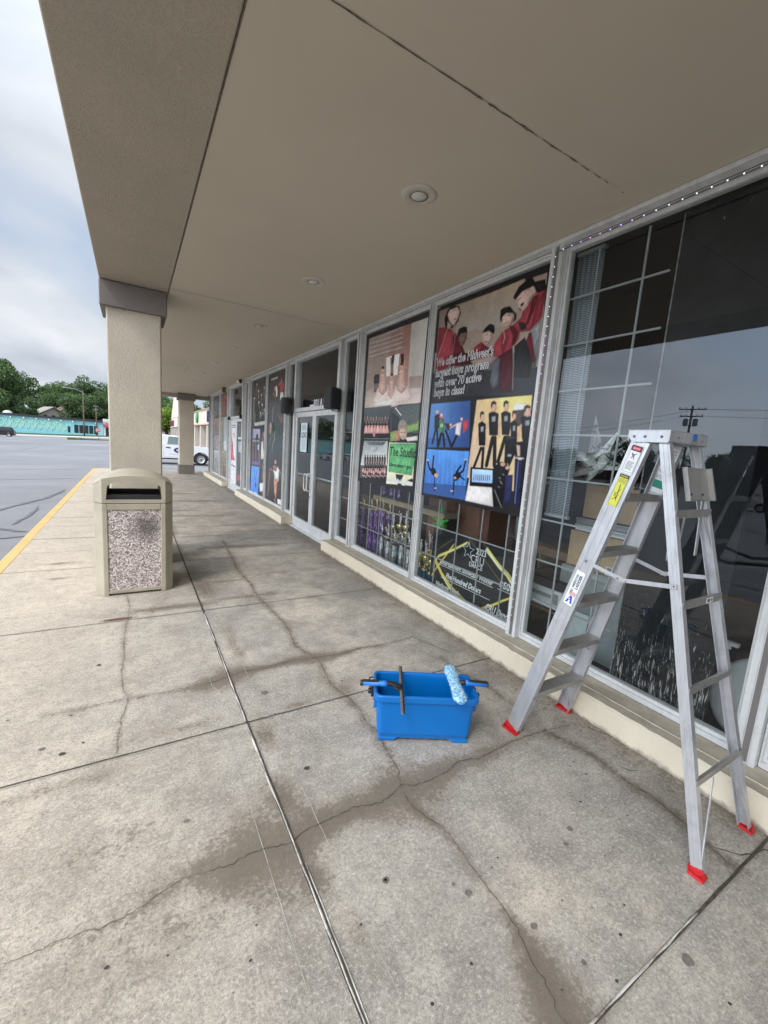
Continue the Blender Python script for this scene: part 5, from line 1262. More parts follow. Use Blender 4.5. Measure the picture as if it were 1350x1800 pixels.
# doors
def leaf(y0, y1, z1, hinge_far, poster=False):
    mb = MB(); ring(mb, XG-.05, XG+.0, y0, y1, .012, z1, .075, .17, .085); l = mb.build('door', M_ALU, SHOP, bevel=.003)
    mb = MB(); mb.add([(XG-.025, y1-.06, .15), (XG-.025, y0+.06, .15), (XG-.025, y0+.06, z1-.07), (XG-.025, y1-.06, z1-.07)], [(0, 1, 2, 3)]); mb.build('pane', M_GLASS, l, fix=False)
    yy = y0+.04 if hinge_far else y1-.04
    return l, yy
def door_set(ya, yb, pull=True):
    mid = (ya+yb)/2-.005; zt = 2.13
    mb = MB()
    for y in (ya, yb): mb.box(2.62, 2.735, y-.04, y+.04, 0, ZT)
    mb.box(2.625, 2.73, ya+.04, yb-.04, zt+.01, zt+.075); mb.box(2.625, 2.73, ya+.04, yb-.04, ZT-.05, ZT); mb.box(2.58, 2.74, ya-.03, yb+.03, -.01, .01)
    mb.build('door_frame', M_ALU, SHOP, bevel=.003)
    mb = MB(); mb.add([(XG, yb-.04, zt+.07), (XG, ya+.04, zt+.07), (XG, ya+.04, ZT-.04), (XG, yb-.04, ZT-.04)], [(0, 1, 2, 3)]); mb.build('transom_pane', M_GLASS, SHOP, fix=False)
    a, _ = leaf(ya+.045, mid-.003, zt, False); b, _ = leaf(mid+.003, yb-.045, zt, True)
    if pull:
        mb = MB(); yy = mid+.055; x = XG-.05
        mb.tube([(x, yy, 1.06), (x-.05, yy, 1.06), (x-.062, yy, 1.045), (x-.065, yy+.0, 1.02), (x-.065, yy, .80), (x-.062, yy, .775), (x-.05, yy, .76), (x, yy, .76)], .011, 10); mb.tube([(x-.062, yy, 1.045), (x-.064, yy+.10, 1.05), (x-.064, yy+.14, 1.02), (x-.064, yy+.14, .80), (x-.064, yy+.10, .765), (x-.062, yy, .775)], .011, 10)
        mb.build('handle', M_WHITE, b)
        for (l, y0, y1) in ((a, ya+.13, mid-.05), (b, mid+.05, yb-.13)):
            mb = MB(); mb.tube([(XG+.05, y0, 1.0), (XG+.05, y1, 1.0)], .014, 10); mb.box(XG, XG+.05, y0-.01, y0+.01, .98, 1.02); mb.box(XG, XG+.05, y1-.01, y1+.01, .98, 1.02); mb.build('push_bar', M_ALU, l)
        mb = MB(); mb.lathe([(0, -.004), (.016, -.004), (.018, 0)], (XG-.052, mid+.04, .66), 14, axis='x'); mb.build('lock', M_ALUD, b)
    else:
        for q in (ya-.02, yb-.06): mb = MB(); mb.box(2.56, 2.625, q, q+.08, zt-.02, zt+.08); mb.build('door_bracket', M_BLACK, SHOP)
door_set(5.91, 7.86); door_set(12.30, 14.02, False)
# recessed ceiling lights
def can(x, y):
    mb = MB(); mb.lathe([(.052, .03), (.055, .0), (.062, -.006), (.098, -.008), (.108, -.003), (.110, .0)], (x, y, ZC-.001), 28)
    l = mb.build('recessed_light', simple('light_trim', (0.50, 0.45, 0.37), .5) if 'light_trim' not in MATS else MATS['light_trim'], SHOP)
    mb = MB(); mb.lathe([(0, -.016), (.03, -.015), (.046, -.008), (.05, .0)], (x-.004, y+.006, ZC), 22); mb.build('lens', simple('light_lens', (0.62, 0.58, 0.50), .35) if 'light_lens' not in MATS else MATS['light_lens'], l)
    mb = MB(); mb.lathe([(.049, -.0095), (.055, -.0095)], (x, y, ZC), 22); mb.build('gap', M_BLACK, l)
for y in (-1.4, .45, 2.37, 4.13, 6.17, 7.95, 9.9, 11.8, 13.8, 15.8, 17.6): can(1.52, y)
# inside of the shop
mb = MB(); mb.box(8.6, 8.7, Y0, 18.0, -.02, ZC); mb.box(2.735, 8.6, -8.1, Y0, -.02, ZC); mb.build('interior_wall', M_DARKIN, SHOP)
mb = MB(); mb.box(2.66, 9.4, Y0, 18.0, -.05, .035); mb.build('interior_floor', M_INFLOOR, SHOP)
mb = MB(); mb.box(3.6, 8.6, 5.25, 5.32, .04, ZC); mb.build('partition', MATS.setdefault('pp', simple('partition_paint', (.06, .062, .065), .9)), SHOP); mb = MB(); mb.box(2.8, 8.6, 8.43, 8.47, .04, ZC); mb.build('partition', MATS['pp'], SHOP)
# ------------------------------------------------------------------ window posters
def poster(key, name, label, x=2.694, gain=1.35, group=None):
    y0, y1, z0, z1, base, prims = POSTERS[key]; W, H = (y0-y1), (z1-z0)
    img = paint(prims, W*1000, H*1000, base, 4.4 if W > 1.3 and y0 < 6 else 7.0, gain, seed=len(key)+ord(key[0]))
    r = empty(name, (x, (y0+y1)/2, z0), label=label, cat='poster', group=group)
    print_mesh('print', img, W, H, (0, W/2, 0), (0, -1, 0), (0, 0, 1), M_PRINT, r)
    mb = MB(); mb.box(.002, .005, -W/2, W/2, 0, H); mb.build('backing', M_WHITE, r)
    return r, W, H
def ptext(r, W, s, size, u, v, mat=None, offset=0.0, shear=0, sx=1.0, out=None, rot=0, name='lettering', space=1.0, fit=None):
    """lettering on a poster: u from its left edge, v from its bottom, metres"""
    M = (R(90), 0, R(-90))
    if out: text(name, s, size, out, (-.0022, W/2-u, v), M, r, .0002, offset+out_w, shear, sx=sx, space=space, fit=fit)
    return text(name, s, size, mat or M_WHITE, (-.0032, W/2-u, v), M, r, .0002, offset, shear, sx=sx, space=space, fit=fit)
out_w = .0045
pB, W, H = poster('B', 'photo_poster', 'poster of boys in red jackets and black caps above three smaller dance pictures')
for s, v, f in (("We offer the Midwest's", 1.337, .805), ('largest boys program', 1.232, .765), ('with over 70 active', 1.130, .69), ('boys in class!', 1.038, .475)):
    ptext(pB, W, s, .108, .062, v, M_INK, -.001, .12, fit=f, out=M_WHITE)
pA, W, H = poster('A', 'photo_poster', 'poster of dancers in pale dresses with a girl holding a green sign below')
ptext(pA, W, 'thestudioldg.com', .068, .815, .078, M_WHITE, .0035, .05, fit=.54)
ptext(pA, W, 'The Studio', .155, .81, .39, M_INK, .0015, .1, fit=.56)
ptext(pA, W, 'Liberty dance + gym', .065, .83, .262, M_INK, .0005, .1, fit=.47)
pC, W, H = poster('C', 'photo_poster', 'dark poster with grey dancers on top and a blue picture at lower left')
pD, W, H = poster('D', 'photo_poster', 'dark poster of leaping and crouching dancers, right beside the double doors')
poster('E', 'photo_collage', 'faded photo collage in the last window at the far end of the shop')
poster('F', 'photo_collage', 'faded photo collage with a red picture on top, second window from the far end')
poster('G', 'door_poster', 'white poster with a pink dress on the left leaf of the far doors', XG-.032)
poster('H', 'door_poster', 'grey and mauve poster on the right leaf of the far doors', XG-.032)
# cheque sign behind the glass
def cheque():
    y0, y1, z0, z1 = 3.56, 2.33, .09, .80; W, H = y0-y1, z1-z0
    q = []
    def st(c, w, *p): q.append(('l', c, w, [int(v) for xy in p for v in xy]))
    rg = random.Random(9)
    for pl in CHQ:
        for k in range(7):
            a = rg.uniform(-16, 16); b = rg.uniform(-16, 16); st(rg.choice(('b8952a', 'd8b84a', 'e8cf60', 'caa030', 'f0e090')), rg.choice((3, 4, 6, 8)), *[(x+a*.6+rg.uniform(-3, 3), y+a+b*(i/3)) for i, (x, y) in enumerate(pl)])
    for pl in (((40, 430), (330, 640)), ((20, 300), (190, 40)), ((560, 700), (1190, 300)), ((760, 700), (1220, 420)), ((240, 300), (520, 10))): st('7a6a34', 3, *pl)
    img = paint(q, W*1000, H*1000, '121417', 5.0, 2.4); x = 2.80
    r = empty('prize_cheque', (x, (y0+y1)/2, z0), label='big black and gold prize cheque lettered in white, leaning inside the window', cat='cheque')
    print_mesh('print', img, W, H, (0, W/2, 0), (0, -1, 0), (0, 0, 1), M_CHQ, r); mb = MB(); mb.box(.002, .012, -W/2, W/2, 0, H); mb.build('board', M_BLACK, r)
    t = lambda s, sz, ya, yb, z, sh=.3, of=.0015: ptext(r, W, s, sz, y0-ya, z-z0, M_WHITE, of, sh, fit=ya-yb)
    t('2023', .085, 2.878, 2.745, .667, 0, .002); t('CRU', .11, 2.943, 2.768, .575, 0, 0); t('DANCE', .062, 2.958, 2.776, .527, 0, .001)
    t('Entertainment Showcase Winner', .07, 3.398, 2.622, .432, .35, .0015); t('$500', .09, 2.545, 2.385, .447, .1, .003)
    t('Five Hundred Dollars', .078, 3.284, 2.76, .308, .35, .0025); t('National Finals', .075, 3.442, 3.049, .178, .35, .0025); t('CRU Dance', .095, 2.686, 2.39, .183, .35, .003)
    mb = MB()
    for ya, yb, zz in ((3.42, 2.62, .415), (2.56, 2.38, .425), (3.36, 2.64, .288), (3.46, 3.03, .158), (2.72, 2.37, .155)): mb.box(-.004, -.0035, W/2-(y0-yb), W/2-(y0-ya), zz-z0, zz-z0+.005)
    a = [(math.sin(2*math.pi*k/10)*(.085 if k % 2 == 0 else .036), math.cos(2*math.pi*k/10)*(.085 if k % 2 == 0 else .036)) for k in range(10)]
    pts = [(-.004, W/2-.575-u, .585+v) for u, v in a]; mb.tube(pts+[pts[0]], .0035, 5, caps=False); mb.build('lettering', M_WHITE, r)
cheque()
# ------------------------------------------------------------------ ladder
def ladder():
    o = empty('step_ladder', (2.15, 1.04, 0), label='aluminium step ladder with red feet standing in front of the window', cat='ladder')
    org = Vector((2.15, 1.04, 0))
    HT = 1.715
    def F(s, z): t = z/HT; return Vector((s*(.245+(.158-.245)*t), .475+(.040-.475)*t, z))
    def B(s, z): t = z/HT; return Vector((s*(.235+(.150-.235)*t), -.495+(-.055+.495)*t, z))
    def chan(mb, p, q, depth, inw, wd, fl, th=.003):
        p, q = Vector(p), Vector(q); d = (q-p).normalized(); dep = (Vector(depth)-d*d.dot(Vector(depth))).normalized(); iw = (Vector(inw)-d*d.dot(Vector(inw))); iw = (iw-dep*dep.dot(iw)).normalized()
        hl = (q-p)/2; c = (p+q)/2
        mb.obox(c, iw*th/2, dep*wd/2, hl)
        for k in (-1, 1): mb.obox(c+dep*k*(wd/2-th/2)+iw*(fl/2+th/2), iw*fl/2, dep*th/2, hl)
        for k in (-1, 1): mb.obox(c+dep*k*(wd*.22)-iw*(th*.5+.0006), iw*.0012, dep*.004, hl)   # raised ribs on the web
    for s in (-1, 1):
        mb = MB(); chan(mb, F(s, .02), F(s, HT), (0, 1, 0), (-s, 0, 0), .085, .026); mb.build('front_rail', M_LAD, o)
        mb = MB(); chan(mb, B(s, .02), B(s, HT), (0, 1, 0), (-s, 0, 0), .042, .028); mb.build('rear_rail', M_LAD, o)
    for k, z in enumerate((.29, .583, .876, 1.169, 1.462)):
        a, b = F(-1, z), F(1, z); y = a.y; x0, x1 = a.x+.004, b.x-.004; mb = MB()
        mb.box(x0, x1, y-.040, y+.040, z-.003, z); mb.box(x0, x1, y-.040, y-.037, z-.030, z-.003); mb.box(x0, x1, y+.037, y+.040, z-.030, z-.003)
        for j in range(6): mb.box(x0, x1, y-.034+j*.0125, y-.030+j*.0125, z, z+.0015)
        st = mb.build('step', M_LADD, o)
        mb = MB(); mb.bar((x0+.11, y, z-.028), (F(-1, z-.1).x+.004, F(-1, z-.1).y, z-.1), .012, .003, (0, 1, 0)) if k in (0, 1) else None
        if k in (0, 1): mb.bar((x1-.11, y, z-.028), (F(1, z-.1).x-.004, F(1, z-.1).y, z-.1), .012, .003, (0, 1, 0)); mb.build('step_brace', M_LAD, st)
    for z, w in ((.35, .030), (.70, .030), (1.035, .034), (1.41, .036)):
        mb = MB(); a, b = B(-1, z), B(1, z); mb.box(a.x+.003, b.x-.003, a.y-.024, a.y-.020, z-w/2, z+w/2); mb.box(a.x+.003, b.x-.003, a.y-.0195, a.y-.010, z+w/2-.004, z+w/2-.002); mb.build('rear_bar', M_LADD, o)
    def cbr(p, q, w): mb = MB(); mb.bar(p, q, w, .003, (0, 1, 0)); mb.build('corner_brace', M_LAD, o)
    for s in (-1, 1):
        cbr(B(s, .07)+Vector((-s*.006, -.02, 0)), B(s*.35, .34)+Vector((0, -.026, 0)), .014); cbr(F(s, .06)+Vector((-s*.02, -.03, 0)), F(s*.45, .27)+Vector((0, -.03, 0)), .012); cbr(B(s, 1.25)+Vector((-s*.008, -.012, 0)), B(s*.5, 1.395)+Vector((0, -.02, 0)), .014)
    # top cap
    mb = MB(); x0, x1, y0, y1 = -.172, .172, -.085, .095; zt = 1.765
    mb.box(x0, x1, y0, y1, zt-.004, zt); mb.box(x0, x1, y0, y0+.004, zt-.050, zt-.004); mb.box(x0, x1, y1-.004, y1, zt-.050, zt-.004)
    for x in (x0, x1-.004): mb.prism([(y0+.004, zt-.055), (y1-.022, zt-.055), (y1-.004, zt-.035), (y1-.004, zt-.004), (y0+.004, zt-.004)], 'x', x, x+.004)
    for j in range(9): mb.box(x0+.01, x1-.01, y0+.014+j*.017, y0+.018+j*.017, zt, zt+.0016)
    cap = mb.build('top_cap', M_LAD, o, bevel=.0025)
    for y in (.066, .018, -.052): mb = MB(); mb.lathe([(0, -.0045), (.005, -.004), (.0065, 0)], (x0, y, zt-.030), 12, axis='x'); mb.build('rivet', M_ALUD, cap)
    for x in (-.1, .05, .12): mb = MB(); mb.lathe([(0, -.004), (.004, -.0035), (.006, 0)], (x, y0, zt-.030), 12, axis='y'); mb.build('rivet', M_ALUD, cap)
    mb = MB(); mb.box(.03, .065, y0-.0012, y0-.0004, zt-.034, zt-.002); mb.build('blue_tape', M_HBLUE, cap)
    # spreaders
    for s in (-1, 1):
        a, b = F(s, 1.11), B(s, 1.11); off = Vector((s*.006, 0, 0)); m = (a+b)/2+Vector((s*-.004, 0, -.045)); a += off; b += off
        mb = MB(); mb.bar(a+Vector((0, .01, 0)), m, .004, .020); mb.bar(m+Vector((s*.004, .03, 0)), b+Vector((s*.004, -.01, 0)), .004, .020); sp = mb.build('spreader', M_LAD, o, bevel=.0015)
        for p in (a, m, m+Vector((0, .04, .006)), b): mb = MB(); mb.lathe([(0, s*.008), (.004, s*.007), (.006, s*.002)], (p.x, p.y, p.z), 10, axis='x'); mb.build('rivet', M_ALUD, sp)
    # folded pail shelf with its two hanging arms
    mb = MB(); z0, z1 = 1.468, 1.612
    pts = [B(-1, z0), B(1, z0), B(1, z1), B(-1, z1)]; yo = -.034
    mb.add([(pts[0].x+.078, pts[0].y+yo, z0), (pts[1].x-.016, pts[1].y+yo, z0), (pts[2].x-.014, pts[2].y+yo, z1), (pts[3].x+.072, pts[3].y+yo, z1)], [(0, 1, 2, 3)])
    mb.add([(pts[0].x+.078, pts[0].y+yo+.004, z0), (pts[1].x-.016, pts[1].y+yo+.004, z0), (pts[2].x-.014, pts[2].y+yo+.004, z1), (pts[3].x+.072, pts[3].y+yo+.004, z1)], [(3, 2, 1, 0)])
    mb.box(pts[0].x+.078, pts[1].x-.016, pts[0].y+yo-.012, pts[0].y+yo, z0, z0+.004); mb.bar((pts[1].x-.020, pts[1].y+yo-.01, z0), (pts[2].x-.018, pts[2].y+yo-.01, z1), .010, .024, (0, 1, 0)); mb.bar((pts[0].x+.080, pts[0].y+yo-.008, z0), (pts[3].x+.074, pts[3].y+yo-.008, z1), .006, .020, (0, 1, 0))
    sh = mb.build('pail_shelf', M_LADD, o)
    mb = MB()
    for x in (.045, .0): mb.lathe([(0, -.0005), (.0075, -.0005)], (x, pts[0].y+yo-.0015+.012, z0+.03), 10, axis='y')
    mb.box(.06, .078, pts[0].y+yo-.002+.006, pts[0].y+yo-.001+.006, z0+.022, z0+.032); mb.box(-.045, -.028, pts[0].y+yo-.002+.006, pts[0].y+yo-.001+.006, z0+.022, z0+.032); mb.build('slot', M_BLACK, sh)
    for s, zz in ((-1, 1.20), (1, 1.205)):
        mb = MB(); a = B(s, 1.60); mb.bar((a.x-s*.030, a.y-.045, 1.47), (a.x-s*.006-s*.024, a.y-.055, zz), .026, .004, (0, 1, 0)); mb.build('shelf_arm', M_LAD, o, bevel=.001)
    # feet
    for fn, wd, nm in ((F, .100, 'foot'), (B, .056, 'foot')):
        for s in (-1, 1):
            p = fn(s, .0); d = (fn(s, .2)-p).normalized(); mb = MB()
            mb.box(p.x-.022, p.x+.022, p.y-wd/2, p.y+wd/2, .0, .012); mb.bar(p+Vector((s*.0045, 0, .010)), p+Vector((s*.0045, 0, 0))+d*.034, wd*.96, .005, (1, 0, 0))
            for k in (-1, 1): mb.bar(p+Vector((0, k*wd*.47, .01)), p+Vector((0, k*wd*.47, 0))+d*.028, .004, .030, (1, 0, 0)); mb.lathe([(0, s*.004), (.006, s*.003), (.006, 0)], (p.x+s*.007, p.y+k*wd*.24+d.y*.02, .021), 10, axis='x')
            mb.build(nm, M_RED, o, bevel=.002)
    # stickers on the near rail
    def frame(s, z, side):   # origin on the web, columns: along the rail, across it, outwards
        p = F(s, z); d = (F(s, z+.1)-p).normalized(); n = Vector((side, 0, 0)); n = (n-d*d.dot(n)).normalized(); a = n.cross(d); return p, d, a, n
    def sticker(name, s, z0, z1, w, col, side=-1, lift=.0050, sh=0.0):
        p, d, a, n = frame(s, (z0+z1)/2, side); L = (z1-z0)/d.z
        mb = MB(); mb.obox(p+n*lift+a*sh, a*w/2, d*L/2, n*.0004); return mb.build(name, col, o), p, d, a, n
    def stext(st, p, d, a, n, s, size, along, across, up_rail, mat, lift, sx=1, off=0, align='CENTER', shear=0):
        X, Y = (d, -a) if up_rail else (a, d)
        if X.cross(Y).dot(n) < 0: X, Y = (X, -Y) if up_rail else (-X, Y)
        m = Matrix.Identity(4)
        for i in range(3): m[i][0] = X[i]; m[i][1] = Y[i]; m[i][2] = n[i]
        loc = p+d*along+a*across+n*lift; m.translation = loc
        t = text('lettering', s, size, mat, (0, 0, 0), (0, 0, 0), None, .0001, off, shear, align, sx); t.data.transform(Matrix.Scale(sx, 4, (1, 0, 0))); t.scale = (1, 1, 1); t.data.transform(m); t.parent = o; t.parent = st; return t
    M_YEL = simple('sticker_yellow', (0.68, 0.66, 0.08), .45, var=.05); M_GRN = simple('sticker_green', (0.0, 0.25, 0.14), .45); M_DBLUE = simple('sticker_blue', (0.02, 0.05, 0.5), .45, var=.05); M_PINK = simple('sticker_red', (0.6, 0.03, 0.06), .45)
    st, p, d, a, n = sticker('danger_sticker', -1, 1.565, 1.695, .054, M_WHITE)
    mb = MB(); mb.obox(p+n*.0060+d*.052, a*.024, d*.013, n*.0002); mb.build('black_band', M_INK, st); mb = MB(); mb.obox(p+n*.0064+d*.052, a*.018, d*.0085, n*.0002); mb.build('red_oval', M_PINK, st, bevel=.006)
    mb = MB(); c = p+n*.0062+d*.018
    for (u0, v0, u1, v1) in ((-.012, .012, .004, -.002), (.004, -.002, .010, .012), (.0, .0, -.006, -.016), (-.002, .006, .012, .004), (.002, -.004, .010, -.014)): mb.bar(c+a*u0+d*v0, c+a*u1+d*v1, .003, .0004, n)
    for j in range(7): mb.bar(p+n*.0062-d*(.012+j*.0058)-a*(.017-.003*(j % 3)), p+n*.0062-d*(.012+j*.0058)+a*(.018-.002*(j % 2)), .0018, .0003, n)
    for (q0, q1) in (((-.025, -.06), (.025, -.06)), ((-.025, .06), (.025, .06)), ((-.025, -.06), (-.025, .06)), ((.025, -.06), (.025, .06))): mb.bar(p+n*.0061+a*q0[0]+d*q0[1], p+n*.0061+a*q1[0]+d*q1[1], .001, .0003, n)
    mb.build('fine_print', M_INK, st); stext(st, p, d, a, n, 'DANGER', .0105, .048, 0, False, M_WHITE, .0069, .8)
    st, p, d, a, n = sticker('caution_sticker', -1, 1.405, 1.558, .046, M_YEL)
    mb = MB(); mb.obox(p+n*.0060+d*.071, a*.023, d*.008, n*.0002); mb.build('black_band', M_INK, st); stext(st, p, d, a, n, 'CAUTION', .0095, .0675, 0, False, M_YEL, .0066, .8, .0003)
    mb = MB()
    for j in range(4): mb.bar(p+n*.0062+d*(.056-j*.0055)-a*.017, p+n*.0062+d*(.056-j*.0055)+a*.017, .0014, .0003, n)
    mb.bar(p+n*.0062+d*.03, p+n*.0062-d*.045-a*.006, .003, .0003, n); mb.bar(p+n*.0062+d*.01-a*.012, p+n*.0062-d*.03+a*.010, .002, .0003, n); mb.bar(p+n*.0062-d*.01+a*.014, p+n*.0062-d*.05-a*.01, .002, .0003, n); mb.bar(p+n*.0062-d*.05+a*.012, p+n*.0062-d*.02-a*.012, .002, .0003, n)
    for (q0, q1) in (((-.0215, -.074), (.0215, -.074)), ((-.0215, -.074), (-.0215, .064)), ((.0215, -.074), (.0215, .064))): mb.bar(p+n*.0062+a*q0[0]+d*q0[1], p+n*.0062+a*q1[0]+d*q1[1], .0009, .0003, n)
    mb.build('fine_print', M_INK, st)
    st, p, d, a, n = sticker('maker_sticker', -1, .862, 1.052, .050, M_WHITE, lift=.0050)
    ya = 1 if a.y > 0 else -1
    stext(st, p, d, a, n, 'ALL AMERICAN', .0165, .022, .004*ya, True, M_INK, .0060, .95, .0005); stext(st, p, d, a, n, 'LADDER', .021, .038, -.017*ya, True, M_INK, .0060, 1.0, .0008)
    yy = -1 if a.y > 0 else 1      # yy*a points towards -Y
    mb = MB(); c = p+n*.0062-d*.058
    poly = [(-.022, -.026), (-.004, .018), (.012, .018), (.012, -.020), (.001, -.022), (.001, -.010), (-.006, -.010), (-.010, -.022)]
    pts = [c+d*(-u)*-1*1.0+a*yy*0+a*v*0 for u, v in poly]
    pts = [c+d*(-.030+k1*.042)+a*k2 for k1, k2 in ((0, .018), (1, .002), (1, -.010), (.05, -.020*1), (.05, -.008), (.40, -.008), (.40, .002), (.0, .006))]
    mb.add(pts, [tuple(range(len(pts)))]); mb.build('logo_letter', M_DBLUE, st, fix=False)
    mb = MB(); cs = c+n*.0006+d*-.006
    sp_ = [cs+d*math.cos(2*math.pi*k/10)*(.007 if k % 2 == 0 else .003)+a*math.sin(2*math.pi*k/10)*(.007 if k % 2 == 0 else .003)+a*.001 for k in range(10)]; mb.add(sp_, [tuple(range(10))]); mb.build('logo_star', M_WHITE, st, fix=False)
    mb = MB()
    for j in range(5):
        q = [c+n*.0002+d*(.014+i*.006)+a*(-.020+j*.0075+.002*math.sin(i*1.3)) for i in range(5)]
        for q0, q1 in zip(q, q[1:]): mb.bar(q0, q1, .0032, .0003, n)
    mb.build('logo_stripe', M_PINK, st)
    st, p, d, a, n = sticker('green_sticker', 1, 1.475, 1.545, .060, M_WHITE, -1, .0050); mb = MB(); mb.obox(p+n*.0060+d*.008, a*.029, d*.020, n*.0003); mb.build('green_panel', M_GRN, st)
    st, p, d, a, n = sticker('notice_sticker', 1, 1.565, 1.70, .062, M_WHITE, -1, .0050); mb = MB()
    for j in range(14): mb.bar(p+n*.0062+d*(.058-j*.0088)-a*.026, p+n*.0062+d*(.058-j*.0088)+a*(.026-.008*(j % 3)), .0028, .0003, n)
    mb.build('fine_print', M_INK, st)
    mb = MB(); b = B(.3, 1.035); mb.box(b.x-.03, b.x+.03, b.y-.0262, b.y-.0248, 1.023, 1.047); s2 = mb.build('size_sticker', M_WHITE, o); mb = MB()
    for k in range(4): mb.box(b.x-.024+k*.007, b.x-.020+k*.007, b.y-.0270, b.y-.0263, 1.028, 1.042)
    mb.box(b.x+.012, b.x+.02, b.y-.0270, b.y-.0263, 1.028, 1.042); mb.build('fine_print', M_INK, s2)
ladder()
# ------------------------------------------------------------------ bucket and tools
def rrect(hx, hy, r, z, n=6):
    out = []
    for cx, cy, a0 in ((hx-r, hy-r, 0), (-hx+r, hy-r, 90), (-hx+r, -hy+r, 180), (hx-r, -hy+r, 270)):
        for k in range(n+1): a = R(a0+90*k/n); out.append((cx+r*math.cos(a), cy+r*math.sin(a), z))
    return out
def bucket():
    o = empty('bucket', (1.41, 1.745, 0), R(-28), label='bright blue rectangular window cleaning bucket on the concrete', cat='bucket')
    mb = MB(); L = [(.252, .098, .026, .022), (.256, .101, .026, .045), (.259, .103, .028, .047), (.272, .116, .032, .248), (.286, .130, .040, .250), (.290, .134, .042, .254), (.290, .134, .042, .284), (.286, .130, .040, .288), (.276, .120, .034, .288), (.271, .115, .032, .283), (.266, .111, .030, .24), (.250, .096, .025, .035)]
    n = len(rrect(1, 1, .1, 0)); vs = [v for (hx, hy, r, z) in L for v in rrect(hx, hy, r, z)]
    mb.add(vs, [(i*n+k, i*n+(k+1) % n, (i+1)*n+(k+1) % n, (i+1)*n+k) for i in range(len(L)-1) for k in range(n)], 0, True)
    mb.f.append(tuple(range(n))); mb.m.append(0); mb.sm.append(False); e = (len(L)-1)*n; mb.f.append(tuple(e+k for k in reversed(range(n)))); mb.m.append(0); mb.sm.append(False)
    mb.build('tub', M_BLUE, o, bevel=.002)
    for s in (-1, 1):
        mb = MB(); mb.prism([(s*.252, .0), (s*.252, .024), (s*.14, .024), (s*.165, .0)], 'y', -.099, .099); mb.build('foot', M_BLUE, o, bevel=.006)
        mb = MB(); mb.box(s*.288, s*.303, -.028, .028, .215, .262) if s > 0 else mb.box(-.303, -.288, -.028, .028, .215, .262); mb.lathe([(0, -.012), (.012, -.012), (.016, -.006), (.016, .006), (.012, .012), (0, .012)], (s*.308, 0, .236), 12, axis='x'); mb.build('handle_pivot', M_BLACK, o, bevel=.003)
        mb = MB()
        for y0 in (-.07, .0, .07): mb.box(min(s*.262, s*.286), max(s*.262, s*.286), y0-.003, y0+.003, .18, .25)
        mb.build('rib', M_BLUE, o)
    mb = MB(); mb.tube([(-.308, 0, .236), (-.31, .05, .245), (-.31, .13, .24), (-.25, .150, .236), (0, .155, .234), (.25, .150, .236), (.31, .13, .24), (.31, .05, .245), (.308, 0, .236)], .004, 8); mb.build('bail_handle', M_BLACK, o)
    b = Matrix.Translation((1.41, 1.745, 0)) @ Matrix.Rotation(R(-28), 4, 'Z')
    return b
BM = bucket()
def squeegee():
    a, b = Vector((1.365, 1.945, .300)), Vector((1.128, 1.548, .303)); d = (b-a).normalized(); m = Vector((1.24, 1.745, .30)); o = empty('squeegee', m, label='squeegee with black and blue handle lying across the bucket rim', cat='squeegee')
    A, Bq = a-m, b-m; mb = MB(); mb.bar(A+Vector((0, 0, .006)), Bq+Vector((0, 0, .006)), .012, .010); mb.build('channel', M_ALUD, o, bevel=.001)
    side = Vector((0, 0, 1)).cross(d).normalized(); side = side if side.x > 0 else -side
    mb = MB(); mb.bar(A+side*.010+Vector((0, 0, .006)), Bq+side*.010+Vector((0, 0, .006)), .010, .003); mb.build('rubber_blade', M_BLACK, o)
    h = -side; mb = MB(); c = Vector((0, 0, .012)); mb.tube([c+side*.004, c+h*.02+Vector((0, 0, .010)), c+h*.055+Vector((0, 0, .020)), c+h*.075+Vector((0, 0, .018))], [.012, .014, .014, .016], 10); mb.bar(c-d*.03, c+d*.03, .022, .012); mb.bar(c+h*.05+Vector((0, 0, .018)), c-d*.028+h*.008, .012, .010); mb.bar(c+h*.05+Vector((0, 0, .018)), c+d*.028+h*.008, .012, .010); mb.build('head_joint', M_BLACK, o, bevel=.002)
    e = c+h*.07+Vector((0, 0, .016)); f = c+h*.205+Vector((0, 0, .012)); mb = MB(); mb.tube([e, e.lerp(f, .15), e.lerp(f, .3), f], [.016, .017, .0145, .0145], 12); hd = mb.build('handle', M_HBLUE, o)
    mb = MB(); mb.tube([f-(f-e)*.02, f+(f-e)*.10], [.0165, .0165], 12); mb.bar(e.lerp(f, .35)+Vector((0, 0, .012))-d*0, f+Vector((0, 0, .012)), .020, .010); mb.build('grip', M_BLACK, hd, bevel=.002)
squeegee()
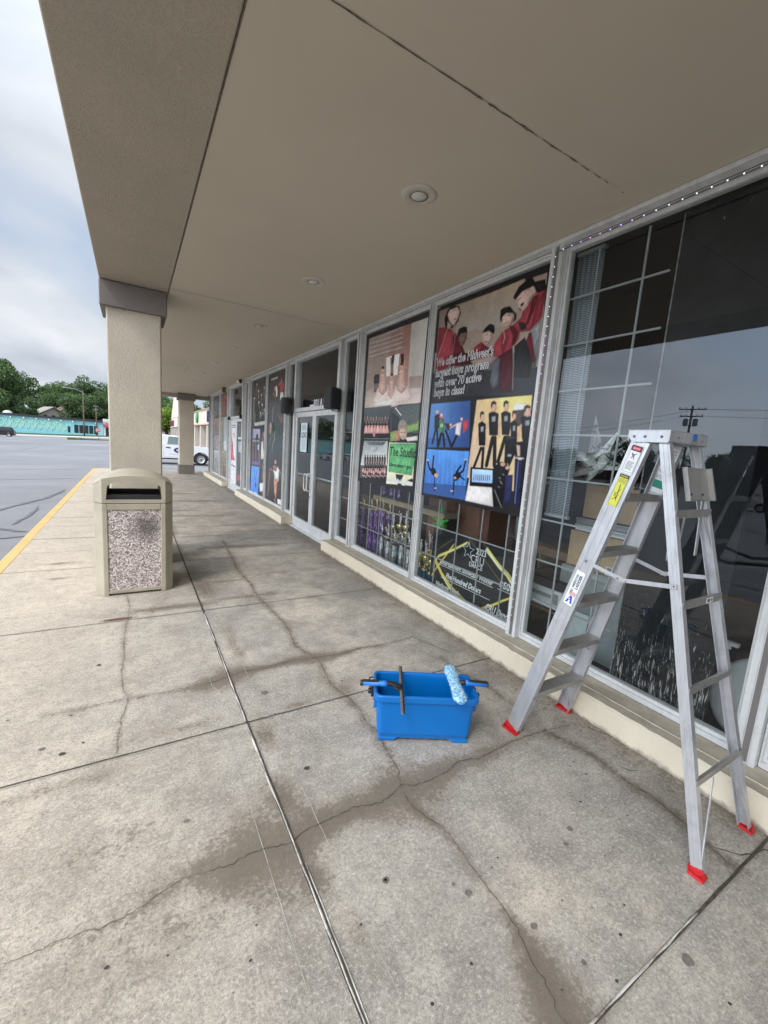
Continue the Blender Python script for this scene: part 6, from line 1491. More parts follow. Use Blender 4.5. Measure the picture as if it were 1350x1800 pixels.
def washer():
    a, b = Vector((1.640, 1.820, .305)), Vector((1.438, 1.462, .318)); m = (a+b)/2; d = (b-a).normalized(); o = empty('window_washer', m, label='fluffy white and blue washer sleeve on a bar, lying across the bucket rim', cat='washer')
    t = NT('microfibre'); t.col(t.ramp(t.noise(75, 3, .7), [(.42, (.05, .32, .58)), (.52, (.30, .62, .80)), (.60, (.72, .86, .92))])).set(rough=.95, sheen=.4); t.bump(t.noise(190, 3), .9, .006); M = t.mat
    side = Vector((0, 0, 1)).cross(d).normalized(); up = Vector((0, 0, 1)); rng = random.Random(4); mb = MB(); N, K = 46, 22; vs = []
    for i in range(N+1):
        t_ = i/N; c = (a-m).lerp(b-m, t_); en = min(1, math.sin(math.pi*min(1, max(0.02, t_*8)/1)/2) if t_ < .125 else (math.sin(math.pi*max(0.02, (1-t_)*8)/2) if t_ > .875 else 1)); w = .031+.003*math.sin(t_*9)
        for k in range(K):
            an = 2*math.pi*k/K; j = 1+rng.uniform(-.09, .09); vs.append(c+side*math.cos(an)*w*en*j+up*(math.sin(an)*.020*en*j+.012))
    mb.add(vs, [(i*K+k, i*K+(k+1) % K, (i+1)*K+(k+1) % K, (i+1)*K+k) for i in range(N) for k in range(K)], 0, True); mb.f.append(tuple(range(K))); mb.m.append(0); mb.sm.append(True); mb.f.append(tuple(N*K+k for k in reversed(range(K)))); mb.m.append(0); mb.sm.append(True)
    for _ in range(4200):                                            # the pile
        i = rng.randrange(N); k = rng.randrange(K); p = vs[i*K+k].lerp(vs[(i+1)*K+(k+1) % K], rng.random()); c = (a-m).lerp(b-m, i/N)+up*.012; n_ = (p-c).normalized(); q = p+n_*rng.uniform(.003, .007)+Vector((rng.uniform(-1, 1), rng.uniform(-1, 1), rng.uniform(-1, 1)))*.003; s_ = n_.orthogonal().normalized()*.0012; s_ = Matrix.Rotation(rng.random()*6, 3, n_) @ s_
        mb.add([p-s_, p+s_, q], [(0, 1, 2)], 0)
    mb.build('sleeve', M, o, fix=False)
    h = side if side.x > 0 else -side; mb = MB(); c = Vector((0, 0, .016)); mb.tube([c+h*.02, c+h*.05, c+h*.065], [.012, .014, .016], 10); mb.build('joint', M_BLACK, o)
    e = c+h*.06; f = c+h*.185+Vector((0, 0, -.004)); mb = MB(); mb.tube([e, e.lerp(f, .12), e.lerp(f, .28), f], [.017, .018, .0145, .0145], 12); hd = mb.build('handle', M_HBLUE, o)
    mb = MB(); mb.tube([f, f+(f-e)*.04], .0165, 12); mb.bar(e.lerp(f, .1)+Vector((0, 0, .012)), f+Vector((0, 0, .012)), .020, .010); mb.build('grip', M_BLACK, hd, bevel=.002)
washer()
# ------------------------------------------------------------------ litter bin
def bin_():
    o = empty('litter_bin', (.01, 4.96, 0), label='tan litter bin with pebbled panels and arched hood in front of the column', cat='litter bin')
    MT = simple('bin_plastic', (0.385, 0.345, 0.26), .5, var=.13, vs=5, bump=.15, bs=180)
    t = NT('pebble_aggregate'); cc = t.voro(88, out='Color'); sep = t.N.new('ShaderNodeSeparateColor'); t.L.new(cc, sep.inputs[0]); dd = t.voro(88)
    c = t.ramp(sep.outputs[0], [(0.0, (.30, .225, .205)), (.25, (.47, .38, .34)), (.55, (.62, .52, .49)), (.8, (.76, .69, .65)), (1.0, (.85, .81, .78))])
    c = t.mix(t.ramp(dd, [(.5, 0.0), (.75, .75)]), c, (.09, .07, .06)); v = t.vec(False, loc=(-.10, .33, -.665)); ln = t.N.new('ShaderNodeVectorMath'); ln.operation = 'LENGTH'; t.L.new(v, ln.inputs[0])
    sm = t.math('ADD', ln.outputs['Value'], t.math('MULTIPLY', t.math('SUBTRACT', t.noise(12, 5, .7), .5), .16)); c = t.mix(t.ramp(sm, [(.04, .75), (.19, 0.0)]), c, (.05, .043, .04))
    t.col(c).set(rough=.75).bump(dd, .9, .006).b; MP = t.mat; t.L.new(t.out.inputs[0].links[0].from_socket, t.out.inputs[0])
    h = .33; c = .068
    def octo(h, c): return [(-h+c, -h), (h-c, -h), (h, -h+c), (h, h-c), (h-c, h), (-h+c, h), (-h, h-c), (-h, -h+c)]
    mb = MB(); zs = 0.0
    # corner posts and rails around the four recessed panels
    for sx in (-1, 1):
        for sy in (-1, 1): mb.prism([(sx*h, sy*(h-c)), (sx*(h-c), sy*h), (sx*(h-c-.04), sy*h), (sx*(h-c-.04), sy*(h-.04)), (sx*(h-.04), sy*(h-c-.04)), (sx*h, sy*(h-c-.04))], 'z', 0, .90)
    for (x0, x1, y0, y1) in ((-h+c+.04, h-c-.04, -h, -h+.03), (-h+c+.04, h-c-.04, h-.03, h), (-h, -h+.03, -h+c+.04, h-c-.04), (h-.03, h, -h+c+.04, h-c-.04)):
        mb.box(x0, x1, y0, y1, .84, .90); mb.box(x0, x1, y0, y1, .018, .052)
    mb.build('body_frame', MT, o, bevel=.006)
    for k in range(4):
        mb = MB(); mb.box(-h+c+.035, h-c-.035, -h+.010, -h+.025, .045, .85); p = mb.build('pebble_panel', MP, o)
        if k: p.data.transform(Matrix.Rotation(k*math.pi/2, 4, 'Z'))
    mb = MB(); mb.prism(octo(h-.012, c), 'z', .898, .906); mb.build('gap_band', M_INK, o)
    # hood
    zb = .906; N = 16
    def arch(x, crown, side): return side+(crown-side)*(1-(abs(x)/(h-.0))**2.2)
    outer = [(-h+c, zb)]; top = []
    mb = MB(); xs = [(-h+c)+(2*(h-c))*k/N for k in range(N+1)]; hi = h-c-.042
    for sy in (-1, 1):
        y = sy*h; yi = sy*(h-.03)
        def quad(a, b, c_, d_):
            mb.add([(a[0], y, a[1]), (b[0], y, b[1]), (c_[0], y, c_[1]), (d_[0], y, d_[1])], [(0, 1, 2, 3)]); mb.add([(a[0], yi, a[1]), (b[0], yi, b[1]), (c_[0], yi, c_[1]), (d_[0], yi, d_[1])], [(3, 2, 1, 0)])
        ztop = lambda x: arch(x, 1.165, 1.105); zin = lambda x: min(1.115, 1.112-.035*(abs(x)/hi)**3)
        quad((-h+c, zb), (-hi-.012, zb), (-hi, 1.065), (-h+c, ztop(h-c))); quad((hi+.012, zb), (h-c, zb), (h-c, ztop(h-c)), (hi, 1.065))
        quad((-hi-.012, zb), (hi+.012, zb), (hi+.010, .925+.012), (-hi-.010, .925+.012))
        xi = [-hi+2*hi*k/N for k in range(N+1)]; zi = [1.065+.042*min(1, (1-abs(x)/hi)*3.2)+.012*(1-(x/hi)**2) for x in xi]
        for k in range(N): quad((xi[k], zi[k]), (xi[k+1], zi[k+1]), (xi[k+1], ztop(xi[k+1])), (xi[k], ztop(xi[k])))
        quad((-h+c, ztop(h-c)-.0), (-hi, 1.065), (-hi, ztop(hi)), (-h+c, ztop(h-c))); quad((hi, 1.065), (h-c, ztop(h-c)), (h-c, ztop(h-c)), (hi, ztop(hi)))
        # reveal of the opening
        lp = [(-hi-.010, .937), (-hi, 1.065)]+list(zip(xi, zi))+[(hi, 1.065), (hi+.010, .937)]
        for (p0, p1) in zip(lp, lp[1:]+lp[:1]): mb.add([(p0[0], y, p0[1]), (p1[0], y, p1[1]), (p1[0], yi, p1[1]), (p0[0], yi, p0[1])], [(0, 1, 2, 3)])
    for sx in (-1, 1):
        mb.add([(sx*h, -h+c, zb), (sx*h, h-c, zb), (sx*h, h-c, 1.085), (sx*h, -h+c, 1.085)], [(0, 1, 2, 3)])
        for sy in (-1, 1): mb.add([(sx*(h-c), sy*h, zb), (sx*h, sy*(h-c), zb), (sx*h, sy*(h-c), 1.085), (sx*(h-c), sy*h, arch(h-c, 1.165, 1.105))], [(0, 1, 2, 3)])
    # vaulted roof
    ys = [-1, -.94, -.8, -.55, -.25, 0, .25, .55, .8, .94, 1]; xr = [-1, -.97, -.9, -.8, -.6, -.4, -.2, 0, .2, .4, .6, .8, .9, .97, 1]; vs = []
    for yy in ys:
        for xx in xr:
            X = xx*h; Y = yy*h; ex = abs(X)+abs(Y)-(2*h-c)
            if ex > 0: X -= math.copysign(ex/2, X); Y -= math.copysign(ex/2, Y)
            z = 1.085+(1.165-1.085)*(1-abs(xx)**2.6)+.045*(1-yy*yy)*(1-abs(xx)**2.6)
            if abs(yy) == 1: z = max(z, 1.085) if abs(X) > h-c+.001 else arch(X, 1.165, 1.105)
            vs.append((X, Y, z))
    n = len(xr); mb.add(vs, [(j*n+i, j*n+i+1, (j+1)*n+i+1, (j+1)*n+i) for j in range(len(ys)-1) for i in range(n-1)], 0, True)
    hd = mb.build('hood', MT, o); 
    mb = MB(); mb.box(-hi-.02, hi+.02, -h+.034, -h+.10, .93, .975); mb.box(-hi-.02, hi+.02, h-.10, h-.034, .93, .975); mb.box(-hi-.02, hi+.02, -h+.10, h-.10, .915, .93); mb.build('chute', M_BLACK, hd, bevel=.004)
    mb = MB(); mb.box(-hi-.036, -hi-.014, -h+.032, h-.032, .93, 1.085); mb.box(hi+.014, hi+.036, -h+.032, h-.032, .93, 1.085); mb.build('side_lining', M_BLACK, hd)
    mb = MB(); mb.lathe([(0, 0), (.010, 0), (.010, .012), (0, .014)], (h, .02, .925), 10, axis='x'); mb.build('latch', M_BLACK, o)
bin_()
# ------------------------------------------------------------------ wall speakers, sensor, camera
def speaker(y, rz, lab):
    o = empty('wall_speaker', (2.50, y, 2.10), rz, label=lab, cat='speaker')
    mb = MB(); mb.prism([(-.10, -.075), (-.02, -.105), (.09, -.085), (.10, .085), (-.02, .105), (-.10, .075)], 'z', 0, .29); mb.build('cabinet', M_BLACK, o, bevel=.008)
    mb = MB(); mb.box(-.106, -.1015, -.068, .068, .012, .278); mb.build('grille', simple('speaker_grille', (.03, .03, .032), .7, vs=200, var=.5), o, bevel=.003)
    mb = MB(); mb.tube([(.0, 0, .29), (0, 0, .31), (.13, 0, .31), (.13, 0, -.02), (0, 0, -.02), (0, 0, 0)], .008, 8); mb.box(.115, .135, -.02, .02, .0, .29); mb.build('bracket', M_BLACK, o)
speaker(5.80, R(18), 'black wall speaker at the right top corner of the double doors'); speaker(7.93, R(-8), 'black wall speaker at the left top corner of the double doors')
o = empty('motion_sensor', (2.52, 14.5, 3.02), label='small brown box under the canopy above the far doors', cat='sensor'); mb = MB(); mb.box(-.05, .05, -.07, .07, -.05, .10); mb.lathe([(0, -.07), (.03, -.062), (.045, -.05)], (0, 0, 0), 12); mb.build('housing', simple('sensor_brown', (.16, .09, .04), .6), o, bevel=.01)
o = empty('security_camera', (2.50, 12.0, 3.06), label='small black security camera under the canopy beside the far doors', cat='camera'); mb = MB(); mb.lathe([(.03, .07), (.03, .05), (.045, .04), (.045, .0), (.03, -.03), (0, -.045)], (0, 0, 0), 16); mb.build('dome', M_BLACK, o); mb = MB(); mb.tube([(0, .03, .02), (-.05, .18, .02)], .025, 10); mb.build('barrel', M_WHITE, o)
# house number and door notice
o = empty('house_number', (2.693, 6.62, 2.20), label='white number 821 A on the glass above the double doors', cat='number')
text('lettering', '821 A', .17, M_WHITE, (-.002, .42, .01), parent=o, extrude=.0005, offset=.003, sx=.95)
mb = MB(); mb.box(-.002, .0, .42, .60, .0, .05); mb.build('paper_strip', M_WHITE, o)
o = empty('door_notice', (2.66, 7.38, 1.42), label='white paper notice lettered LDG on the left leaf of the near doors', cat='notice')
mb = MB(); mb.box(-.001, .0, -.165, .165, 0, .52); mb.build('paper', simple('notice_paper', (.62, .70, .72), .6, var=.05), o)
text('lettering', 'LDG', .13, M_INK, (-.002, .115, .26), parent=o, extrude=.0004, offset=.002); mb = MB()
for k in range(9): mb.box(-.002, -.0012, -.11+.01*(k % 3), .12-.012*(k % 2), .05+k*.021, .055+k*.021)
for k in range(3): mb.box(-.002, -.0012, -.10, .10, .40+k*.03, .412+k*.03)
mb.build('fine_print', simple('print_grey', (.3, .3, .33), .7), o)
# ------------------------------------------------------------------ LED light string around the near window
def leds():
    o = empty('led_light_string', (2.59, 2.2, 0), label='string of small white, purple, red and green lights around the near window', cat='light string')
    mb = MB(); mb.box(.0, .004, -.009, .003, .30, 3.055); mb.box(.0, .004, -3.0, -.009, 3.045, 3.055); mb.build('strip', M_ALUD, o)
    def em(n, c, e):
        t = NT(n); t.col(tuple(x*.5 for x in c)).set(emis=c, es=e, rough=.4); return t.mat
    WH, PU, RD, GR = em('led_white', (.75, .85, 1), 1.7), em('led_purple', (.6, .35, 1), 2.5), em('led_red', (1, .3, .25), 1.1), em('led_green', (.45, .95, .7), 1.1)
    pr = {}
    for n, m in (('w', WH), ('p', PU), ('r', RD), ('g', GR)):
        mb = MB(); mb.lathe([(0, -.004), (.0025, -.003), (.0036, 0)], (0, 0, 0), 8, axis='x'); pr[n] = mb.build('led', m, o); pr[n].location = (0, 0, 0)
    used = set()
    def put(k, y, z):
        if k in used: c = pr[k].copy(); COL.objects.link(c); c.parent = o
        else: c = pr[k]; used.add(k)
        c.location = (-.0005, y, z)
    z = 3.02
    while z > .32:
        put('w' if z > 2.55 else ('p' if z > 2.18 else ('r' if z > 1.30 else 'g')), -.003, z); z -= .0667
    y = -.06
    while y > -2.9:
        put('p' if -.62 < y < -.10 else 'w', y, 3.050); y -= .068
leds()
# ------------------------------------------------------------------ things inside the shop window
def board():
    o = empty('black_panel', (2.80, 1.17, .04), label='tall scraped black panel leaning against the inside of the glass', cat='panel')
    t = NT('scraped_black'); v = t.vec(False, scale=(1, 3.2, .35)); n = t.noise(26, 6, .75, v, .8); sep = t.N.new('ShaderNodeSeparateXYZ'); t.L.new(t.tc.outputs['Object'], sep.inputs[0])
    hgt = t.ramp(sep.outputs[2], [(.0, 1.0), (.25, .95), (.6, .5), (1.0, .12)]); k = t.math('ADD', n, t.math('MULTIPLY', hgt, .17)); mk = t.ramp(k, [(.70, 0.0), (.735, 1.0)])
    t.col(t.mix(mk, t.ramp(t.noise(4, 4, .6), [(.3, (.012, .013, .015)), (.7, (.03, .032, .036))]), (.50, .47, .43))).set(rough=.6, spec=.08).bump(mk, .4, .002)
    mb = MB(); mb.box(0, .02, -.25, .30, 0, 3.04); mb.build('sheet', t.mat, o)
    mb = MB(); mb.box(-.002, .022, .30, .308, 0, 3.04); mb.build('edge_strip', simple('worn_edge', (.22, .21, .2), .7, var=.6, vs=30), o)
board()
def carton(name, x0, x1, y0, y1, z0, z1, lab, mat=None, cat='box'):
    o = empty(name, ((x0+x1)/2, (y0+y1)/2, z0), label=lab, cat=cat); a, b, h = (x1-x0)/2, (y1-y0)/2, z1-z0
    mb = MB(); mb.box(-a, a, -b, b, 0, h); mb.build('carton', mat or M_CARD, o, bevel=.006)
    mb = MB(); mb.box(-a-.002, -a-.0005, -b+.01, b-.01, h-.06, h-.0565) if not mat else mb.box(-a-.002, -a-.0005, -b*.6, b*.6, h*.5, h*.52); mb.build('tape_edge', simple('tape', (.50, .40, .26), .35), o); return o, a, b, h
carton('cardboard_box', 3.18, 3.52, 1.62, 2.10, 1.16, 1.43, 'upper cardboard box with a faint round mark, under the foil star')
b2, a, b, h = carton('cardboard_box', 3.16, 3.55, 1.58, 2.17, .745, 1.04, 'lower cardboard box with a barcode label, behind the ladder')
mb = MB(); mb.box(-a-.004, -a-.002, -.17, -.05, .0, .07); lb = mb.build('barcode_label', M_WHITE, b2); mb = MB(); rr = random.Random(2); y = -.16
while y < -.062: wd = rr.uniform(.002, .006); mb.box(-a-.0055, -a-.0045, y, y+wd, .022, .062); y += wd+rr.uniform(.002, .005)
mb.build('bars', M_INK, lb)
for z, lb, mt in ((1.045, 'flat white box, lower of the two between the cardboard boxes', M_WHITE), (1.10, 'flat grey-white box, upper of the two between the cardboard boxes', M_GREY)):
    o = empty('flat_box', (3.34, 1.86, z), label=lb, cat='box'); mb = MB(); mb.box(-.17, .17, -.29, .28, 0, .035); mb.build('base_tray', mt, o, bevel=.004); mb = MB(); mb.box(-.175, .175, -.295, .285, .036, .050); mb.build('lid', mt, o, bevel=.003)
def drawers():
    o = empty('storage_cabinet', (3.38, 1.78, .04), label='grey storage cabinet under the cardboard boxes behind the ladder', cat='cabinet')
    mb = MB(); mb.box(-.24, .24, -.42, .42, 0, .70); mb.build('body', M_GREY, o, bevel=.008); 
    for k in range(2):
        mb = MB(); mb.box(-.252, -.242, -.40+k*.41, -.01+k*.41, .03, .64); d = mb.build('door', simple('cabinet_door', (.28, .31, .31), .5), o, bevel=.004); mb = MB(); mb.box(-.262, -.252, -.22+k*.41, -.19+k*.41, .4, .5); mb.build('handle', M_BLACK, d)
drawers()
def star():
    o = empty('foil_star', (3.02, 1.95, 1.60), label='crinkled silver foil star balloon with long points on the boxes', cat='balloon')
    t = NT('silver_foil'); t.col(t.ramp(t.noise(9, 3, .6, None, 1.5), [(.36, (.10, .11, .10)), (.44, (.70, .72, .68)), (.6, (.95, .95, .92))])).set(metal=.45, rough=.22).bump(t.noise(16, 4, .7, None, 1.0), .7, .02); rng = random.Random(6)
    tips = [(-.05, .02, .36), (-.12, .36, .16), (-.10, .40, -.22), (-.18, -.30, .12), (-.16, -.36, -.03), (-.22, -.10, -.14), (.1, .12, -.16), (-.2, .05, .05), (.2, -.1, .2), (.15, .2, .1), (-.05, -.18, .25)]
    for tp in tips:
        tip = Vector(tp); d = tip.normalized(); u = d.orthogonal().normalized(); w_ = d.cross(u); mb = MB(); n = 7; base = d*.03
        vs = [tip]+[base+(u*math.cos(2*math.pi*k/n)+w_*math.sin(2*math.pi*k/n))*(.055+rng.uniform(-.018, .018)) for k in range(n)]; mid = [tip.lerp(v, .55)+Vector((rng.uniform(-1, 1), rng.uniform(-1, 1), rng.uniform(-1, 1)))*.008 for v in vs[1:]]
        mb.add([tip]+mid+vs[1:], [(0, 1+k, 1+(k+1) % n) for k in range(n)]+[(1+k, 1+n+k, 1+n+(k+1) % n, 1+(k+1) % n) for k in range(n)]); mb.build('point', t.mat, o)
    mb = MB(); vs = []; 
    for i in range(7):
        for k in range(10): a = math.pi*i/6; b = 2*math.pi*k/10; r = .075*(1+rng.uniform(-.2, .2)); vs.append((r*math.sin(a)*math.cos(b), r*math.sin(a)*math.sin(b), r*math.cos(a)))
    mb.add(vs, [(i*10+k, i*10+(k+1) % 10, i*10+10+(k+1) % 10, i*10+10+k) for i in range(6) for k in range(10)]); mb.build('centre', t.mat, o)
star()
def printer():
    o = empty('printer', (3.22, 2.32, .34), label='white and black printer on a low shelf beside the mullion', cat='printer')
    mb = MB(); mb.box(-.16, .2, -.22, .2, 0, .17); mb.build('body', M_WHITE, o, bevel=.012); mb = MB(); mb.box(-.17, .2, -.225, .205, .172, .25); mb.build('lid', M_BLACK, o, bevel=.012)
    mb = MB(); mb.box(-.168, -.158, -.12, .10, .09, .12); mb.box(-.168, -.158, -.19, -.15, .05, .14); mb.build('slot', M_GREY, o); mb = MB(); mb.box(-.18, -.1, -.12, .1, .03, .04); mb.build('tray', M_WHITE, o)
    o = empty('wooden_shelf', (3.42, 2.3, .04), label='low wooden shelf unit holding the printer behind the glass', cat='shelf'); MW = simple('shelf_wood', (.16, .09, .05), .6, var=.25, vs=10)
    mb = MB(); mb.box(-.36, .3, -.35, .28, .26, .285); mb.build('board', MW, o); mb = MB(); mb.box(-.2, .3, -.35, .28, .70, .77); mb.build('board', MW, o)
    for y in (-.35, .255): mb = MB(); mb.box(-.1, .3, y, y+.025, 0, .70); mb.build('upright', MW, o)
printer()
def blind():
    o = empty('sheer_blind', (2.80, 2.055, 1.18), label='pale sheer striped blind hanging at the left edge of the near window', cat='blind')
    t = NT('sheer_fabric'); v = t.vec(False, scale=(1, 1, 1)); wv = t.N.new('ShaderNodeTexWave'); wv.bands_direction = 'Z'; wv.inputs['Scale'].default_value = 26; wv.inputs['Distortion'].default_value = 1.2; wv.inputs['Detail'].default_value = 3; t.L.new(v, wv.inputs[0])
    t.col(t.ramp(wv.outputs[0], [(.2, (.10, .12, .145)), (.55, (.20, .235, .27)), (.85, (.48, .53, .58))])).set(rough=.8)
    mb = MB(); n = 16; vs = []
    for i in range(n+1): y = -.095+.20*i/n; x = .006*math.sin(i*1.9); vs += [(x, y, 0), (x, y, 1.88)]
    mb.add(vs, [(2*i, 2*i+2, 2*i+3, 2*i+1) for i in range(n)], 0, True); fb = mb.build('fabric', t.mat, o); sl_ = fb.modifiers.new('thickness', 'SOLIDIFY'); sl_.thickness = .002
    mb = MB(); mb.box(-.012, .012, -.1, .11, -.012, .012); mb.build('bottom_rail', M_MUNT, o); mb = MB(); mb.box(-.02, .02, -.1, .11, 1.88, 1.9); mb.build('head_rail', M_MUNT, o)
blind()
o = empty('wooden_plank', (2.98, 1.18, .05), label='long brown plank leaning inside the window behind the ladder', cat='plank'); mb = MB(); mb.bar((0, .03, 0), (-.10, -.22, 2.2), .055, .03); mb.build('timber', simple('plank_wood', (.30, .17, .08), .6, var=.3, vs=12), o, bevel=.003)
o = empty('foam_disc', (3.02, .72, .05), label='large white foam disc leaning inside the window beside the ladder', cat='disc'); mb = MB(); mb.lathe([(0, -.03), (.24, -.032), (.262, -.02), (.265, .0), (.262, .02), (.24, .032), (0, .03)], (0, 0, 0), 40, axis='x'); mb.xform(Matrix.Translation((0, 0, .27)) @ Matrix.Rotation(R(12), 4, 'Y')); mb.build('foam', simple('foam_white', (.55, .56, .54), .8, var=.1, bump=.4, bs=30), o)
o = empty('picture_board', (3.02, 1.98, .05), label='small white board standing on the floor behind the ladder steps', cat='board'); mb = MB(); mb.box(0, .012, -.14, .14, 0, .36); mb.xform(Matrix.Rotation(R(8), 4, 'Y')); mb.build('sheet', simple('board_pale', (.50, .55, .52), .6, var=.12, vs=14), o); mb = MB(); mb.box(-.006, .018, -.155, -.14, 0, .37); mb.xform(Matrix.Rotation(R(8), 4, 'Y')); mb.build('frame_edge', M_BLACK, o)
o = empty('white_bracket', (3.0, .98, .60), label='small white plastic bracket above the foam disc', cat='bracket'); mb = MB(); mb.box(0, .03, -.09, .09, 0, .022); mb.box(-.004, 0, -.06, .05, -.02, .02); mb.build('strip', M_WHITE, o)
o = empty('storage_crate', (3.5, 1.15, .04), label='dark blue storage crate inside behind the black panel', cat='crate'); mb = MB(); mb.box(-.25, .3, -.6, .35, 0, .34); mb.build('tub', simple('crate_blue', (.02, .035, .09), .5), o, bevel=.01); mb = MB(); mb.box(-.27, .32, -.62, .37, .342, .37); mb.build('lid', M_BLACK, o, bevel=.005)
o = empty('wooden_door', (3.9, .35, .04), label='dark reddish wooden door panel deep inside the near window', cat='door'); mb = MB(); mb.box(0, .05, -.5, .45, 0, 2.9); mb.build('slab', simple('door_wood', (.085, .045, .028), .5, var=.3, vs=3), o)
# trophies
def mt(n, c, r=.25, m=.9): return simple(n, c, r, m, var=.2, vs=40)
T_SIL, T_GOLD = mt('trophy_silver', (.92, .93, .90)), mt('trophy_gold', (.85, .72, .36)); T_WH = simple('trophy_white', (.78, .75, .78), .35)
def glit(n, a, b):
    t = NT(n); c = t.voro(75, out='Color', vec=t.vec(False, scale=(1, 1, .35))); s_ = t.N.new('ShaderNodeSeparateColor'); t.L.new(c, s_.inputs[0]); t.col(t.ramp(s_.outputs[0], [(.25, a), (.6, b), (.85, tuple(min(1, x*1.9+.1) for x in b))])).set(metal=.5, rough=.25); return t.mat
G_SIL, G_PUR, G_BLU = glit('column_silver', (.25, .26, .26), (.75, .76, .72)), glit('column_purple', (.10, .05, .20), (.24, .12, .42)), glit('column_blue', (.02, .14, .30), (.06, .38, .62))
def trophy(gl, metal, hc, cup, lab, r=.026):
    o = empty('trophy', (0, 0, 0), label=lab, cat='trophy')
    mb = MB(); mb.prism([(-.05, -.04), (.05, -.04), (.05, .04), (-.05, .04)], 'z', 0, .025); mb.build('base', M_BLACK, o, bevel=.004)
    mb = MB(); mb.lathe([(0, .025), (r, .025), (r, .025+hc), (0, .025+hc)], (0, 0, 0), 8, smooth=False); mb.build('pillar', gl, o)
    z = .025+hc; mb = MB(); mb.lathe([(0, z), (r*1.5, z), (r*1.5, z+.012), (r*.7, z+.02), (0, z+.02)], (0, 0, 0), 12); mb.build('riser', M_BLACK if metal is T_SIL else metal, o)
    z += .02; mb = MB()
    if cup:
        mb.lathe([(0, z), (.022, z), (.007, z+.018), (.006, z+.035), (.018, z+.055), (.032, z+.085), (.036, z+.12), (.030, z+.125), (.026, z+.09), (0, z+.06)], (0, 0, 0), 14)
        for s in (-1, 1): mb.tube([(0, s*.03, z+.07), (0, s*.055, z+.10), (0, s*.04, z+.125)], .004, 6)
        mb.build('cup', metal, o)
    mb = MB(); z2 = z+(.12 if cup else 0); mb.tube([(0, 0, z2), (0, 0, z2+.03), (.004, 0, z2+.055), (0, 0, z2+.085), (0, 0, z2+.105)], [.012, .008, .014, .012, .004], 8)
    mb.lathe([(0, -.014), (.011, -.008), (.014, 0), (.011, .009), (0, .014)], (0, 0, z2+.115), 10)
    mb.tube([(0, .01, z2+.085), (0, .035, z2+.11), (0, .03, z2+.15)], .004, 6); mb.tube([(0, -.01, z2+.085), (-.02, -.03, z2+.07)], .004, 6); mb.tube([(0, 0, z2+.045), (.012, .02, z2+.0)], .006, 6); mb.build('figure', T_WH if metal is T_GOLD and cup else metal, o)
    return o
rng = random.Random(12)
def row(proto, spots, labs, group):
    for i, (x, y, z, s) in enumerate(spots):
        c = proto if i == 0 else copy_tree(proto); c.location = (x, y, z); c.rotation_euler.z = rng.uniform(-.5, .5); c.scale = (1, 1, s); c['label'] = labs; c['group'] = group
p = trophy(G_SIL, T_SIL, .36, False, '')
row(p, [(2.86+.05*(i % 2), 4.08+i*.082, .04, .95+rng.uniform(-.05, .12)) for i in range(9)], 'slim silver trophy in the crowded row behind the left window', 'slim silver trophies in a row')
p = trophy(G_BLU, T_GOLD, .15, True, '')
row(p, [(2.86, 3.62, .04, 1.15), (2.93, 3.70, .04, 1.3), (2.86, 3.74, .04, 1.2), (2.95, 3.80, .04, 1.4), (2.86, 3.84, .04, 1.25), (2.97, 3.66, .04, 1.5)], 'gold cup trophy on a blue pillar, in the cluster left of the cheque', 'blue pillar trophies left of the cheque')
p = trophy(G_SIL, T_GOLD, .30, True, '')
row(p, [(3.02, 4.72, .04, 1.15), (3.05, 4.60, .04, 1.22), (3.0, 4.84, .04, 1.05), (3.05, 4.46, .04, 1.25), (3.0, 4.36, .04, 1.12)], 'tall gold cup trophy behind the silver row', 'gold cup trophies behind the silver row')
p = trophy(G_BLU, T_SIL, .32, False, '')
row(p, [(2.88, 3.94, .04, .9), (2.90, 4.42, .04, .95)], 'silver trophy on a blue pillar standing among the slim silver ones', 'silver trophies on blue pillars')
p = trophy(G_PUR, T_GOLD, .74, False, '', .036)
row(p, [(2.92, 5.02, .04, .92), (2.95, 4.90, .04, .95), (2.90, 5.13, .04, .9), (3.0, 4.80, .04, .9), (2.92, 5.62, .04, .9), (2.95, 5.45, .04, .86)], 'tall purple pillar trophy standing on the shop floor', 'tall purple pillar trophies')
p = trophy(G_PUR, T_SIL, .11, False, '', .03)
row(p, [(3.04, 4.66, .935, 1), (3.04, 4.86, .935, 1), (3.04, 5.05, .935, 1.05)], 'short purple trophy on the wooden shelf', 'short purple trophies on the shelf')
o = empty('wall_shelf', (3.05, 4.4, .90), label='light wooden shelf behind the left window carrying small trophies', cat='shelf'); mb = MB(); mb.box(-.1, .12, -.80, .8, -.035, .03); mb.build('board', simple('shelf_oak', (.30, .235, .15), .6, var=.2, vs=9), o)
for y in (-.76, 0.0, .7): mb = MB(); mb.box(.0, .12, y-.015, y+.015, -.86, -.037); mb.build('support', M_DARKIN, o)
o = empty('brown_cabinet', (3.40, 4.0, .04), label='reddish brown cabinet behind the trophies in the left window', cat='cabinet'); mb = MB(); mb.box(-.1, .3, -.75, .35, 0, 1.35); mb.build('body', simple('cabinet_brown', (.22, .09, .06), .6, var=.12), o, bevel=.006); mb = MB(); mb.box(-.108, -.102, -.2, -.19, .03, 1.3); mb.build('door_gap', M_INK, o)
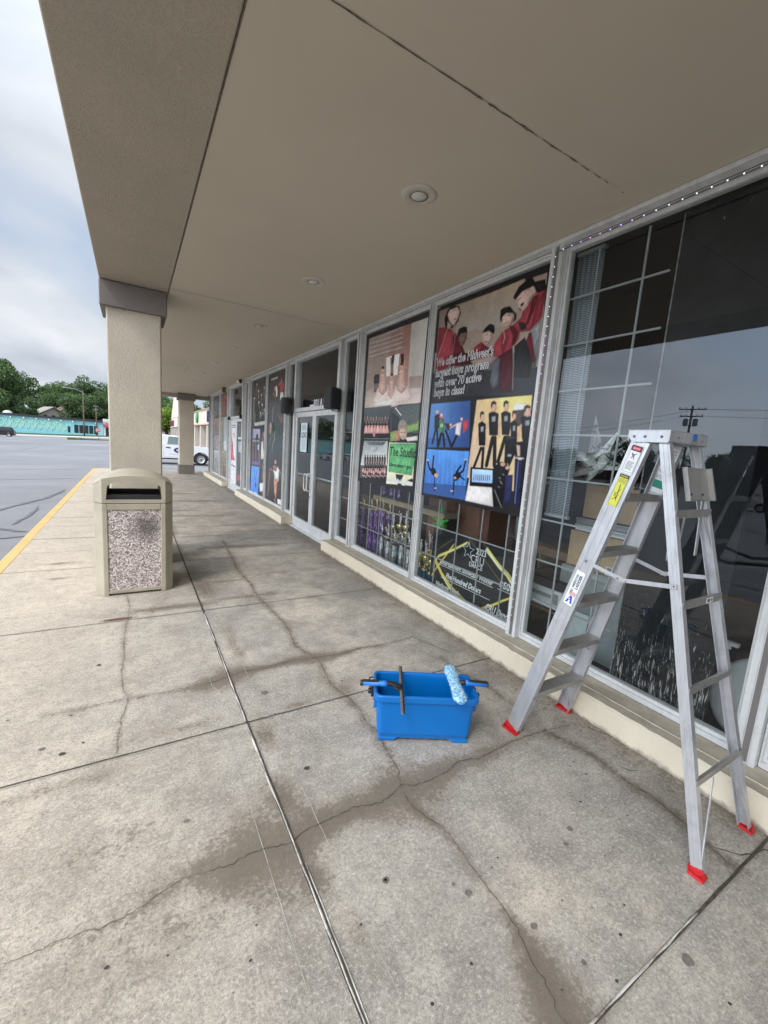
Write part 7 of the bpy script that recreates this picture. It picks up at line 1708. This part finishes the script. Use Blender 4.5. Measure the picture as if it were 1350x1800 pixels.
def greenstar():
    o = empty('green_foil_star', (3.0, 3.66, .82), label='green foil star with narrow points above the trophies', cat='balloon'); M = mt('green_foil', (.08, .62, .10), .25, .6)
    for tp in ((-.02, .03, .26), (-.04, .22, .05), (-.03, .23, -.08), (-.05, -.18, .06), (-.02, -.12, -.14), (-.05, .06, -.16)):
        tip = Vector(tp); d = tip.normalized(); u = d.orthogonal().normalized(); w_ = d.cross(u); mb = MB(); n = 4; mb.add([tip]+[(u*math.cos(2*math.pi*k/n)+w_*math.sin(2*math.pi*k/n))*.035 for k in range(n)], [(0, 1+k, 1+(k+1) % n) for k in range(n)]); mb.build('point', M, o)
greenstar()
o = empty('coat_stand', (3.3, 2.62, .04), label='dark stand draped with white cloth behind the cheque', cat='stand'); mb = MB(); mb.tube([(0, 0, 0), (0, 0, 1.5)], .02, 8); mb.build('pole', M_BLACK, o); mb = MB(); mb.tube([(-.02, .1, 1.5), (-.05, .12, 1.2), (-.05, .16, .95), (-.03, .2, .75)], [.02, .06, .05, .015], 8); mb.build('cloth', M_GREY, o)
o = empty('office_desk', (3.9, 3.2, .04), label='dark desk deep inside behind the cheque', cat='desk'); mb = MB(); mb.box(-.3, .3, -.7, .6, .68, .72); mb.build('top', simple('desk_top', (.10, .07, .05), .6), o)
for x, y in ((-.26, -.66), (.26, -.66), (-.26, .56), (.26, .56)): mb = MB(); mb.box(x-.02, x+.02, y-.02, y+.02, 0, .68); mb.build('leg', M_BLACK, o)
# ------------------------------------------------------------------ vehicles
def m_paint(n, c, rough=.25): t = NT(n); t.col(c).set(rough=rough, coat=.6); return t.mat
CARW = m_paint('car_white', (.72, .73, .74)); CARB = m_paint('car_black', (.012, .013, .015)); CARG = m_paint('car_silver', (.35, .36, .38)); TRW = m_paint('truck_white', (.76, .77, .79))
t = NT('car_glass'); t.col((.03, .04, .045)).set(rough=.05, spec=.8); CGL = t.mat
t = NT('light_clear'); t.col((.7, .7, .68)).set(rough=.15); LCL = t.mat
t = NT('light_red'); t.col((.4, .02, .02)).set(rough=.2); LRD = t.mat
t = NT('light_amber'); t.col((.55, .2, .04)).set(rough=.2); LAM = t.mat
HUB = simple('steel_wheel', (.50, .51, .53), .4, .6, var=.2, vs=20)
def wheel(parent, x, y, r, w=.2, side=-1):
    mb = MB(); mb.lathe([(r*.62, -w/2), (r*.9, -w/2), (r, -w/2+.03), (r, w/2-.03), (r*.9, w/2), (r*.62, w/2)], (x, y, r), 28, axis='y'); wh = mb.build('wheel', M_RUBBER, parent)
    mb = MB(); mb.lathe([(0, side*(w/2-.03)), (r*.16, side*(w/2-.03)), (r*.22, side*(w/2-.05)), (r*.5, side*(w/2-.045)), (r*.56, side*(w/2-.01)), (r*.64, side*(w/2-.005)), (r*.64, side*(w/2-.06))], (x, y, r), 24, axis='y'); mb.build('rim', HUB, wh)
    mb = MB()
    for k in range(8): a = 2*math.pi*k/8; mb.lathe([(0, side*(w/2-.041)), (r*.055, side*(w/2-.041))], (x+r*.38*math.sin(a), y, r+r*.38*math.cos(a)), 8, axis='y')
    mb.lathe([(0, side*(w/2-.02)), (r*.12, side*(w/2-.022)), (r*.13, side*(w/2-.03))], (x, y, r), 10, axis='y'); mb.build('hub', M_BLACK, wh)
def arch_profile(xs_low, wheels, r, zlow):
    """lower outline with wheel arches, from the front to the rear"""
    out = []; x0, x1 = xs_low; cur = x0
    for wx in sorted(wheels):
        out.append((cur, zlow)); 
        for k in range(9): a = math.pi-math.pi*k/8; out.append((wx+(r+.06)*math.cos(a), max(zlow, r+(r+.07)*math.sin(a)) if 0 < k < 8 else zlow))
        cur = wx+r+.07
    out.append((x1, zlow)); return out
def car(name, loc, rz, paint, label, cat='car', boxy=False, group=None):
    """nose towards local -x; width along y"""
    o = empty(name, loc, rz, label=label, cat=cat, group=group); W = .88; r = .33
    if boxy: L = 2.05; up = [(L, .55), (L-.02, 1.0), (1.85, 1.06), (-1.0, 1.02), (-1.95, .88), (-2.05, .55)]; g = [(-1.05, 1.0), (-.45, 1.52), (1.55, 1.60), (1.82, 1.04)]
    else: L = 2.3; up = [(L, .5), (L, .85), (2.1, .98), (1.5, 1.0), (-.9, .96), (-2.0, .80), (-2.3, .6)]; g = [(-1.0, .95), (-.35, 1.40), (.95, 1.42), (1.75, .99)]
    wl = (-1.32, 1.28) if boxy else (-1.42, 1.38)
    low = arch_profile((-L, L), wl, r, .24); poly = low+up
    mb = MB(); mb.prism(poly, 'y', -W, W); mb.build('body', paint, o, bevel=.05, segs=3)
    def loft(gp, wb, wt, mat, nm, par, inset=0, zt=0):
        n = len(gp); vs = []
        for s in (-1, 1):
            for (x, z) in gp: k = (z-gp[0][1])/(max(q[1] for q in gp)-gp[0][1]+1e-6); vs.append((x, s*(wb+(wt-wb)*k), z))
        m2 = MB(); m2.add(vs, [tuple(range(n)), tuple(range(2*n-1, n-1, -1))]+[(i, (i+1) % n, n+(i+1) % n, n+i) for i in range(n)]); return m2.build(nm, mat, par, bevel=.03)
    gh = loft(g, W-.04, W-.19, CGL, 'window_glass', o)
    top = [(x, z) for x, z in g]; zt = max(z for x, z in g)
    mb = MB(); a, b = g[1], g[2]; mb.add([(a[0]-.06, -W+.18, a[1]-.03), (b[0]+.06, -W+.18, b[1]-.03), (b[0]+.06, W-.18, b[1]-.03), (a[0]-.06, W-.18, a[1]-.03), (a[0]+.06, -W+.24, zt+.035), (b[0]-.04, -W+.24, zt+.035), (b[0]-.04, W-.24, zt+.035), (a[0]+.06, W-.24, zt+.035)], [(0, 3, 2, 1), (4, 5, 6, 7), (0, 1, 5, 4), (1, 2, 6, 5), (2, 3, 7, 6), (3, 0, 4, 7)])
    for s in (-1, 1):
        for (p, q) in ((g[0], g[1]), (g[3], g[2]), ((.35, 1.0), (.35, zt))): mb.bar((p[0], s*(W-.045), p[1]), (q[0], s*(W-.185), q[1]), .07, .02, (0, 1, 0))
    mb.build('roof', paint, o, bevel=.02)
    for s in (-1, 1):
        for wx in wl: wheel(o, wx, s*(W-.12), r, .22, s)
        mb = MB(); mb.box(-L-.01, -L+.10, s*.58-.14, s*.58+.14, .62, .74); mb.build('headlight', LCL, o, bevel=.02); mb = MB(); mb.box(L-.06, L+.015, s*.68-.11, s*.68+.11, .72, .92); mb.build('tail_light', LRD, o, bevel=.02)
        mb = MB(); mb.box(-.95, -.80, s*(W+.0), s*(W+.14), .98, 1.08) if s > 0 else mb.box(-.95, -.80, -(W+.14), -W, .98, 1.08); mb.build('wing_mirror', paint, o, bevel=.02)
    mb = MB(); mb.box(-L-.03, -L+.08, -.8, .8, .30, .45); mb.box(L-.08, L+.03, -.8, .8, .32, .50); mb.build('bumper', M_BLACK, o, bevel=.03)
    return o
def truck(loc, rz):
    """white pickup; nose towards local +x"""
    o = empty('pickup_truck', loc, rz, label='white pickup truck with a dark oval door emblem behind the far column', cat='pickup truck'); W = .86; r = .345; wl = (-1.45, 1.45)
    low = arch_profile((-2.40, 2.38), wl, r, .36); poly = low+[(2.40, .58), (2.38, .86), (2.25, .99), (1.15, 1.07), (.98, 1.09), (-.62, 1.06), (-2.42, 1.02)]
    mb = MB(); mb.prism(poly, 'y', -W, W); mb.build('body', TRW, o, bevel=.045, segs=3)
    mb = MB(); mb.prism([(1.02, 1.05), (.30, 1.585), (-.42, 1.615), (-.60, 1.52), (-.66, 1.05)], 'y', -W+.10, W-.10); mb.build('cab', TRW, o, bevel=.07, segs=3)
    for s in (-1, 1):
        y = s*(W-.10+.004); mb = MB(); mb.add([(.83, y, 1.10), (.30, y, 1.52), (-.18, y, 1.53), (-.26, y, 1.10)], [(0, 1, 2, 3)]); mb.add([(.83, y-s*.01, 1.10), (.30, y-s*.01, 1.52), (-.18, y-s*.01, 1.53), (-.26, y-s*.01, 1.10)], [(3, 2, 1, 0)])
        t = NT('cab_glass'); t.col((.20, .25, .25)).set(rough=.06, spec=.8); d = mb.build('side_window', t.mat, o)
        mb = MB(); y = s*(W+.004)
        for (p, q) in (((-.42, .42), (-.42, 1.04)), ((.98, .50), (.98, 1.04)), ((-.42, .42), (.85, .42))): mb.bar((p[0], y, p[1]), (q[0], y, q[1]), .012, .004, (0, 1, 0))
        mb.bar((-2.3, y, .50), (-.5, y, .50), .012, .004, (0, 1, 0)); mb.build('door_gap', M_GREY, o)
        mb = MB(); mb.bar((-.32, s*(W+.012), .93), (-.10, s*(W+.012), .93), .05, .03, (0, 1, 0)); mb.build('door_handle', M_BLACK, o, bevel=.01)
        mb = MB(); n = 24; mb.add([(.42+.36*math.cos(2*math.pi*k/n), s*(W+.006), .80+.165*math.sin(2*math.pi*k/n)) for k in range(n)], [tuple(range(n))]); em = mb.build('door_emblem', simple('emblem_blue', (.02, .035, .12), .4), o, fix=False)
        mb = MB(); 
        for k in range(5): mb.box(.20+k*.088, .262+k*.088, s*(W+.010)-.002, s*(W+.010)+.002, .765, .845)
        mb.build('emblem_lettering', M_WHITE, em)
        mb = MB(); mb.box(-.2, .78, s*(W+.006)-.002, s*(W+.006)+.002, .575, .590); mb.build('door_lettering', M_GREY, o)
        for wx in wl: wheel(o, wx, s*(W-.13), r, .23, s)
        mb = MB(); mb.box(2.22, 2.40, s*.66-.16, s*.66+.19, .70, .86); mb.build('headlight', LCL, o, bevel=.02); mb = MB(); mb.box(2.20, 2.395, s*.70-.12, s*.70+.16, .60, .695); mb.build('indicator', LAM, o, bevel=.02)
        mb = MB(); mb.box(-2.44, -2.38, s*.74-.07, s*.74+.07, .70, 1.0); mb.build('tail_light', LRD, o); mb = MB(); yy = s*(W+.08); mb.box(.68, .80, yy-.09, yy+.09, 1.08, 1.26); mb.build('wing_mirror', M_BLACK, o, bevel=.03)
    mb = MB(); mb.add([(.98, -W+.16, 1.09), (.98, W-.16, 1.09), (.36, W-.22, 1.54), (.36, -W+.22, 1.54)], [(0, 1, 2, 3)]); mb.xform(Matrix.Translation((.035, 0, .02))); mb.build('windscreen', CGL, o, fix=False)
    mb = MB(); mb.box(2.30, 2.50, -.84, .84, .40, .57); mb.box(-2.55, -2.40, -.8, .8, .42, .56); mb.build('bumper', M_BLACK, o, bevel=.03); mb = MB(); mb.box(2.36, 2.412, -.5, .5, .62, .84); mb.build('grille', M_BLACK, o)
    mb = MB(); mb.box(-2.2, 2.2, -.6, .6, .28, .38); mb.build('underbody', M_BLACK, o)
truck((1.92, 26.9, lot_z(2, 26.9)), R(-2))
car('parked_car', (-19.8, 98, lot_z(-18.5, 98)), R(3), CARB, 'small boxy black car parked far across the lot before the turquoise building', boxy=True)
for i, (x, y, rz, pt, lab) in enumerate(((-24, 66, .1, CARW, 'white car parked across the lot, nearest to the turquoise building'), (-29.5, 64, .15, CARW, 'white car parked across the lot, left of another white car'), (-37, 24, 1.2, CARG, 'silver car parked far out in the lot'), (-38.5, 15, 1.25, CARW, 'white car parked far out in the lot beside the pole'), (-39, 4, 1.2, CARB, 'black car parked far out at the edge of the lot'))):
    car('parked_car', (x, y, lot_z(x, y)), rz, pt, lab)
# ------------------------------------------------------------------ buildings far off
TURQ = simple('turquoise_wall', (.26, .62, .70), .7, var=.06, vs=.3); TGRN = simple('pale_green_trim', (.50, .72, .46), .7, var=.05); WINB = simple('dark_window', (.02, .024, .03), .15, var=.3, vs=.5); ROOFD = simple('dark_roof', (.035, .038, .045), .8); REDP = simple('red_wall', (.50, .10, .13), .7); CREAM = simple('cream_wall', (.56, .50, .42), .8, var=.06, vs=1); WHT = simple('white_wall', (.66, .66, .66), .7, var=.05, vs=1)
def turq():
    x0, x1, y = -92, -6.9, 142; o = empty('turquoise_building', (x0, y, -3), label='long low turquoise building with a green diamond pattern across the street', cat='building'); zt = 6.45
    mb = MB(); mb.box(0, x1-x0, 0, 18, -1, zt-.55); mb.build('wall', TURQ, o); mb = MB(); mb.box(-.3, x1-x0+.3, -.45, 18.3, zt-.55, zt); mb.build('roof', ROOFD, o)
    mb = MB()
    for k in range(44):
        xc = x1-x0-8.6-k*1.27
        if xc < 3: break
        for (a, b) in (((-.6, 0), (0, 1.3)), ((0, 1.3), (.6, 0)), ((.6, 0), (0, -1.3)), ((0, -1.3), (-.6, 0))): mb.bar((xc+a[0], -.04, 4.15+a[1]), (xc+b[0], -.04, 4.15+b[1]), .19, .05, (0, 1, 0))
    mb.build('diamond_trim', TGRN, o)
    for k in range(5): mb = MB(); mb.box(x1-x0-6.5+k*1.1, x1-x0-5.6+k*1.1, -.06, .02, 2.6, 4.75); mb.build('window', WINB, o)
    mb = MB(); mb.box(x1-x0-7.9, x1-x0-7.4, -.05, .02, 2.6, 4.2); mb.build('door', WINB, o)
    for k in range(17):
        mb = MB(); x = x1-x0-1.6-k*2.55; mb.tube([(x, 0, 5.75), (x, -.4, 5.7), (x, -.42, 5.35)], [.06, .07, .24], 8); mb.build('wall_lamp', M_WHITE, o)
    mb = MB(); mb.lathe([(1.0, 0), (.9, .35), (.5, .62), (0, .72)], (x1-x0-20.6, 3, zt), 14); mb.build('roof_vent', WHT, o)
    r = empty('red_shop', (-6.8, 141.5, -1.2), label='low shop with a red band and a white fascia beside the turquoise building', cat='building'); mb = MB(); mb.box(0, 16, 0, 16, -1.5, 4.2); mb.build('wall', WHT, r); mb = MB(); mb.box(-.1, 16, -.5, 0, 2.9, 3.7); mb.build('red_band', REDP, r); mb = MB(); mb.box(-.1, 16.1, -.6, 16, 4.2, 5.1); mb.build('fascia', WHT, r)
    for k in range(4): mb = MB(); mb.box(.5+k*2.2, 2.2+k*2.2, -.05, .05, 0, 2.8); mb.build('window', WINB, r)
turq()
def house(x, y, z, w, d, h, rh, label, wall, roof, rz=0):
    o = empty('house', (x, y, z), rz, label=label, cat='house'); mb = MB(); mb.box(-w/2, w/2, -d/2, d/2, -2, h); mb.prism([(-w/2, h), (w/2, h), (0, h+rh)], 'y', -d/2, d/2); mb.build('wall', wall, o)
    mb = MB()
    for s in (-1, 1): p, q = Vector((s*(w/2+.5), 0, h-.5*rh/(w/2))), Vector((0, 0, h+rh+.05)); mb.bar(p, q, .2, d+1, (-s*rh, 0, w/2)) if False else mb.add([(p.x, -d/2-.5, p.z), (p.x, d/2+.5, p.z), (0, d/2+.5, q.z), (0, -d/2-.5, q.z), (p.x, -d/2-.5, p.z+.25), (p.x, d/2+.5, p.z+.25), (0, d/2+.5, q.z+.25), (0, -d/2-.5, q.z+.25)], [(0, 1, 2, 3), (7, 6, 5, 4), (0, 4, 5, 1), (3, 2, 6, 7), (0, 3, 7, 4), (1, 5, 6, 2)])
    mb.build('roof', roof, o)
    for k in range(3): mb = MB(); xx = -w/2+w*(k+.5)/3; mb.box(xx-.5, xx+.5, -d/2-.05, -d/2+.05, h*.4, h*.8); mb.build('window', WINB, o)
    return o
R_G = simple('shingle_grey', (.30, .27, .25), .9); R_B = simple('shingle_brown', (.20, .11, .09), .9)
house(-22.6, 172, 2.2, 6.5, 6, 2.4, 1.9, 'pale gabled house on the hill just left of the big crown behind the turquoise roof', CREAM, R_G, .5); house(-18.9, 176, 2.8, 6, 6, 2.4, 2.0, 'house with a brown roof on the hill behind the turquoise building', CREAM, R_B, .4); house(-20.5, 190, 6.2, 7, 7, 2.5, 2, 'small grey roofed house highest on the hill', CREAM, R_G, .3)
# shops beyond the end of this building
def strip():
    X = 6.5; o = empty('neighbour_shops', (X, 40, -.15), label='cream row of shops with a colonnade beyond the end of the pavement', cat='building')
    mb = MB(); mb.box(3.0, 14, -2, 38, 0, 4.1); mb.build('wall', CREAM, o); mb = MB(); mb.box(0, 3.4, -2, 38, 2.82, 4.25); mb.build('fascia', CREAM, o); mb = MB(); mb.box(-.06, 3.4, -2, 38, 4.25, 4.42); mb.build('coping', simple('coping_brown', (.30, .2, .13), .7), o); mb = MB(); mb.box(-.05, .02, -2, 38, 2.78, 2.90); mb.build('trim', simple('trim_orange', (.50, .33, .2), .7), o)
    for k in range(8): y = 1.5+k*5.0; mb = MB(); mb.box(.05, .65, y, y+.6, 0, 2.82); c = mb.build('column', CREAM, o); mb = MB(); mb.box(-.02, .72, y-.06, y+.66, 0, .45); mb.build('column_base', CREAM, c)
    for k in range(6): mb = MB(); mb.box(2.95, 3.02, 1+k*6, 5.5+k*6, .4, 2.6); mb.build('window', WINB, o)
    mb = MB(); mb.prism([(-.1, 2.7), (3.5, 2.7), (3.5, 4.3), (-.1, 4.3)], 'y', 38, 50); mb.prism([(38, 4.3), (50, 4.3), (44, 8.4)], 'x', -.15, 1.2); mb.box(3.0, 14, 38, 70, 0, 4.3); mb.box(-.05, 3.4, 50, 62, 2.6, 4.0); mb.build('gable', CREAM, o)
    for k in range(5): mb = MB(); mb.box(.0, .6, 40+k*4.5, 40.6+k*4.5, 0, 2.7); mb.build('column', CREAM, o)
    mb = MB(); mb.box(-.12, -.02, 44.5, 56, 2.85, 3.9); mb.build('sign_board', simple('burgundy_sign', (.10, .012, .03), .5, var=.6, vs=1.5), o)
    navy = simple('navy_letters', (.015, .03, .10), .5); text('sign_lettering', 'ISL', 1.55, navy, (-.12, 5.6, 3.02), parent=o, extrude=.05, offset=.02, sx=1.3)
    mb = MB(); mb.lathe([(0, -.1), (.62, -.1), (.62, 0)], (-.08, 13.4, 3.62), 18, axis='x'); mb.build('round_sign', simple('green_sign', (.03, .26, .08), .5), o)
strip()
def lowb(nm, x, y, w, d, h, rz, label, wall, roofc):
    z = lot_z(x, y)-.2; o = empty(nm, (x, y, z), rz, label=label, cat='building'); mb = MB(); mb.box(-w/2, w/2, -d/2, d/2, 0, h); mb.build('wall', wall, o); mb = MB(); mb.box(-w/2-.2, w/2+.2, -d/2-.2, d/2+.2, h, h+.5); mb.build('roof', roofc, o)
    for k in range(int(w/5)): mb = MB(); x0 = -w/2+1.5+k*5; mb.box(x0, x0+3, -d/2-.05, -d/2+.05, .8, h*.72); mb.build('window', WINB, o)
BRK = simple('brick_wall', (.20, .085, .06), .85, var=.2, vs=2)
lowb('brick_building', -112, 62, 34, 12, 4.2, R(55), 'low brick building beyond the left side of the lot', BRK, ROOFD); lowb('flat_roof_shop', -125, 20, 28, 12, 3.8, R(80), 'low cream shop beyond the middle of the lot', CREAM, R_G); lowb('flat_roof_shop', -118, -22, 24, 12, 4.4, R(98), 'low white shop beyond the near side of the lot', WHT, ROOFD)
# ------------------------------------------------------------------ poles, signs
WOODP = simple('pole_wood', (.13, .10, .08), .9, var=.3, vs=3)
def upole(name, x, y, z, h, label, arm=True, trans=True, lamp=None):
    o = empty(name, (x, y, z), label=label, cat='pole'); mb = MB(); mb.tube([(0, 0, 0), (0, 0, h)], [.17, .11], 10); mb.build('post', WOODP, o)
    if arm:
        for k, zz in enumerate((h-.4, h-1.2)): mb = MB(); L = 1.25-k*.2; mb.bar((-L*.4, -L, zz), (L*.4, L, zz), .10, .12); a = mb.build('crossarm', WOODP, o); mb = MB(); [mb.lathe([(.05, 0), (.07, .08), (.03, .2), (0, .22)], (L*.4*t, L*t, zz+.06), 8) for t in (-.9, -.45, .45, .9)]; mb.build('insulator', M_GREY, a)
    if trans:
        for s in (-1, 1): mb = MB(); mb.lathe([(0, 0), (.24, 0), (.26, .05), (.26, .75), (.2, .82), (0, .84)], (s*.18, s*.42, h-2.3), 14); mb.build('transformer', M_GREY, o)
    if lamp: mb = MB(); mb.tube([(0, 0, h-.6), (lamp*.5, 0, h+.1), (lamp, 0, h+.2)], .06, 8); l = mb.build('lamp_arm', M_GREY, o); mb = MB(); mb.box(lamp-.9, lamp, -.18, .18, h+.1, h+.28); mb.build('lamp_head', M_GREY, l, bevel=.05)
    return o
upole('utility_pole', -50.3, 25, lot_z(-50, 25), 10.6, 'wooden utility pole with crossarms and two transformers at the lot edge')
upole('street_lamp', -10.6, 134, lot_z(-10.6, 131), 11.6, 'tall wooden pole with a lamp arm in front of the turquoise building', False, False, -3.4)
upole('utility_pole', -8.2, 138.5, lot_z(-8, 131), 8.2, 'shorter wooden pole behind the stop sign', True, False); upole('utility_pole', -70, 70, lot_z(-70, 70), 10, 'wooden utility pole at the far left edge of the lot', True, True)
def wire(name, a, b, sag, lab):
    a, b = Vector(a), Vector(b); c = (a+b)/2; o = empty(name, c, label=lab, cat='cable', group='overhead cables'); pts = []
    for k in range(21): t_ = k/20; p = a.lerp(b, t_)-c; p.z -= sag*4*t_*(1-t_); pts.append(p)
    mb = MB(); mb.tube(pts, .022, 5, caps=False); mb.build('cable', M_BLACK, o)
zt = lot_z(-50, 25)+10.2
for k in range(2): wire('overhead_cable', (-50.3+.3*k, 25+k*.9-.5, zt-k*.8), (-70, 70, lot_z(-70, 70)+9.6-k*.8), .8, 'overhead cable between the two poles at the lot edge')
for k in range(2): wire('overhead_cable', (-50.3-.3*k, 24.5-k*.9, zt-k*.8), (-42, -40, 7-k*.8), .9, 'overhead cable from the transformer pole towards the near side of the lot')
for k in range(3): wire('overhead_cable', (-10.6, 134, 9.0-k*.9), (-40-k*2, 141, 7.2-k*.4), .5, 'overhead cable running left from the lamp pole above the turquoise roof')
for k in range(3): wire('overhead_cable', (-10.6, 134, 8.2-k*.7), (14, 128, 5.6-k*.5), .3, 'overhead cable running right from the lamp pole')
def stop_sign():
    x, y = -4.8, 85.3; o = empty('stop_sign', (x, y, -.92), label='red octagonal stop sign on a thin post on the grass island', cat='sign'); mb = MB(); mb.tube([(0, 0, 0), (0, 0, 2.4)], .04, 8); mb.build('post', M_GREY, o)
    def octg(r, mat, y, nm, par): mb = MB(); mb.prism([(r*math.cos(R(22.5+45*k)), 1.98+r*math.sin(R(22.5+45*k))) for k in range(8)], 'y', y, y+.01); return mb.build(nm, mat, par)
    e = octg(.40, M_WHITE, -.07, 'sign_border', o); octg(.36, REDP, -.082, 'sign_face', e); text('lettering', 'STOP', .25, M_WHITE, (0, -.085, 1.895), (R(90), 0, 0), e, .002, .005, align='CENTER')
stop_sign()
# ------------------------------------------------------------------ trees
def m_leaf(n, c0, c1, c2):
    t = NT(n); a = t.attr('tone'); c = t.ramp(a, [(0.0, c0), (.5, c1), (1.0, c2)]); t.col(c).set(rough=.75, spec=.2)
    tr = t.N.new('ShaderNodeBsdfTranslucent'); t.L.new(c, tr.inputs[0]); m = t.N.new('ShaderNodeMixShader'); m.inputs[0].default_value = .25; t.L.new(t.b.outputs[0], m.inputs[1]); t.L.new(tr.outputs[0], m.inputs[2]); t.L.new(m.outputs[0], t.out.inputs[0]); return t.mat
LEAF = m_leaf('foliage_dark', (.045, .085, .035), (.09, .155, .055), (.17, .25, .10)); LEAFB = m_leaf('foliage_bright', (.08, .14, .02), (.16, .24, .035), (.26, .34, .06))
BARK = simple('bark', (.06, .047, .037), .9, var=.3, vs=3)
def crown_mesh(seed, n=3600, rx=4.5, rz=5.0, zc=7.5, leaf=.42, mat=None):
    rng = np.random.RandomState(seed); nl = 15; C_ = []
    for i in range(nl):
        a = rng.rand()*2*math.pi; q = rng.rand()**.5; z = rng.uniform(-.85, .85); rr = math.sqrt(max(0.05, 1-z*z)); C_.append((math.cos(a)*q*rx*.75*rr, math.sin(a)*q*rx*.75*rr, zc+z*rz*.75, rx*rng.uniform(.30, .48), rng.uniform(-.22, .22)))
    V = []; T = []
    for i in range(n):
        c = C_[rng.randint(nl)]; d = rng.normal(size=3); d /= np.linalg.norm(d); r = c[3]*rng.uniform(.70, 1.10); p = np.array([c[0]+d[0]*r, c[1]+d[1]*r, c[2]+d[2]*r*.8])
        nrm = d+rng.normal(size=3)*.6; nrm /= np.linalg.norm(nrm); u = np.cross(nrm, [0, 0, 1.0]); u /= (np.linalg.norm(u)+1e-6); w = np.cross(nrm, u); s = leaf*rng.uniform(.5, 1.2)*.5
        ang = rng.rand()*3.14; u, w = u*math.cos(ang)+w*math.sin(ang), w*math.cos(ang)-u*math.sin(ang)
        V += [p-u*s-w*s*.5, p+u*s*.9-w*s*.7, p+u*s*.7+w*s, p-u*s*.6+w*s*.8]; tn = min(1, max(0, .45+c[4]+rng.uniform(-.35, .35))); T += [tn]*4
    V = np.array(V); F = np.arange(len(V)).reshape(-1, 4); me = bpy.data.meshes.new('crown'); me.vertices.add(len(V)); me.vertices.foreach_set('co', V.astype(np.float32).ravel())
    me.loops.add(F.size); me.loops.foreach_set('vertex_index', F.ravel()); me.polygons.add(len(F)); me.polygons.foreach_set('loop_start', np.arange(0, F.size, 4)); me.polygons.foreach_set('loop_total', np.full(len(F), 4)); me.update(calc_edges=True)
    me.attributes.new('tone', 'FLOAT', 'POINT').data.foreach_set('value', np.array(T, np.float32)); me.materials.append(mat or LEAF); return me, C_
TREES = []
def tree_proto(seed, mat=None, **k):
    me, C_ = crown_mesh(seed, mat=mat, **k); rng = random.Random(seed); mb = MB(); zc = k.get('zc', 7.5); mb.tube([(0, 0, -1), (.1, 0, zc*.3), (0, .1, zc*.6), (0, 0, zc)], [.42, .3, .24, .12], 8)
    for c in C_[:8]: mb.tube([(0, 0, zc*rng.uniform(.35, .6)), (c[0]*.5, c[1]*.5, (c[2]+zc*.5)/2), (c[0]*.9, c[1]*.9, c[2])], [.14, .09, .03], 6)
    tk = mb.build('trunk', BARK); cr = bpy.data.objects.new('crown', me); COL.objects.link(cr); o = empty('tree', (0, 0, 0)); tk.parent = o; cr.parent = o; return o
protos = [tree_proto(1), tree_proto(2, rx=5.5, rz=4.5), tree_proto(3, rx=4, rz=5.5, zc=8), tree_proto(9, n=9000, rx=6.0, rz=7.2, zc=10.0, leaf=.50)]
bright = tree_proto(7, LEAFB, n=3000, rx=2.6, rz=2.2, zc=3.6, leaf=.28)
used = set()
def tree(pi, x, y, z, s, rz, label, group=None, name='tree'):
    p = bright if pi == 'b' else protos[pi]
    if pi in used: o = copy_tree(p)
    else: o = p; used.add(pi)
    o.location = (x, y, z); o.scale = (s, s, s); o.rotation_euler.z = rz; tag(o, label, 'tree', group)
tree(3, -31.5, 152, -1.2, 1.22, 0, 'very large dark tree rising highest behind the left end of the turquoise building')
tree(0, -41, 160, 0, 1.35, 1, 'dark tree behind the turquoise building, left of the very large one')
tree(1, -15.4, 160, -1.2, 1.12, 2.0, 'round bushy tree just left of the lamp pole behind the turquoise roof')
tree(2, -10.2, 158, -1.0, 1.1, .4, 'dark tree right of the lamp pole behind the turquoise roof'); tree(0, -5.5, 160, -1.0, 1.1, 2.4, 'dark tree behind the red and white shop')
G1 = 'trees on the hill behind the turquoise building'
rng = random.Random(21)
for i in range(17):
    x = -44+i*3.6+rng.uniform(-1, 1); tree(i % 3, x, 205+rng.uniform(-8, 8), 4.6+rng.uniform(-.6, .6), 1.12+rng.uniform(-.12, .14), rng.uniform(0, 6), 'distant tree in the row along the hill top', G1)
for i in range(7): tree(i % 3, -27+i*3.2, 186+rng.uniform(-3, 3), 1.2, .85+rng.uniform(-.1, .1), rng.uniform(0, 6), 'smaller tree on the slope behind the hillside houses', 'trees on the slope')
for i in range(13):
    x = -47+i*3.3+rng.uniform(-.8, .8)
    if abs(x+21) > 5: tree(i % 3, x, 168+rng.uniform(-4, 4), .2, .66+rng.uniform(-.08, .14), rng.uniform(0, 6), 'low bushy tree close behind the turquoise roof', 'low trees close behind the turquoise roof')
for i, (x, y, s) in enumerate(((9, 150, 1.05), (13, 146, 1.1), (17, 150, 1.0), (22, 150, 1.15), (5, 152, .95), (28, 150, 1.1))): tree(i % 3, x, y, -.8, s, i*1.3, 'dark tree beyond the neighbouring shops', 'dark trees beyond the neighbouring shops')
tree('b', 5.9, 96, -.4, 1.2, 0, 'bright yellow-green tree beyond the gap under the canopy, the left of two'); tree('b', 7.5, 103, -.4, 1.25, 2, 'bright yellow-green tree beyond the gap under the canopy, the right of two')
G2 = 'trees along the far side of the lot'
for i in range(30):
    a = R(-38-i*2.35-rng.uniform(-.8, .8)); d = 122+rng.uniform(-10, 10); x, y = 5.4+d*math.sin(a), d*math.cos(a); z = lot_z(x, y)-.5; s = .80+rng.uniform(-.15, .22); tree(i % 3, x, y, z, s, rng.uniform(0, 6), 'tree in the line along the far side of the lot', G2)
for i in range(8): x = -100+i*6.5; tree(i % 3, x, 168+rng.uniform(-6, 6), -1.5, 1.1+rng.uniform(-.15, .15), rng.uniform(0, 6), 'tree behind the far left part of the turquoise building', 'trees behind the far left part')
